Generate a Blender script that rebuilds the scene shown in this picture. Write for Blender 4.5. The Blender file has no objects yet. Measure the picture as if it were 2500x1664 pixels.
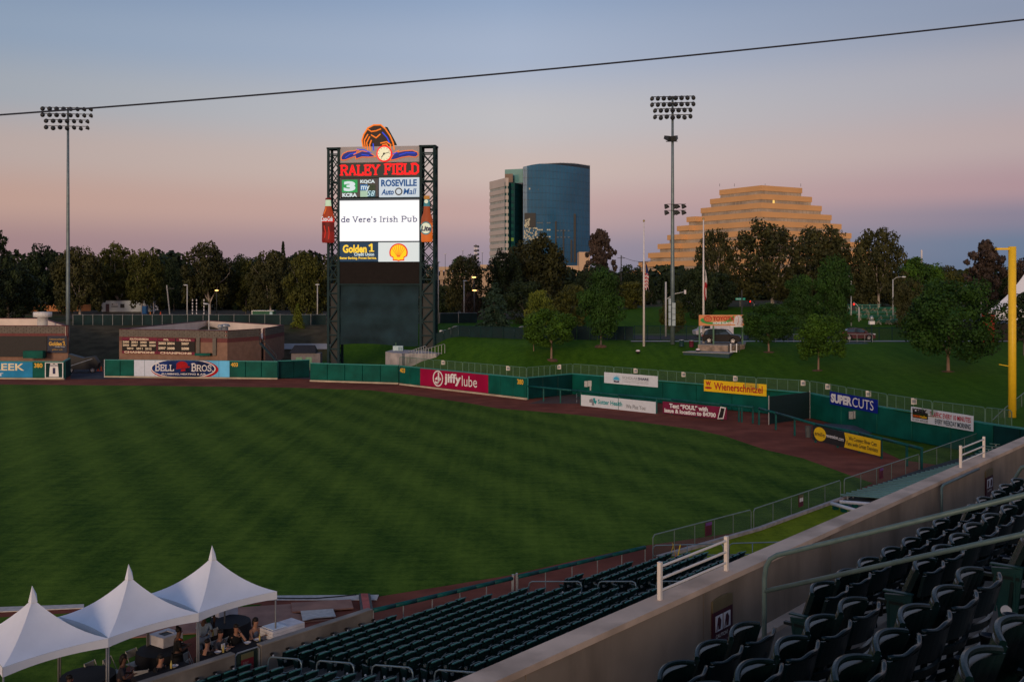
import bpy, bmesh, math, random
from mathutils import Vector, Matrix
R = math.radians
random.seed(7)
SC = bpy.context.scene
COL = SC.collection
H = 12.5          # eye height above the field
F = 2500.0        # focal length in photo pixels (photo is 2500 wide)
HY = 695.0        # horizon row in the photo

# ------------------------------------------------------------ camera, sky, sun, exposure
cam = bpy.data.cameras.new('camera')
co = bpy.data.objects.new('camera', cam)
COL.objects.link(co)
co.location = (0, 0, H)
co.rotation_euler = (R(90), 0, 0)
cam.sensor_width = 36
cam.lens = 36
cam.shift_y = -(832 - HY) / 2500.0
cam.clip_start = 0.1
cam.clip_end = 6000
SC.camera = co
SC.view_settings.view_transform = 'Standard'
SC.view_settings.look = 'None'
SC.view_settings.exposure = 0.0
SC.view_settings.gamma = 1.0
SC.view_settings.use_curve_mapping = False
try:
    SC.cycles.use_denoising = True
    SC.cycles.max_bounces = 5
    SC.cycles.diffuse_bounces = 2
    SC.cycles.glossy_bounces = 2
    SC.cycles.transparent_max_bounces = 12
except Exception:
    pass


def S(r, g, b, k=1.0):
    def f(c):
        c = c / 255.0
        return (c / 12.92 if c <= 0.04045 else ((c + 0.055) / 1.055) ** 2.4) * k
    return (f(r), f(g), f(b), 1)


W = bpy.data.worlds.new('World')
SC.world = W
W.use_nodes = True
nt = W.node_tree
nt.nodes.clear()
N, L = nt.nodes, nt.links
out = N.new('ShaderNodeOutputWorld')
tc = N.new('ShaderNodeTexCoord')
sep = N.new('ShaderNodeSeparateXYZ')
L.new(tc.outputs['Generated'], sep.inputs[0])


def wmath(op, a, b=None, clamp=False):
    n = N.new('ShaderNodeMath')
    n.operation = op
    n.use_clamp = clamp
    for i, v in enumerate((a, b)):
        if v is None:
            continue
        if isinstance(v, (int, float)):
            n.inputs[i].default_value = v
        else:
            L.new(v, n.inputs[i])
    return n.outputs[0]


elev = wmath('MULTIPLY', sep.outputs['Z'], 1.0, True)


def ramp(stops):
    n = N.new('ShaderNodeValToRGB')
    L.new(elev, n.inputs[0])
    cr = n.color_ramp
    cr.interpolation = 'EASE'
    while len(cr.elements) > 1:
        cr.elements.remove(cr.elements[0])
    for i, (p, c) in enumerate(stops):
        e = cr.elements[0] if i == 0 else cr.elements.new(p)
        e.position = p
        e.color = c
    return n.outputs[0]


# east-north-east sky in view: left, middle, right; and the afterglow behind the camera
c_left = ramp([(0.0, S(146, 126, 138)), (0.035, S(162, 134, 138)), (0.075, S(190, 158, 148)), (0.12, S(185, 168, 164)),
               (0.17, S(162, 168, 178)), (0.22, S(143, 160, 183)), (0.29, S(116, 140, 174)), (1.0, S(66, 88, 128))])
c_mid = ramp([(0.0, S(136, 136, 156)), (0.03, S(156, 142, 156)), (0.07, S(194, 164, 162)), (0.11, S(203, 184, 178)),
              (0.16, S(192, 190, 194)), (0.22, S(166, 179, 202)), (0.29, S(140, 162, 194)), (1.0, S(70, 92, 134))])
c_right = ramp([(0.0, S(96, 116, 142)), (0.035, S(106, 124, 150)), (0.06, S(136, 130, 150)), (0.085, S(174, 146, 154)),
                (0.125, S(184, 166, 168)), (0.18, S(170, 168, 178)), (0.24, S(140, 151, 174)), (0.3, S(118, 134, 164)), (1.0, S(60, 82, 122))])
c_back = ramp([(0.0, S(255, 190, 128, 1.5)), (0.08, S(255, 200, 150, 1.35)), (0.25, S(226, 196, 190, 0.95)), (0.5, S(140, 158, 190)), (1.0, S(64, 88, 134))])


def mixc(f, a, b):
    n = N.new('ShaderNodeMix')
    n.data_type = 'RGBA'
    L.new(f, n.inputs[0])
    L.new(a, n.inputs[6])
    L.new(b, n.inputs[7])
    return n.outputs[2]


hl = wmath('SQRT', wmath('ADD', wmath('MULTIPLY', sep.outputs['X'], sep.outputs['X']),
                         wmath('ADD', wmath('MULTIPLY', sep.outputs['Y'], sep.outputs['Y']), 1e-5)))
ax = wmath('DIVIDE', sep.outputs['X'], hl)
ay = wmath('DIVIDE', sep.outputs['Y'], hl)
fl = wmath('MULTIPLY', ax, -1 / 0.44, True)
fr = wmath('MULTIPLY', ax, 1 / 0.44, True)
fb = N.new('ShaderNodeMapRange')
fb.interpolation_type = 'SMOOTHSTEP'
fb.inputs[1].default_value = 0.35
fb.inputs[2].default_value = -0.75
L.new(ay, fb.inputs[0])
front = mixc(fr, mixc(fl, c_mid, c_left), c_right)
skyc = mixc(fb.outputs[0], front, c_back)
bg = N.new('ShaderNodeBackground')
L.new(skyc, bg.inputs[0])
bg.inputs[1].default_value = 0.97
nish = N.new('ShaderNodeTexSky')
nish.sky_type = 'NISHITA'
nish.sun_disc = False
SUN_EL, SUN_AZ = R(9.0), R(180.0 + 14.0)   # low in the west, behind the camera
nish.sun_elevation = R(1.0)
nish.sun_rotation = SUN_AZ
bg2 = N.new('ShaderNodeBackground')
L.new(nish.outputs[0], bg2.inputs[0])
bg2.inputs[1].default_value = 0.01
addn = N.new('ShaderNodeAddShader')
L.new(bg.outputs[0], addn.inputs[0])
L.new(bg2.outputs[0], addn.inputs[1])
L.new(addn.outputs[0], out.inputs[0])

sun = bpy.data.lights.new('sun', 'SUN')
sun.energy = 1.6
sun.angle = R(14)
sun.color = (1.0, 0.74, 0.52)
so = bpy.data.objects.new('sun', sun)
COL.objects.link(so)
sd = Vector((math.sin(SUN_AZ) * math.cos(SUN_EL), math.cos(SUN_AZ) * math.cos(SUN_EL), math.sin(SUN_EL)))
so.rotation_euler = sd.to_track_quat('Z', 'Y').to_euler()
so.location = (0, -40, 60)

# ------------------------------------------------------------ materials
MATS = {}


def mat(name, c, rough=0.7, metal=0.0, var=0.12, scale=3.0, bump=0.0, spec=0.3, emit=None, es=1.0, dirt=None, dscale=0.4, streak=None):
    if name in MATS:
        return MATS[name]
    m = bpy.data.materials.new(name)
    m.use_nodes = True
    n, l = m.node_tree.nodes, m.node_tree.links
    b = n['Principled BSDF']
    b.inputs['Roughness'].default_value = rough
    b.inputs['Metallic'].default_value = metal
    b.inputs['Specular IOR Level'].default_value = spec
    c = tuple(c[:3]) + (1,)
    t = n.new('ShaderNodeTexCoord')
    nz = n.new('ShaderNodeTexNoise')
    nz.inputs['Scale'].default_value = scale
    nz.inputs['Detail'].default_value = 4
    l.new(t.outputs['Object'], nz.inputs['Vector'])
    mx = n.new('ShaderNodeMix')
    mx.data_type = 'RGBA'
    mx.inputs[6].default_value = tuple(x * (1 - var) for x in c[:3]) + (1,)
    mx.inputs[7].default_value = tuple(min(1, x * (1 + var)) for x in c[:3]) + (1,)
    mr = n.new('ShaderNodeMapRange')
    mr.inputs[1].default_value = 0.35
    mr.inputs[2].default_value = 0.65
    l.new(nz.outputs[0], mr.inputs[0])
    l.new(mr.outputs[0], mx.inputs[0])
    src = mx.outputs[2]
    if dirt:
        n2 = n.new('ShaderNodeTexNoise')
        n2.inputs['Scale'].default_value = dscale
        n2.inputs['Detail'].default_value = 6
        if streak:
            mp = n.new('ShaderNodeMapping')
            mp.inputs['Scale'].default_value = streak
            l.new(t.outputs['Object'], mp.inputs[0])
            l.new(mp.outputs[0], n2.inputs['Vector'])
        else:
            l.new(t.outputs['Object'], n2.inputs['Vector'])
        m2 = n.new('ShaderNodeMapRange')
        m2.inputs[1].default_value = 0.48
        m2.inputs[2].default_value = 0.68
        l.new(n2.outputs[0], m2.inputs[0])
        x2 = n.new('ShaderNodeMix')
        x2.data_type = 'RGBA'
        l.new(m2.outputs[0], x2.inputs[0])
        l.new(src, x2.inputs[6])
        x2.inputs[7].default_value = tuple(dirt[:3]) + (1,)
        src = x2.outputs[2]
    l.new(src, b.inputs['Base Color'])
    if bump:
        bp = n.new('ShaderNodeBump')
        bp.inputs['Strength'].default_value = bump
        bp.inputs['Distance'].default_value = 0.05
        l.new(nz.outputs[0], bp.inputs['Height'])
        l.new(bp.outputs[0], b.inputs['Normal'])
    if emit is not None:
        b.inputs['Emission Color'].default_value = tuple(emit[:3]) + (1,)
        b.inputs['Emission Strength'].default_value = es
    MATS[name] = m
    return m


def lit(name, c, es=1.0, k=0.3):
    return mat(name, tuple(x * k for x in c[:3]), rough=0.6, var=0.03, emit=c, es=es)


def see_through(name, c, solid=0.2):
    if name in MATS:
        return MATS[name]
    m = mat(name, c, rough=0.6, var=0.1)
    n, l = m.node_tree.nodes, m.node_tree.links
    b = n['Principled BSDF']
    tr = n.new('ShaderNodeBsdfTransparent')
    mx = n.new('ShaderNodeMixShader')
    mx.inputs[0].default_value = solid
    l.new(tr.outputs[0], mx.inputs[1])
    l.new(b.outputs[0], mx.inputs[2])
    l.new(mx.outputs[0], n['Material Output'].inputs[0])
    return m


def grass_mat(name, dark, light, stripes=True):
    m = bpy.data.materials.new(name)
    m.use_nodes = True
    n, l = m.node_tree.nodes, m.node_tree.links
    b = n['Principled BSDF']
    b.inputs['Roughness'].default_value = 0.95
    b.inputs['Specular IOR Level'].default_value = 0.05
    t = n.new('ShaderNodeTexCoord')

    def noise(sc, det=5, stretch=None, rot=0.0):
        z = n.new('ShaderNodeTexNoise')
        z.inputs['Scale'].default_value = sc
        z.inputs['Detail'].default_value = det
        if stretch:
            mp = n.new('ShaderNodeMapping')
            mp.inputs['Scale'].default_value = stretch
            mp.inputs['Rotation'].default_value = (0, 0, rot)
            l.new(t.outputs['Object'], mp.inputs[0])
            l.new(mp.outputs[0], z.inputs['Vector'])
        else:
            l.new(t.outputs['Object'], z.inputs['Vector'])
        return z.outputs[0]

    def M(op, a, b_):
        q = n.new('ShaderNodeMath')
        q.operation = op
        for i, v in enumerate((a, b_)):
            if isinstance(v, (int, float)):
                q.inputs[i].default_value = v
            else:
                l.new(v, q.inputs[i])
        return q.outputs[0]
    s = M('ADD', M('MULTIPLY', noise(0.03), 0.5), M('MULTIPLY', noise(1.4, 6), 0.5))
    s = M('ADD', s, M('MULTIPLY', M('SUBTRACT', noise(1.3, 6, (1.0, 0.035, 1), R(-27)), 0.5), 0.5))
    if stripes:
        s = M('ADD', s, M('MULTIPLY', M('SUBTRACT', noise(2.6, 6, (0.10, 1.0, 1), R(5)), 0.5), 0.42))
    s = M('ADD', s, M('MULTIPLY', M('SUBTRACT', noise(5, 5), 0.5), 0.5))
    if stripes:
        for rot, per, amp in ((R(-27), 4.4, 0.085), (R(40), 9.0, 0.02)):
            mp = n.new('ShaderNodeMapping')
            mp.inputs['Rotation'].default_value = (0, 0, rot)
            l.new(t.outputs['Object'], mp.inputs[0])
            wv = n.new('ShaderNodeTexWave')
            wv.inputs['Scale'].default_value = 0.31416 / per
            wv.inputs['Distortion'].default_value = 0.8
            wv.inputs['Detail'].default_value = 2
            l.new(mp.outputs[0], wv.inputs['Vector'])
            s = M('ADD', s, M('MULTIPLY', M('SUBTRACT', wv.outputs['Fac'], 0.5), amp * 2))
    mr = n.new('ShaderNodeMapRange')
    mr.inputs[1].default_value = 0.22
    mr.inputs[2].default_value = 0.8
    l.new(s, mr.inputs[0])
    mx = n.new('ShaderNodeMix')
    mx.data_type = 'RGBA'
    mx.inputs[6].default_value = dark
    mx.inputs[7].default_value = light
    l.new(mr.outputs[0], mx.inputs[0])
    l.new(mx.outputs[2], b.inputs['Base Color'])
    bp = n.new('ShaderNodeBump')
    bp.inputs['Strength'].default_value = 0.5
    bp.inputs['Distance'].default_value = 0.05
    l.new(noise(14, 3), bp.inputs['Height'])
    l.new(bp.outputs[0], b.inputs['Normal'])
    MATS[name] = m
    return m


def leaf_mat(name, c, c2, rough=0.7):
    m = bpy.data.materials.new(name)
    m.use_nodes = True
    n, l = m.node_tree.nodes, m.node_tree.links
    b = n['Principled BSDF']
    b.inputs['Roughness'].default_value = rough
    b.inputs['Specular IOR Level'].default_value = 0.2
    g = n.new('ShaderNodeNewGeometry')
    nz = n.new('ShaderNodeTexNoise')
    nz.inputs['Scale'].default_value = 0.45
    nz.inputs['Detail'].default_value = 5
    l.new(g.outputs['Position'], nz.inputs['Vector'])
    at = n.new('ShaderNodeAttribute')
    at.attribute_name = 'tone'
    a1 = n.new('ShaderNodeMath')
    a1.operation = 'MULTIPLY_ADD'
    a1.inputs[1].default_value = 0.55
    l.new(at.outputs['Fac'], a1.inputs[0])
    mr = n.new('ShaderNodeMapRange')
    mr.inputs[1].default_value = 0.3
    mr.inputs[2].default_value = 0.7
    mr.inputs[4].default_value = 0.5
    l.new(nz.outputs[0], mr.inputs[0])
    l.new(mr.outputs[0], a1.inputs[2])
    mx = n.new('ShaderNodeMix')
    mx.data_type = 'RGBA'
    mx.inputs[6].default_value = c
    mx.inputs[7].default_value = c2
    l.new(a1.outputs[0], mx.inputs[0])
    l.new(mx.outputs[2], b.inputs['Base Color'])
    MATS[name] = m
    return m


# ------------------------------------------------------------ geometry helpers
class MB:
    def __init__(s):
        s.v, s.f, s.m = [], [], []

    def add(s, vs, fs, m=0):
        o = len(s.v)
        s.v += [tuple(p) for p in vs]
        s.f += [tuple(i + o for i in f) for f in fs]
        s.m += [m] * len(fs)
        return s

    def box(s, x0, y0, z0, x1, y1, z1, m=0):
        x0, x1 = min(x0, x1), max(x0, x1)
        y0, y1 = min(y0, y1), max(y0, y1)
        z0, z1 = min(z0, z1), max(z0, z1)
        return s.add([(x0, y0, z0), (x1, y0, z0), (x1, y1, z0), (x0, y1, z0), (x0, y0, z1), (x1, y0, z1), (x1, y1, z1), (x0, y1, z1)],
                     [(3, 2, 1, 0), (4, 5, 6, 7), (0, 1, 5, 4), (1, 2, 6, 5), (2, 3, 7, 6), (3, 0, 4, 7)], m)

    def beam(s, p, q, w, h, m=0, up=(0, 0, 1)):
        p, q = Vector(p), Vector(q)
        d = (q - p)
        if d.length < 1e-6:
            return s
        d.normalize()
        up = Vector(up)
        if abs(d.dot(up)) > 0.98:
            up = Vector((0, 1, 0))
        sx = d.cross(up).normalized() * (w / 2)
        sy = sx.cross(d).normalized() * (h / 2)
        vs = [e + a * sx + b * sy for e in (p, q) for a, b in ((-1, -1), (1, -1), (1, 1), (-1, 1))]
        return s.add(vs, [(0, 1, 2, 3), (7, 6, 5, 4), (0, 4, 5, 1), (1, 5, 6, 2), (2, 6, 7, 3), (3, 7, 4, 0)], m)

    def tube(s, pts, r, n=8, m=0, cap=True):
        pts = [Vector(p) for p in pts]
        rs = r if isinstance(r, (list, tuple)) else [r] * len(pts)
        rings = []
        prev = None
        for i, p in enumerate(pts):
            d = (pts[min(i + 1, len(pts) - 1)] - pts[max(i - 1, 0)])
            d = d.normalized() if d.length > 1e-9 else Vector((0, 0, 1))
            if prev is None:
                a = Vector((0, 0, 1)) if abs(d.z) < 0.9 else Vector((1, 0, 0))
                u = d.cross(a).normalized()
            else:
                u = (prev - d * prev.dot(d))
                u = u.normalized() if u.length > 1e-6 else d.orthogonal().normalized()
            prev = u
            w = d.cross(u)
            rings.append([p + rs[i] * (math.cos(2 * math.pi * k / n) * u + math.sin(2 * math.pi * k / n) * w) for k in range(n)])
        vs = [q for rg in rings for q in rg]
        fs = []
        for i in range(len(pts) - 1):
            for k in range(n):
                a, b = i * n + k, i * n + (k + 1) % n
                fs.append((a, b, b + n, a + n))
        if cap:
            fs.append(tuple(reversed(range(n))))
            fs.append(tuple((len(pts) - 1) * n + k for k in range(n)))
        return s.add(vs, fs, m)

    def cone(s, p, q, r0, r1, n=12, m=0):
        return s.tube([p, q], [r0, r1], n, m)

    def lathe(s, prof, n=12, c=(0, 0, 0), m=0, axis=None):
        c = Vector(c)
        M = Matrix.Identity(3)
        if axis is not None:
            M = Vector(axis).normalized().to_track_quat('Z', 'Y').to_matrix()
        vs, fs = [], []
        for r, z in prof:
            for k in range(n):
                vs.append(c + M @ Vector((r * math.cos(2 * math.pi * k / n), r * math.sin(2 * math.pi * k / n), z)))
        for i in range(len(prof) - 1):
            for k in range(n):
                a, b = i * n + k, i * n + (k + 1) % n
                fs.append((a, b, b + n, a + n))
        return s.add(vs, fs, m)

    def ball(s, c, rx, ry=None, rz=None, n=10, m=0):
        ry = ry or rx
        rz = rz or rx
        vs, fs = [], []
        k2 = max(4, n // 2)
        for i in range(k2 + 1):
            a = math.pi * i / k2
            for k in range(n):
                b = 2 * math.pi * k / n
                vs.append((c[0] + rx * math.sin(a) * math.cos(b), c[1] + ry * math.sin(a) * math.sin(b), c[2] + rz * math.cos(a)))
        for i in range(k2):
            for k in range(n):
                a, b = i * n + k, i * n + (k + 1) % n
                fs.append((a + n, b + n, b, a))
        return s.add(vs, fs, m)

    def prism(s, poly, z0, z1, m=0):        # horizontal polygon, extruded up
        k = len(poly)
        vs = [(p[0], p[1], z0) for p in poly] + [(p[0], p[1], z1) for p in poly]
        fs = [tuple(reversed(range(k))), tuple(range(k, 2 * k))] + [(i, (i + 1) % k, k + (i + 1) % k, k + i) for i in range(k)]
        return s.add(vs, fs, m)

    def plate(s, poly, y0, y1, m=0):        # polygon in x,z; extruded in y
        k = len(poly)
        vs = [(p[0], y0, p[1]) for p in poly] + [(p[0], y1, p[1]) for p in poly]
        fs = [tuple(range(k)), tuple(reversed(range(k, 2 * k)))] + [((i + 1) % k, i, k + i, k + (i + 1) % k) for i in range(k)]
        return s.add(vs, fs, m)

    def stroke(s, pts, w, y=-0.02, m=0, th=0.02):   # flat line of width w in the x,z plane
        for a, b in zip(pts, pts[1:]):
            ax_, az = a
            bx, bz = b
            d = math.hypot(bx - ax_, bz - az)
            if d < 1e-6:
                continue
            nx, nz_ = -(bz - az) / d * w / 2, (bx - ax_) / d * w / 2
            ex, ez = (bx - ax_) / d * w * 0.3, (bz - az) / d * w * 0.3
            s.plate([(ax_ - ex + nx, az - ez + nz_), (ax_ - ex - nx, az - ez - nz_), (bx + ex - nx, bz + ez - nz_), (bx + ex + nx, bz + ez + nz_)], y, y + th, m)
        return s

    def build(s, name, mats, parent=None, smooth=False, world=False):
        me = bpy.data.meshes.new(name)
        vs = s.v
        if world and parent is not None:
            r = parent
            while r.parent:
                r = r.parent
            o = r.location
            vs = [(p[0] - o.x, p[1] - o.y, p[2] - o.z) for p in vs]
        me.from_pydata(vs, [], s.f)
        if not isinstance(mats, (list, tuple)):
            mats = [mats]
        for q in mats:
            me.materials.append(q)
        me.polygons.foreach_set('material_index', s.m)
        if smooth:
            me.polygons.foreach_set('use_smooth', [True] * len(s.f))
        me.update()
        ob = bpy.data.objects.new(name, me)
        COL.objects.link(ob)
        if parent is not None:
            ob.parent = parent
        return ob


def tag(o, label=None, cat=None, group=None, kind=None):
    if label:
        o['label'] = label
    if cat:
        o['category'] = cat
    if group:
        o['group'] = group
    if kind:
        o['kind'] = kind
    return o


def thing(name, label, cat, loc=(0, 0, 0), rz=0.0, group=None, sc=None):
    o = bpy.data.objects.new(name, None)
    COL.objects.link(o)
    o.location = loc
    o.rotation_euler = (0, 0, rz)
    o.empty_display_size = 0.3
    if sc:
        o.scale = sc
    return tag(o, label, cat, group)


def inst(name, data, parent=None, loc=(0, 0, 0), rz=0.0, sc=None, rot=None):
    o = bpy.data.objects.new(name, data)
    COL.objects.link(o)
    o.location = loc
    o.rotation_euler = rot if rot else (0, 0, rz)
    if sc:
        o.scale = sc
    if parent is not None:
        o.parent = parent
    return o


def dup(root, loc=None, rz=None, label=None, group=None):
    r = root.copy()
    COL.objects.link(r)
    if loc is not None:
        r.location = loc
    if rz is not None:
        r.rotation_euler = (0, 0, rz)
    if label:
        r['label'] = label
    if group:
        r['group'] = group
    for ch in list(root.children):
        c = ch.copy()
        COL.objects.link(c)
        c.parent = r
        for g in list(ch.children):
            d = g.copy()
            COL.objects.link(d)
            d.parent = c
    return r


def P(px, py, D):
    return Vector(((px - 1250) / F * D, D, H - (py - HY) / F * D))


def G(px, py, z=0.0):
    D = (H - z) * F / (py - HY)
    return Vector(((px - 1250) / F * D, D, z))


def frame2(name, label, cat, A, B, group=None):
    """root at A; local x runs to B, local z up, local -y faces the camera; returns root and width"""
    A, B = Vector(A), Vector(B)
    return thing(name, label, cat, A, math.atan2(B.y - A.y, B.x - A.x), group), math.hypot(B.x - A.x, B.y - A.y)


def tx(name, s, box, m, parent, y=-0.03, bold=0.0, shear=0.0, fit=True):
    """flat lettering fitted into box=(x0,z0,x1,z1) in the parent's local x,z plane"""
    cu = bpy.data.curves.new(name, 'FONT')
    cu.body = s
    cu.size = 1
    cu.offset = bold
    cu.shear = shear
    cu.resolution_u = 3
    to = bpy.data.objects.new(name, cu)
    COL.objects.link(to)
    dg = bpy.context.evaluated_depsgraph_get()
    me = bpy.data.meshes.new_from_object(to.evaluated_get(dg))
    bpy.data.objects.remove(to)
    xs = [v.co.x for v in me.vertices]
    ys = [v.co.y for v in me.vertices]
    if not xs:
        return None
    x0, x1, y0, y1 = min(xs), max(xs), min(ys), max(ys)
    ca, cb, cc, cd = box
    kx, kz = (cc - ca) / (x1 - x0), (cd - cb) / (y1 - y0)
    for v in me.vertices:
        v.co = ((ca + (v.co.x - x0) * kx), y, (cb + (v.co.y - y0) * kz))
    me.materials.clear()
    me.materials.append(m)
    ob = bpy.data.objects.new(name, me)
    COL.objects.link(ob)
    ob.parent = parent
    return ob


def ordn(i):
    a = ['first', 'second', 'third', 'fourth', 'fifth', 'sixth', 'seventh', 'eighth', 'ninth', 'tenth', 'eleventh', 'twelfth', 'thirteenth', 'fourteenth', 'fifteenth', 'sixteenth', 'seventeenth', 'eighteenth', 'nineteenth', 'twentieth']
    if i < 20:
        return a[i]
    t = {2: 'twent', 3: 'thirt', 4: 'fort'}[(i + 1) // 10]
    return t + ('ieth' if (i + 1) % 10 == 0 else 'y-' + a[(i + 1) % 10 - 1])


SLAB = {
    '1': (0.5, [[(0.1, 0.78), (0.28, 0.98), (0.28, 0)]], [(0.24, 0), (0.32, 0)]),  # strokes on a unit-high cell; serif feet at the listed points
    'R': (0.72, [[(0.14, 0), (0.14, 1)], [(0.14, 1), (0.45, 1), (0.6, 0.88), (0.6, 0.65), (0.45, 0.5), (0.14, 0.5)], [(0.38, 0.5), (0.64, 0)]], [(0.14, 0), (0.14, 1), (0.64, 0)]),
    'A': (0.76, [[(0.12, 0), (0.38, 1), (0.64, 0)], [(0.2, 0.35), (0.56, 0.35)]], [(0.12, 0), (0.64, 0)]),
    'L': (0.64, [[(0.14, 1), (0.14, 0), (0.56, 0), (0.56, 0.24)]], [(0.14, 1), (0.14, 0)]),
    'E': (0.66, [[(0.56, 0.78), (0.56, 1), (0.14, 1), (0.14, 0), (0.58, 0), (0.58, 0.24)], [(0.14, 0.52), (0.44, 0.52)], [(0.44, 0.4), (0.44, 0.64)]], [(0.14, 0), (0.14, 1)]),
    'Y': (0.74, [[(0.08, 1), (0.37, 0.5), (0.66, 1)], [(0.37, 0.5), (0.37, 0)]], [(0.1, 1), (0.64, 1), (0.37, 0)]),
    'F': (0.64, [[(0.56, 0.78), (0.56, 1), (0.14, 1), (0.14, 0)], [(0.14, 0.52), (0.44, 0.52)], [(0.44, 0.4), (0.44, 0.64)]], [(0.14, 0), (0.14, 1)]),
    'I': (0.36, [[(0.18, 0), (0.18, 1)]], [(0.18, 0), (0.18, 1)]),
    'D': (0.74, [[(0.14, 0), (0.14, 1), (0.42, 1), (0.62, 0.8), (0.62, 0.2), (0.42, 0), (0.14, 0)]], [(0.14, 0), (0.14, 1)]),
    'B': (0.7, [[(0.14, 0), (0.14, 1), (0.44, 1), (0.57, 0.88), (0.57, 0.66), (0.44, 0.53), (0.14, 0.53)], [(0.44, 0.53), (0.6, 0.4), (0.6, 0.14), (0.45, 0), (0.14, 0)]], [(0.14, 0), (0.14, 1)]),
    'O': (0.8, [[(0.4, 1), (0.2, 0.9), (0.1, 0.65), (0.1, 0.35), (0.2, 0.1), (0.4, 0), (0.6, 0.1), (0.7, 0.35), (0.7, 0.65), (0.6, 0.9), (0.4, 1)]], []),
    'S': (0.62, [[(0.52, 0.75), (0.48, 0.95), (0.3, 1), (0.13, 0.9), (0.11, 0.68), (0.3, 0.54), (0.5, 0.42), (0.52, 0.15), (0.32, 0), (0.13, 0.05), (0.09, 0.26)]], []),
    'V': (0.74, [[(0.1, 1), (0.37, 0), (0.64, 1)]], [(0.1, 1), (0.64, 1)]),
    'P': (0.68, [[(0.14, 0), (0.14, 1), (0.44, 1), (0.58, 0.88), (0.58, 0.62), (0.44, 0.48), (0.14, 0.48)]], [(0.14, 0), (0.14, 1)]),
    'd': (0.62, [[(0.5, 1), (0.5, 0)], [(0.5, 0.55), (0.3, 0.66), (0.12, 0.5), (0.12, 0.15), (0.3, 0), (0.5, 0.1)]], [(0.46, 1), (0.53, 0)]),
    'e': (0.58, [[(0.12, 0.36), (0.48, 0.36), (0.46, 0.56), (0.3, 0.66), (0.12, 0.5), (0.12, 0.15), (0.3, 0), (0.48, 0.1)]], []),
    'r': (0.48, [[(0.16, 0.66), (0.16, 0)], [(0.16, 0.5), (0.3, 0.66), (0.42, 0.6)]], [(0.16, 0), (0.13, 0.66)]),
    "'": (0.26, [[(0.12, 1.02), (0.12, 0.76)]], []),
    's': (0.5, [[(0.4, 0.52), (0.26, 0.66), (0.12, 0.54), (0.26, 0.36), (0.42, 0.2), (0.28, 0), (0.1, 0.1)]], []),
    'i': (0.32, [[(0.16, 0.66), (0.16, 0)], [(0.16, 0.86), (0.16, 0.94)]], [(0.16, 0), (0.13, 0.66)]),
    'h': (0.66, [[(0.14, 1), (0.14, 0)], [(0.14, 0.5), (0.3, 0.66), (0.48, 0.56), (0.48, 0)]], [(0.14, 0), (0.48, 0), (0.1, 1)]),
    'u': (0.66, [[(0.14, 0.66), (0.14, 0.12), (0.28, 0), (0.48, 0.14)], [(0.48, 0.66), (0.48, 0)]], [(0.1, 0.66), (0.46, 0.66)]),
    'b': (0.62, [[(0.14, 1), (0.14, 0), (0.34, 0), (0.5, 0.15), (0.5, 0.5), (0.34, 0.66), (0.14, 0.55)]], [(0.1, 1)]),
    '.': (0.24, [[(0.1, 0.02), (0.1, 0.08)]], []), ' ': (0.4, [], []),
}


def slab(name, s, box, m, parent, y=-0.03, w=0.13, th=0.02, small=None):
    tot = sum(SLAB[c][0] for c in s)
    x0, z0, x1, z1 = box
    k = (x1 - x0) / tot
    hz = z1 - z0
    mb = MB()
    x = x0
    for i, c in enumerate(s):
        cw, st, sf = SLAB[c]
        kz = hz * (0.8 if small and i in small else 1.0)
        ww = w * min(k, kz)
        for poly in st:
            mb.stroke([(x + a * k, z0 + b * kz) for a, b in poly], ww, y, 0, th)
        for a, b in sf:
            mb.stroke([(x + (a - 0.13) * k, z0 + b * kz), (x + (a + 0.13) * k, z0 + b * kz)], ww * 0.55, y - 0.004, 0, th)
        x += cw * k
    return mb.build(name, m, parent)


def sm(a, b, x):
    t = max(0.0, min(1.0, (x - a) / (b - a)))
    return t * t * (3 - 2 * t)


def ilerp(pts, x):
    return 1.0 / lerp([(a, 1.0 / b) for a, b in pts], x)


def lerp(pts, x):
    if x <= pts[0][0]:
        return pts[0][1]
    for (a, b), (c, d) in zip(pts, pts[1:]):
        if x <= c:
            return b + (d - b) * (x - a) / (c - a)
    return pts[-1][1]


# stand frame: s runs along the rows, n towards the field
US, UN = Vector((0.645, 0.764, 0)), Vector((-0.764, 0.645, 0))
US_ANG = math.atan2(US.y, US.x)


def SN(s, n, z=0.0):
    return US * s + UN * n + Vector((0, 0, z))


def s_at(px, n):
    r = (px - 1250) / F
    return n * (US.y + UN.y * 0 + 0.645 * r) / (0.645 - 0.764 * r)


def proj(p):
    return 1250 + F * p[0] / p[1], HY + F * (H - p[2]) / p[1]


# ------------------------------------------------------------ terrain
WALL_R = [(976, 128.2), (1285, 111.5), (1287, 111.8), (1397, 116.9), (1874, 98.6), (1977, 96.0), (2142, 85.6), (2250, 80.2), (2413, 75.0), (2600, 70.0), (3200, 60)]


def wd(px):
    return ilerp(WALL_R, px)


def hz(X, Y):
    px = 1250 + F * X / Y
    edge = -13 + max(0, Y - 130) * 0.2 - max(0, Y - 152) * 0.35
    t = sm(edge - 7, edge + 3, X) if Y > 129 else sm(-15.5, -13, X)
    w = wd(px)
    cr = lerp([(976, 150), (1100, 142), (1200, 132), (1284, 127)], px)
    rr = 2.3 + 3.1 * sm(0, 1, (Y - w) / max(6, (cr - w))) + 2.6 * sm(150, 205, Y) * sm(0, 30, X)
    ll = 5.0 * sm(158, 188, Y)
    return ll * (1 - t) + rr * t


def on_ground(px, py):
    r = (px - 1250) / F
    Y = wd(px) if px > 976 else 140
    while Y < 700:
        if H - (py - HY) / F * Y <= hz(r * Y, Y):
            break
        Y += 0.4
    return Vector((r * Y, Y, hz(r * Y, Y)))


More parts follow.
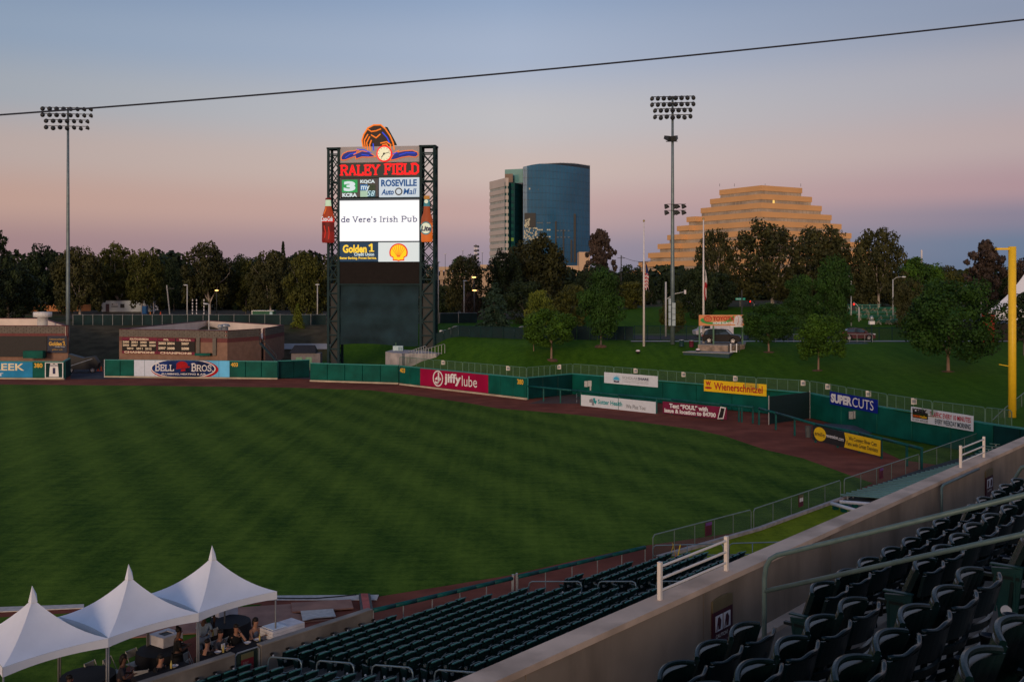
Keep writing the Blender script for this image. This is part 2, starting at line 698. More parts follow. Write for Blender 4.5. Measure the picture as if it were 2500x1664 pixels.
def tb(px, D):      # ground point below picture column px at depth D
    X = (px - 1250) / F * D
    return Vector((X, D, hz(X, D)))
# ------------------------------------------------------------ ground, field, terrain
g_field = grass_mat('field_grass', (0.020, 0.060, 0.004, 1), (0.115, 0.185, 0.018, 1))
g_berm = grass_mat('berm_grass', (0.018, 0.064, 0.003, 1), (0.068, 0.150, 0.009, 1), False)
g_patch = grass_mat('patch_grass', (0.09, 0.13, 0.006, 1), (0.27, 0.31, 0.014, 1), False)
m_dirt = mat('red_dirt', (0.225, 0.068, 0.042), 0.95, var=0.2, scale=0.6, bump=0.3, spec=0.05, dirt=(0.15, 0.045, 0.03), dscale=0.12)
m_dry = mat('dry_grass', (0.085, 0.066, 0.036), 0.95, var=0.3, scale=0.5, bump=0.4, spec=0.05, dirt=(0.04, 0.055, 0.014), dscale=0.06)
m_earth = mat('bare_earth', (0.10, 0.082, 0.058), 0.95, var=0.3, scale=0.2, spec=0.05)
m_asph = mat('asphalt', (0.06, 0.062, 0.07), 0.9, var=0.15, scale=1.0, spec=0.1)
m_conc = mat('concrete', (0.30, 0.27, 0.235), 0.9, var=0.12, scale=1.2, bump=0.15, spec=0.15, dirt=(0.2, 0.18, 0.155), dscale=0.7)
m_path = mat('pale_concrete', (0.36, 0.34, 0.32), 0.9, var=0.08, scale=0.8)


def sheet(name, pts, z, m, kind='structure'):
    me = bpy.data.meshes.new(name)
    me.from_pydata([(p[0], p[1], z) for p in pts], [], [tuple(range(len(pts)))])
    me.materials.append(m)
    o = bpy.data.objects.new(name, me)
    COL.objects.link(o)
    if kind:
        o['kind'] = kind
    return o


sheet('ground', [(-3500, -300), (3500, -300), (3500, 4500), (-3500, 4500)], -0.35, m_earth)
sheet('warning_track', [(-170, 5), (30, 5), (75, 60), (75, 96), (60, 100), (-5, 128), (-20, 160), (-170, 160)], -0.004, m_dirt)
edge = [(-500, 936), (0, 938), (350, 941), (700, 945.5), (904, 952), (1003, 963.5), (1141, 983), (1216, 996.6), (1300, 1003), (1407, 1012), (1565, 1030),
        (1696, 1047.6), (1770, 1064), (1868, 1097), (1960, 1118), (2071, 1158), (2131, 1178.7), (2052, 1213), (1838, 1291), (1791, 1300), (1581, 1330),
        (1420, 1363), (1250, 1402), (1100, 1427), (925, 1455), (600, 1466), (0, 1494), (-500, 1520)]
sheet('outfield_grass', [G(x, y) for x, y in reversed(edge)], 0.0, g_field)
sheet('grass_apron', [G(x, y) for x, y in reversed([(-500, 1538), (60, 1502), (480, 1478), (640, 1474), (560, 1520), (330, 1610), (200, 1720), (-300, 1900)])], 0.0, g_field)
# service yard behind the left wall
sheet('service_road', [G(x, y) for x, y in reversed([(172, 892), (245, 892), (330, 868), (470, 866), (690, 872), (760, 878), (1040, 882), (1040, 915), (760, 925), (560, 920), (250, 925), (172, 925)])], 0.004, m_asph)

# berm and embankment: one height field
pxs = [-500 + 12.5 * i for i in range(285)]


def rows(px):
    y0 = wd(px) + 0.12 if px >= 976 else 144.0
    ys = []
    for k in range(26):
        ys.append(y0 + (212 - y0) * k / 25.0)
    ys += [220, 235, 260, 300, 360, 450, 600, 900]
    return ys


vs, cols = [], []
for px in pxs:
    ids = []
    for Y in rows(px):
        X = (px - 1250) / F * Y
        ids.append(len(vs))
        vs.append((X, Y, hz(X, Y) + 0.06 * math.sin(X * 0.7) * math.sin(Y * 0.5) * sm(0, 6, Y - wd(px)) + (0 if px >= 976 or Y > 150 else -0.02)))
    cols.append(ids)
fb_, fe_ = [], []
for i in range(len(cols) - 1):
    for k in range(len(cols[i]) - 1):
        q = (cols[i][k], cols[i + 1][k], cols[i + 1][k + 1], cols[i][k + 1])
        c = [sum(vs[j][a] for j in q) / 4 for a in range(3)]
        px = 1250 + F * c[0] / c[1]
        e_ = -17 + max(0, c[1] - 130) * 0.2
        if 970 <= px < 980 and c[1] < 160:
            pass
        (fb_ if (c[0] > e_ - 1 or (c[0] > -30 and c[1] > 150)) and c[1] < 210 else fe_).append(q)
for nm, fs, m in (('grass_berm', fb_, g_berm), ('embankment', fe_, m_dry)):
    me = bpy.data.meshes.new(nm)
    used = sorted({i for f in fs for i in f})
    mp = {j: k for k, j in enumerate(used)}
    me.from_pydata([vs[j] for j in used], [], [tuple(mp[j] for j in f) for f in fs])
    me.materials.append(m)
    me.polygons.foreach_set('use_smooth', [True] * len(fs))
    o = bpy.data.objects.new(nm, me)
    COL.objects.link(o)
    o['kind'] = 'structure'


def strip(name, pa, pb, lift, m):
    """paved ribbon draped on the terrain between two lines of (px, D)"""
    k = len(pa)
    v = []
    for a in (pa, pb):
        for px, D in a:
            p = tb(px, D)
            v.append((p.x, p.y, p.z + lift))
    me = bpy.data.meshes.new(name)
    me.from_pydata(v, [], [(i, i + 1, k + i + 1, k + i) for i in range(k - 1)])
    me.materials.append(m)
    o = bpy.data.objects.new(name, me)
    COL.objects.link(o)
    o['kind'] = 'structure'


strip('path', [(x, 127.2) for x in range(1540, 2481, 10)], [(x, 129.6) for x in range(1540, 2481, 10)], 0.05, m_path)
strip('road', [(x, 132.0) for x in range(1440, 2041, 10)], [(x, 143.0) for x in range(1440, 2041, 10)], 0.05, m_asph)
strip('kerb', [(x, 143.1) for x in range(1440, 2041, 10)], [(x, 143.7) for x in range(1440, 2041, 10)], 0.16, m_path)
strip('lot_path', [(x, 170.0) for x in range(560, 830, 10)], [(x, 173.0) for x in range(560, 830, 10)], 0.08, m_path)
strip('far_road', [(x, 300) for x in range(380, 480, 10)], [(x + 8, 420) for x in range(380, 480, 10)], 0.1, m_asph)
strip('far_lot', [(x, 222) for x in range(170, 1180, 10)], [(x, 300) for x in range(170, 1180, 10)], 0.06, m_earth)

# ------------------------------------------------------------ padded outfield wall
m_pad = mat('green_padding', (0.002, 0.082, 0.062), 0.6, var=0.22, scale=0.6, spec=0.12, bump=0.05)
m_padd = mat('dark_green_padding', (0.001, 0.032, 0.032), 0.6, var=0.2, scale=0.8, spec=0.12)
m_cap = mat('wall_cap', (0.03, 0.22, 0.19), 0.5, var=0.1)
m_base = mat('wall_footing', (0.42, 0.36, 0.27), 0.9, var=0.2, scale=0.6)
m_jiffy = mat('crimson_panel', (0.30, 0.003, 0.045), 0.55, var=0.1, scale=0.5, spec=0.12)
m_white = mat('white_paint', (0.72, 0.72, 0.72), 0.55, var=0.04)
m_yellow = mat('yellow_paint', (0.75, 0.42, 0.03), 0.5, var=0.06)


def pad_wall(name, label, A, B, z1, m, pw=2.3, base=True, mats_at=None, group=None, cat='wall'):
    root, Wd = frame2(name, label, cat, (A[0], A[1], 0), (B[0], B[1], 0), group)
    k = max(1, round(Wd / pw))
    for i in range(k):
        a, b = Wd * i / k, Wd * (i + 1) / k
        mm = m
        if mats_at:
            mm = mats_at((a + b) / 2 / Wd) or m
        mb = MB()
        g = 0.025
        zz = 0.22 if base else 0.02
        mb.add([(a + g, 0, zz), (b - g, 0, zz), (b - g, 0.16, zz), (a + g, 0.16, zz), (a + g, 0, z1 - 0.1), (b - g, 0, z1 - 0.1), (b - g, 0.16, z1 - 0.1), (a + g, 0.16, z1 - 0.1),
                (a + g + 0.04, -0.05, zz + 0.05), (b - g - 0.04, -0.05, zz + 0.05), (b - g - 0.04, -0.05, z1 - 0.16), (a + g + 0.04, -0.05, z1 - 0.16)],
               [(3, 2, 1, 0), (4, 5, 6, 7), (1, 2, 6, 5), (2, 3, 7, 6), (3, 0, 4, 7), (0, 1, 9, 8), (1, 5, 10, 9), (5, 4, 11, 10), (4, 0, 8, 11), (8, 9, 10, 11)])
        mb.build('pad', mm, root)
    MB().box(0, 0.17, 0, Wd, 0.32, z1 - 0.11).box(0, -0.02, z1 - 0.098, Wd, 0.3, z1).build('top_rail', m_cap, root)
    if base:
        MB().box(0, -0.09, -0.05, Wd, 0.155, 0.19).build('footing', m_base, root)
    return root, Wd


def wp(px, D):
    return ((px - 1250) / F * D, D)


WZ = 2.4
# left of the gap
wl, wlW = pad_wall('padded_wall', 'green padded outfield wall with blue casino style advert at far left edge', wp(-260, 137.0), wp(157, 135.2), WZ, m_pad)
m_sky = mat('sky_blue_panel', (0.02, 0.25, 0.50), 0.5, var=0.2, scale=0.4, spec=0.1)
kx = wlW / 417.0      # metres per photo pixel on this wall
bb = MB().box(0, -0.075, 0.24, (81 + 260) * kx, -0.056, WZ - 0.12).build('blue_banner', m_sky, wl)
m_gold = mat('cream_letters', (0.75, 0.66, 0.42), 0.5, var=0.1)
tx('lettering', 'CREEK', ((-40 + 260) * kx, 1.15, (61 + 260) * kx, 2.1), m_gold, bb, y=-0.09, bold=0.02)
tx('lettering', 'RESORT', ((-60 + 260) * kx, 0.4, (10 + 260) * kx, 0.82), m_white, bb, y=-0.09, bold=0.015)
tx('distance_mark', '380', ((85 + 260) * kx, 1.55, (105 + 260) * kx, 2.15), m_yellow, wl, y=-0.08, bold=0.03)
rn = MB()
x0, x1 = (111 + 260) * kx, (155 + 260) * kx
rn.plate([(x0, 0.2), (x1, 0.2), (x1, 2.25), (x0, 2.25)], -0.08, -0.06, 0)
rn.plate([(x0 + 0.12, 0.28), (x1 - 0.12, 0.28), (x1 - 0.12, 2.17), (x0 + 0.12, 2.17)], -0.095, -0.081, 1)
rnp = rn.build('retired_number_panel', [m_white, m_padd], wl)
xc = (x0 + x1) / 2
MB().plate([(xc - 0.66, 0.36), (xc + 0.66, 0.36), (xc + 0.58, 1.5), (xc + 0.5, 2.1), (xc + 0.2, 2.1), (xc, 1.98), (xc - 0.2, 2.1), (xc - 0.5, 2.1), (xc - 0.58, 1.5)], -0.11, -0.096).build('jersey', m_white, rnp)
m_navy = mat('navy_paint', (0.012, 0.014, 0.08), 0.5)
tx('lettering', 'SOLON', (xc - 0.5, 1.72, xc + 0.5, 1.98), m_navy, rnp, y=-0.12, bold=0.03)
tx('number', '1', (xc - 0.16, 0.75, xc + 0.2, 1.55), m_navy, rnp, y=-0.12, bold=0.05)
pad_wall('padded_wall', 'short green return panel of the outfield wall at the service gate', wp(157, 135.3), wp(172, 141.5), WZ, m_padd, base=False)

bell, bW = pad_wall('padded_wall', 'green outfield wall carrying the oval plumbing advert below the champions board', wp(256, 138.5), wp(677.5, 135.6), WZ, m_pad)
MB().box(-0.05, -0.1, 0, 0.0, 0.3, WZ).build('end_post', m_white, bell)
kb = bW / 421.5
m_pale = mat('pale_blue_panel', (0.55, 0.62, 0.74), 0.5, var=0.05)
m_cyan = mat('cyan_panel', (0.10, 0.46, 0.78), 0.5, var=0.15, scale=0.5)
m_ovblue = mat('royal_blue', (0.004, 0.022, 0.12), 0.5, var=0.8, scale=0.4, spec=0.1)
m_redp = mat('red_paint', (0.36, 0.006, 0.012), 0.5, spec=0.1)
bx0, bx1 = (329 - 256) * kb, (563 - 256) * kb
bb = MB()
nsg = 9
for i in range(nsg):
    a, b = bx0 + (bx1 - bx0) * i / nsg, bx0 + (bx1 - bx0) * (i + 1) / nsg
    bb.box(a + 0.02, -0.075, 0.22, b - 0.02, -0.056, WZ - 0.02, 0 if i < 4 else 1)
bb = bb.build('banner', [m_pale, m_cyan], bell)


def ell(cx, cz, rx, rz, n=36, zlo=-1e9, zhi=1e9):
    return [(cx + rx * math.cos(2 * math.pi * k / n), max(zlo, min(zhi, cz + rz * math.sin(2 * math.pi * k / n)))) for k in range(n)]


ocx = (450 - 256) * kb
lo, hi = 0.23, WZ - 0.03
MB().plate(ell(ocx + 0.2, 1.2, 4.75, 1.45, zlo=lo, zhi=hi), -0.085, -0.077).build('red_swoosh', m_redp, bb)
MB().plate(ell(ocx, 1.3, 4.55, 1.32, zlo=lo, zhi=hi), -0.092, -0.086).build('oval_edge', m_white, bb)
MB().plate(ell(ocx, 1.3, 4.4, 1.22, zlo=lo, zhi=hi), -0.1, -0.093).build('oval', m_ovblue, bb)
slab('lettering', 'BELL', (ocx - 3.95, 1.0, ocx - 1.25, 1.95), m_white, bb, y=-0.12, w=0.15, small=(1, 2, 3))
slab('lettering', 'BROS.', (ocx + 1.15, 1.0, ocx + 4.25, 1.95), m_white, bb, y=-0.12, w=0.15, small=(1, 2, 3, 4))
tx('lettering', 'PLUMBING, HEATING & AIR', (ocx - 3.0, 0.42, ocx + 3.2, 0.68), m_white, bb, y=-0.12, bold=0.02)
hat = MB()
hat.plate(ell(ocx - 0.15, 1.72, 0.8, 0.55, zlo=1.55, zhi=2.36), -0.12, -0.101)
hat.plate([(ocx - 1.0, 1.2), (ocx + 0.9, 1.45), (ocx + 0.95, 1.6), (ocx - 0.9, 1.55)], -0.125, -0.104)
hat.plate([(ocx - 0.3, 0.9), (ocx + 0.35, 1.0), (ocx + 0.3, 1.3), (ocx - 0.3, 1.2)], -0.122, -0.103)
hat.build('hat_emblem', m_redp, bb)
tx('distance_mark', '403', ((566 - 256) * kb, 1.62, (583 - 256) * kb, 2.15), m_yellow, bell, y=-0.08, bold=0.03)
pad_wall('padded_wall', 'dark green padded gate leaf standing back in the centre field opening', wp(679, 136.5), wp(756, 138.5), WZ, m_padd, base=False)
pad_wall('padded_wall', 'plain green padded wall in front of the scoreboard base', wp(757, 132.6), wp(973, 128.9), WZ, m_pad)
c403, cW = pad_wall('padded_wall', 'green outfield wall with crimson oil change advert and yellow 403 and 380 marks', wp(976, 128.2), wp(1285, 111.5), WZ, m_pad, pw=2.05,
                    mats_at=lambda t: m_jiffy if 0.185 < t < 0.765 else None)


def along(px, Apx, AD, Bpx, BD, W_):
    """metres along a wall from A to B for a picture column"""
    ax_, ay_ = wp(Apx, AD)
    bx_, by_ = wp(Bpx, BD)
    r = (px - 1250) / F
    t = (r * ay_ - ax_) / ((bx_ - ax_) - r * (by_ - ay_))
    return t * W_


def cj(px):
    return along(px, 976, 128.2, 1285, 111.5, cW)


tx('distance_mark', '403', (cj(977.5), 1.55, cj(990), 2.12), m_yellow, c403, y=-0.08, bold=0.03)
tx('distance_mark', '380', (cj(1264), 1.6, cj(1279), 2.17), m_yellow, c403, y=-0.08, bold=0.03)
jc, jr = cj(1070.3), 0.96
lg = MB()
for k in range(28):
    a, b = 2 * math.pi * k / 28, 2 * math.pi * (k + 1) / 28
    lg.plate([(jc + jr * math.cos(a), 1.3 + jr * math.sin(a)), (jc + 0.84 * jr * math.cos(a), 1.3 + 0.84 * jr * math.sin(a)),
              (jc + 0.84 * jr * math.cos(b), 1.3 + 0.84 * jr * math.sin(b)), (jc + jr * math.cos(b), 1.3 + jr * math.sin(b))][::-1], -0.085, -0.06)
lg.stroke([(jc + 0.12, 1.95), (jc + 0.12, 0.95), (jc - 0.1, 0.75), (jc - 0.45, 0.85)], 0.24, -0.085)
lg.plate([(jc + 0.3, 1.5), (jc + 0.62, 1.22), (jc + 0.3, 1.0)][::-1], -0.085, -0.06)
lg.plate([(jc - 0.55, 1.25), (jc - 0.1, 1.55), (jc - 0.1, 1.15), (jc - 0.5, 1.1)][::-1], -0.085, -0.06)
lg.build('arrow_logo', m_white, c403)
tx('lettering', 'jiffy', (cj(1086), 0.62, cj(1127), 2.05), m_white, c403, y=-0.09, bold=0.035)
tx('lettering', 'lube', (cj(1129), 0.72, cj(1166), 1.95), m_white, c403, y=-0.09, bold=0.0)
# bullpen walls
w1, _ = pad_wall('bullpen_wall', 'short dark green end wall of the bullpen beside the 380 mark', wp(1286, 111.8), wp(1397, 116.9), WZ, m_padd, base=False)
w2, w2W = pad_wall('bullpen_wall', 'long green bullpen back wall with white scholarship and yellow hot dog signs', wp(1397, 116.9), wp(1977, 96.0), WZ, m_pad, pw=4.4, base=False)
w3, w3W = pad_wall('bullpen_wall', 'green bullpen back wall with blue haircut and white radio signs near the foul pole', wp(1977, 96.0), wp(2142, 85.6), WZ, m_pad, pw=4.4, base=False)
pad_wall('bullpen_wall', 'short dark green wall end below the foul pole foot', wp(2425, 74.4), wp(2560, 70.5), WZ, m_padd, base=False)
w4, w4W = pad_wall('bullpen_wall', 'last green bullpen wall length running to the yellow foul pole', wp(2142, 85.6), wp(2425, 74.4), WZ, m_pad, pw=4.4, base=False)
dv, dvW = frame2('divider_screen', 'black screened divider fence between the two bullpens', 'fence', (*wp(1877, 91.6), 0), (*wp(1977, 95.7), 0))
m_black = mat('black_mesh', (0.004, 0.018, 0.02), 0.8)
m_galv = mat('galvanised_steel', (0.34, 0.36, 0.37), 0.45, metal=0.5, var=0.12, scale=6)
m_fgreen = mat('green_steel', (0.10, 0.20, 0.13), 0.5, metal=0.3, var=0.1)
MB().box(0, -0.02, 0.05, dvW, 0.02, 2.5).build('screen', m_black, dv)
for x in (0, dvW):
    MB().tube([(x, 0, 0), (x, 0, 2.6)], 0.05).build('post', m_galv, dv)


def sign(name, label, pl, pr, dl, dr, ytl, ybl, ytr, ybr, m, off=0.25, th=0.05, cat='sign', group=None, edge=None):
    """flat sign between two picture columns at depths dl, dr"""
    A = Vector(((pl - 1250) / F * dl, dl, H - (ybl - HY) / F * dl))
    B = Vector(((pr - 1250) / F * dr, dr, H - (ybr - HY) / F * dr))
    hgt = ((ybl - ytl) / F * dl + (ybr - ytr) / F * dr) / 2
    root, Wd = frame2(name, label, cat, A, B, group)
    root.location = A
    MB().box(0, 0, 0, Wd, th, hgt).build('panel', m, root)
    return root, Wd, hgt


def dl(px, a, b):   # depth of a picture column on the wall a-b, minus a small stand-off
    (p0, d0), (p1, d1) = a, b
    x0, y0 = wp(p0, d0)
    x1, y1 = wp(p1, d1)
    r = (px - 1250) / F
    t = (r * y0 - x0) / ((x1 - x0) - r * (y1 - y0))
    return y0 + (y1 - y0) * t - 0.3


m_sgw = mat('sign_white', (0.62, 0.68, 0.74), 0.5, var=0.04)
m_sblue = mat('sign_blue', (0.06, 0.42, 0.66), 0.5)
m_ink = mat('dark_ink', (0.03, 0.035, 0.05), 0.5)
m_grey = mat('grey_ink', (0.22, 0.24, 0.27), 0.5)
a2, b2 = (1397, 116.9), (1977, 96.0)
r_, w_, h_ = sign('advert_sign', 'white sign with blue sunburst on the bullpen back wall', 1475, 1605.6, dl(1475, a2, b2), dl(1605.6, a2, b2), 907, 934, 918, 944.5, m_sgw)
sb = MB()
cx, cz = w_ * 0.24, h_ * 0.42
for k in range(11):
    a = math.pi * (-0.05 + 1.1 * k / 10)
    for rr0, rr1 in ((0.16, 0.5),):
        sb.plate([(cx + rr0 * math.cos(a - 0.2), cz + rr0 * math.sin(a - 0.2)), (cx + rr0 * math.cos(a + 0.2), cz + rr0 * math.sin(a + 0.2)), (cx + rr1 * 1.3 * math.cos(a), cz + rr1 * math.sin(a))], -0.03, -0.01)
sb.plate(ell(cx, cz, 0.4, 0.27, 20, zlo=cz - 0.08), -0.036, -0.031)
sb.build('sunburst', m_sblue, r_)
MB().plate([(cx - 0.36, cz - 0.32), (cx + 0.36, cz - 0.32), (cx + 0.36, cz - 0.12), (cx, cz - 0.2), (cx - 0.36, cz - 0.12)], -0.04, -0.01).build('book_emblem', m_navy, r_)
tx('lettering', 'SCHOLAR', (w_ * .355, h_ * .52, w_ * .64, h_ * .76), m_grey, r_)
tx('lettering', 'SHARE', (w_ * .645, h_ * .52, w_ * .84, h_ * .76), m_navy, r_, bold=0.03)
MB().box(w_ * .36, -0.03, h_ * .40, w_ * .84, -0.01, h_ * .42).build('rule', m_grey, r_)
tx('small_print', "CALIFORNIA'S 529 COLLEGE SAVINGS PLAN", (w_ * .36, h_ * .22, w_ * .84, h_ * .31), m_grey, r_)
m_syel = mat('sign_yellow', (0.80, 0.52, 0.01), 0.5, var=0.05)
m_sred = mat('sign_red', (0.42, 0.03, 0.02), 0.5)
r_, w_, h_ = sign('advert_sign', 'yellow sign with red lettering and small W logo on the bullpen back wall', 1718.5, 1871, dl(1718.5, a2, b2), dl(1871, a2, b2), 926, 954, 938, 967, m_syel)
tx('lettering', 'Wienerschnitzel', (w_ * .17, h_ * .2, w_ * .945, h_ * .84), m_sred, r_, bold=0.02)
tx('initial', 'W', (w_ * .03, h_ * .5, w_ * .12, h_ * .9), m_sred, r_, bold=0.06)
MB().plate(ell(w_ * .075, h_ * .32, w_ * .06, h_ * .1, 16), -0.03, -0.01).build('hot_dog_emblem', m_sred, r_)
a3, b3 = (1977, 96.0), (2142, 85.6)
m_sbl = mat('deep_blue_sign', (0.005, 0.018, 0.24), 0.5, spec=0.1)
r_, w_, h_ = sign('advert_sign', 'deep blue sign with bold white haircut shop lettering on bullpen wall', 2025.8, 2142, dl(2025.8, a3, b3), dl(2141, a3, b3), 955, 985.5, 975, 1009.5, m_sbl)
tx('lettering', 'SUPER', (w_ * .03, h_ * .16, w_ * .49, h_ * .86), m_white, r_, bold=0.06)
tx('lettering', 'CUTS', (w_ * .5, h_ * .16, w_ * .93, h_ * .86), m_white, r_, bold=0.0)
a4, b4 = (2142, 85.6), (2425, 74.4)
r_, w_, h_ = sign('advert_sign', 'white radio station traffic sign with red and black lettering near the foul pole', 2224, 2375.5, dl(2224, a4, b4), dl(2375.5, a4, b4), 992, 1027, 1018.6, 1056.7, m_sgw)
m_rtxt = mat('crimson_text', (0.45, 0.01, 0.05), 0.5)
m_btxt = mat('slate_text', (0.02, 0.05, 0.08), 0.5)
m_blk = mat('black_paint', (0.012, 0.012, 0.014), 0.5)
tx('lettering', 'TRAFFIC EVERY 10 MINUTES', (w_ * .325, h_ * .53, w_ * .97, h_ * .86), m_rtxt, r_, bold=0.015)
tx('lettering', 'EVERY WEEKDAY MORNING', (w_ * .41, h_ * .1, w_ * .97, h_ * .44), m_btxt, r_, bold=0.015)
MB().box(w_ * .03, -0.02, h_ * .27, w_ * .29, -0.005, h_ * .72).build('logo_block', m_blk, r_)
tx('lettering', 'KFBK', (w_ * .03, h_ * .6, w_ * .29, h_ * .93), m_blk, r_, bold=0.06)
tx('lettering', 'news', (w_ * .05, h_ * .33, w_ * .165, h_ * .48), mat('orange_text', (0.8, 0.15, 0.01)), r_, y=-0.05, bold=0.02)
tx('lettering', 'radio', (w_ * .165, h_ * .33, w_ * .28, h_ * .52), m_syel, r_, y=-0.05, bold=0.02)
tx('lettering', '92.5FM AM1530', (w_ * .03, h_ * .06, w_ * .29, h_ * .22), m_blk, r_)

# ------------------------------------------------------------ bullpen rail with adverts
m_rail = mat('teal_rail_pad', (0.003, 0.075, 0.07), 0.5, var=0.2, spec=0.2)
RZ = 1.45


def rD(y):
    return (H - RZ) * F / (y - HY)


rail1 = [(1286, 942), (1396, 952.5), (1511, 964), (1640, 975.5), (1761, 987), (1841, 994)]
rail2 = [(1853, 996.6), (1894, 1007.6), (1991, 1035), (2098, 1057), (2156, 1071), (2221, 1087.6), (2252, 1095)]


def rail(label, pts, posts, padr=0.11):
    p0 = P(pts[0][0], pts[0][1], rD(pts[0][1]))
    root = thing('bullpen_rail', label, 'railing', (p0.x, p0.y, 0))
    w = [P(x, y, rD(y)) for x, y in pts]
    for a, b in zip(w, w[1:]):
        d = (b - a).normalized() * 0.04
        MB().tube([a + d, b - d], padr, 8).build('pad', m_rail, root, True, True)
    ln = [(x, y) for x, y in pts]
    for px in posts:
        y = lerp(ln, px)
        q = P(px, y, rD(y))
        MB().beam((q.x, q.y, 0), (q.x, q.y, RZ), 0.14, 0.14).build('post', m_rail, root, False, True)
    return root


rail('padded teal rail on posts in front of the first bullpen', rail1, (1288, 1327, 1368, 1418, 1511, 1603, 1640, 1700, 1762, 1804, 1811, 1838))
rail('padded teal rail on posts in front of the second bullpen by the foul pole', rail2, (1853, 1894, 1940, 1991, 2045, 2098, 2152, 2214, 2250))


def rsign(label, pl, pr, ytl, ybl, ytr, ybr, m, ry):
    return sign('advert_banner', label, pl, pr, rD(lerp(ry, pl)) - 0.28, rD(lerp(ry, pr)) - 0.28, ytl, ybl, ytr, ybr, m, cat='banner')


r_, w_, h_ = rsign('white health advert banner hung on the first bullpen rail', 1418.5, 1600.6, 963, 991, 978, 1008, m_sgw, rail1)
m_teal = mat('teal_text', (0.01, 0.30, 0.33), 0.5)
tx('lettering', 'Sutter Health', (w_ * .24, h_ * .36, w_ * .57, h_ * .75), m_teal, r_, bold=0.025)
tx('lettering', 'We Plus You', (w_ * .62, h_ * .25, w_ * .87, h_ * .58), m_grey, r_, bold=0.01)
em = MB()
em.plate([(w_ * .12, h_ * .42), (w_ * .155, h_ * .42), (w_ * .155, h_ * .18), (w_ * .185, h_ * .18), (w_ * .185, h_ * .5), (w_ * .16, h_ * .76), (w_ * .12, h_ * .66)], -0.03, -0.01, 0)
em.plate([(w_ * .17, h_ * .8), (w_ * .2, h_ * .84), (w_ * .2, h_ * .62), (w_ * .225, h_ * .6), (w_ * .21, h_ * .3), (w_ * .185, h_ * .45)], -0.035, -0.01, 1)
em.build('cross_emblem', [m_grey, m_teal], r_)
m_mar = mat('maroon_banner', (0.17, 0.008, 0.045), 0.6, var=0.15, scale=1.5)
r_, w_, h_ = rsign('maroon text message banner with a phone picture on the first bullpen rail', 1618, 1774, 980, 1007.5, 993, 1024, m_mar, rail1)
tx('lettering', 'Text “FOUL” with', (w_ * .11, h_ * .5, w_ * .72, h_ * .9), m_white, r_, bold=0.05)
tx('lettering', 'issue & location to 84700', (w_ * .03, h_ * .08, w_ * .84, h_ * .46), m_white, r_, bold=0.045)
MB().plate([(w_ * .865, h_ * -.02), (w_ * .955, h_ * .05), (w_ * .99, h_ * .98), (w_ * .91, h_ * 1.02)], -0.03, -0.01, 0).plate(
    [(w_ * .88, h_ * .06), (w_ * .945, h_ * .12), (w_ * .975, h_ * .9), (w_ * .92, h_ * .92)], -0.04, -0.031, 1).build('phone_picture', [m_white, m_blk], r_)
m_char = mat('charcoal_banner', (0.02, 0.021, 0.023), 0.55)
r_, w_, h_ = rsign('black and yellow dental advert banner hung on the second bullpen rail', 1984, 2150.7, 1039, 1072.5, 1076.6, 1118, m_char, rail2)
MB().plate([(w_ * .49, 0.01), (w_ * .995, 0.01), (w_ * .995, h_ - 0.01), (w_ * .49, h_ - 0.01), (w_ * .515, h_ * .5)], -0.02, -0.004).build('yellow_half', m_syel, r_)
MB().plate(ell(w_ * .12, h_ * .5, w_ * .095, h_ * .47, 28), -0.03, -0.005).build('yellow_disc', m_syel, r_)
tx('lettering', 'smile', (w_ * .04, h_ * .36, w_ * .2, h_ * .64), m_char, r_, y=-0.05, bold=0.01)
tx('lettering', 'generation', (w_ * .215, h_ * .34, w_ * .4, h_ * .64), m_white, r_, bold=0.02)
tx('lettering', '.com', (w_ * .405, h_ * .38, w_ * .485, h_ * .56), m_white, r_, bold=0.01)
tx('lettering', 'We Connect River Cats', (w_ * .56, h_ * .56, w_ * .95, h_ * .82), m_char, r_, y=-0.05, bold=0.008)
tx('lettering', 'Fans with Great Dentists', (w_ * .53, h_ * .22, w_ * .965, h_ * .48), m_char, r_, y=-0.05, bold=0.008)

# bullpen furniture
for px, py, lab in ((1870, 935, ''), (1433, 936, 'grey wall box high on the bullpen wall near its far corner'), (2080, 1012, 'pair of grey telephone boxes on the bullpen wall under the blue sign')):
    if not lab:
        continue
    D = (dl(px, a2, b2) if px < 1977 else dl(px, a3, b3)) - 0.05
    q = P(px, py, D)
    b = MB().box(q.x - 0.3, D - 0.18, q.z - 0.35, q.x + 0.05, D, q.z + 0.3).box(q.x + 0.08, D - 0.25, q.z - 0.3, q.x + 0.5, D, q.z + 0.35).box(q.x + 0.3, D - 0.2, q.z - 0.75, q.x + 0.45, D, q.z - 0.32)
    tag(b.build('wall_box', m_galv), lab, 'box')
sheet('bullpen_clay', [(q.x, q.y) for q in (G(1396, 952.5), G(1397, 958), G(1560, 975), G(1440, 985), G(1290, 985))][::-1], 0.004, mat('clay', (0.09, 0.055, 0.045), 0.95))
tarp_pts = [G(2010, 1033), G(2110, 1035), G(2150, 1052), G(2060, 1075)]
tag(MB().add([(p.x, p.y, 0.02) for p in tarp_pts] + [(sum(p.x for p in tarp_pts) / 4, sum(p.y for p in tarp_pts) / 4, 0.35)],
             [(0, 4, 3), (3, 4, 2), (2, 4, 1), (1, 4, 0)]).build('mound_tarp', mat('slate_tarp', (0.06, 0.075, 0.10), 0.6)), 'grey blue tarp spread over the bullpen mound', 'tarp')
q = G(1973, 1067)
tag(MB().lathe([(0.2, 0), (0.26, 0.9), (0.29, 0.9), (0.24, 0.85), (0.0, 0.1)], 12, (q.x, q.y, 0)).build('trash_can', mat('grey_bin', (0.08, 0.09, 0.09))), 'grey bin beside the black and yellow banner in the bullpen', 'bin')
q = G(1413, 982)
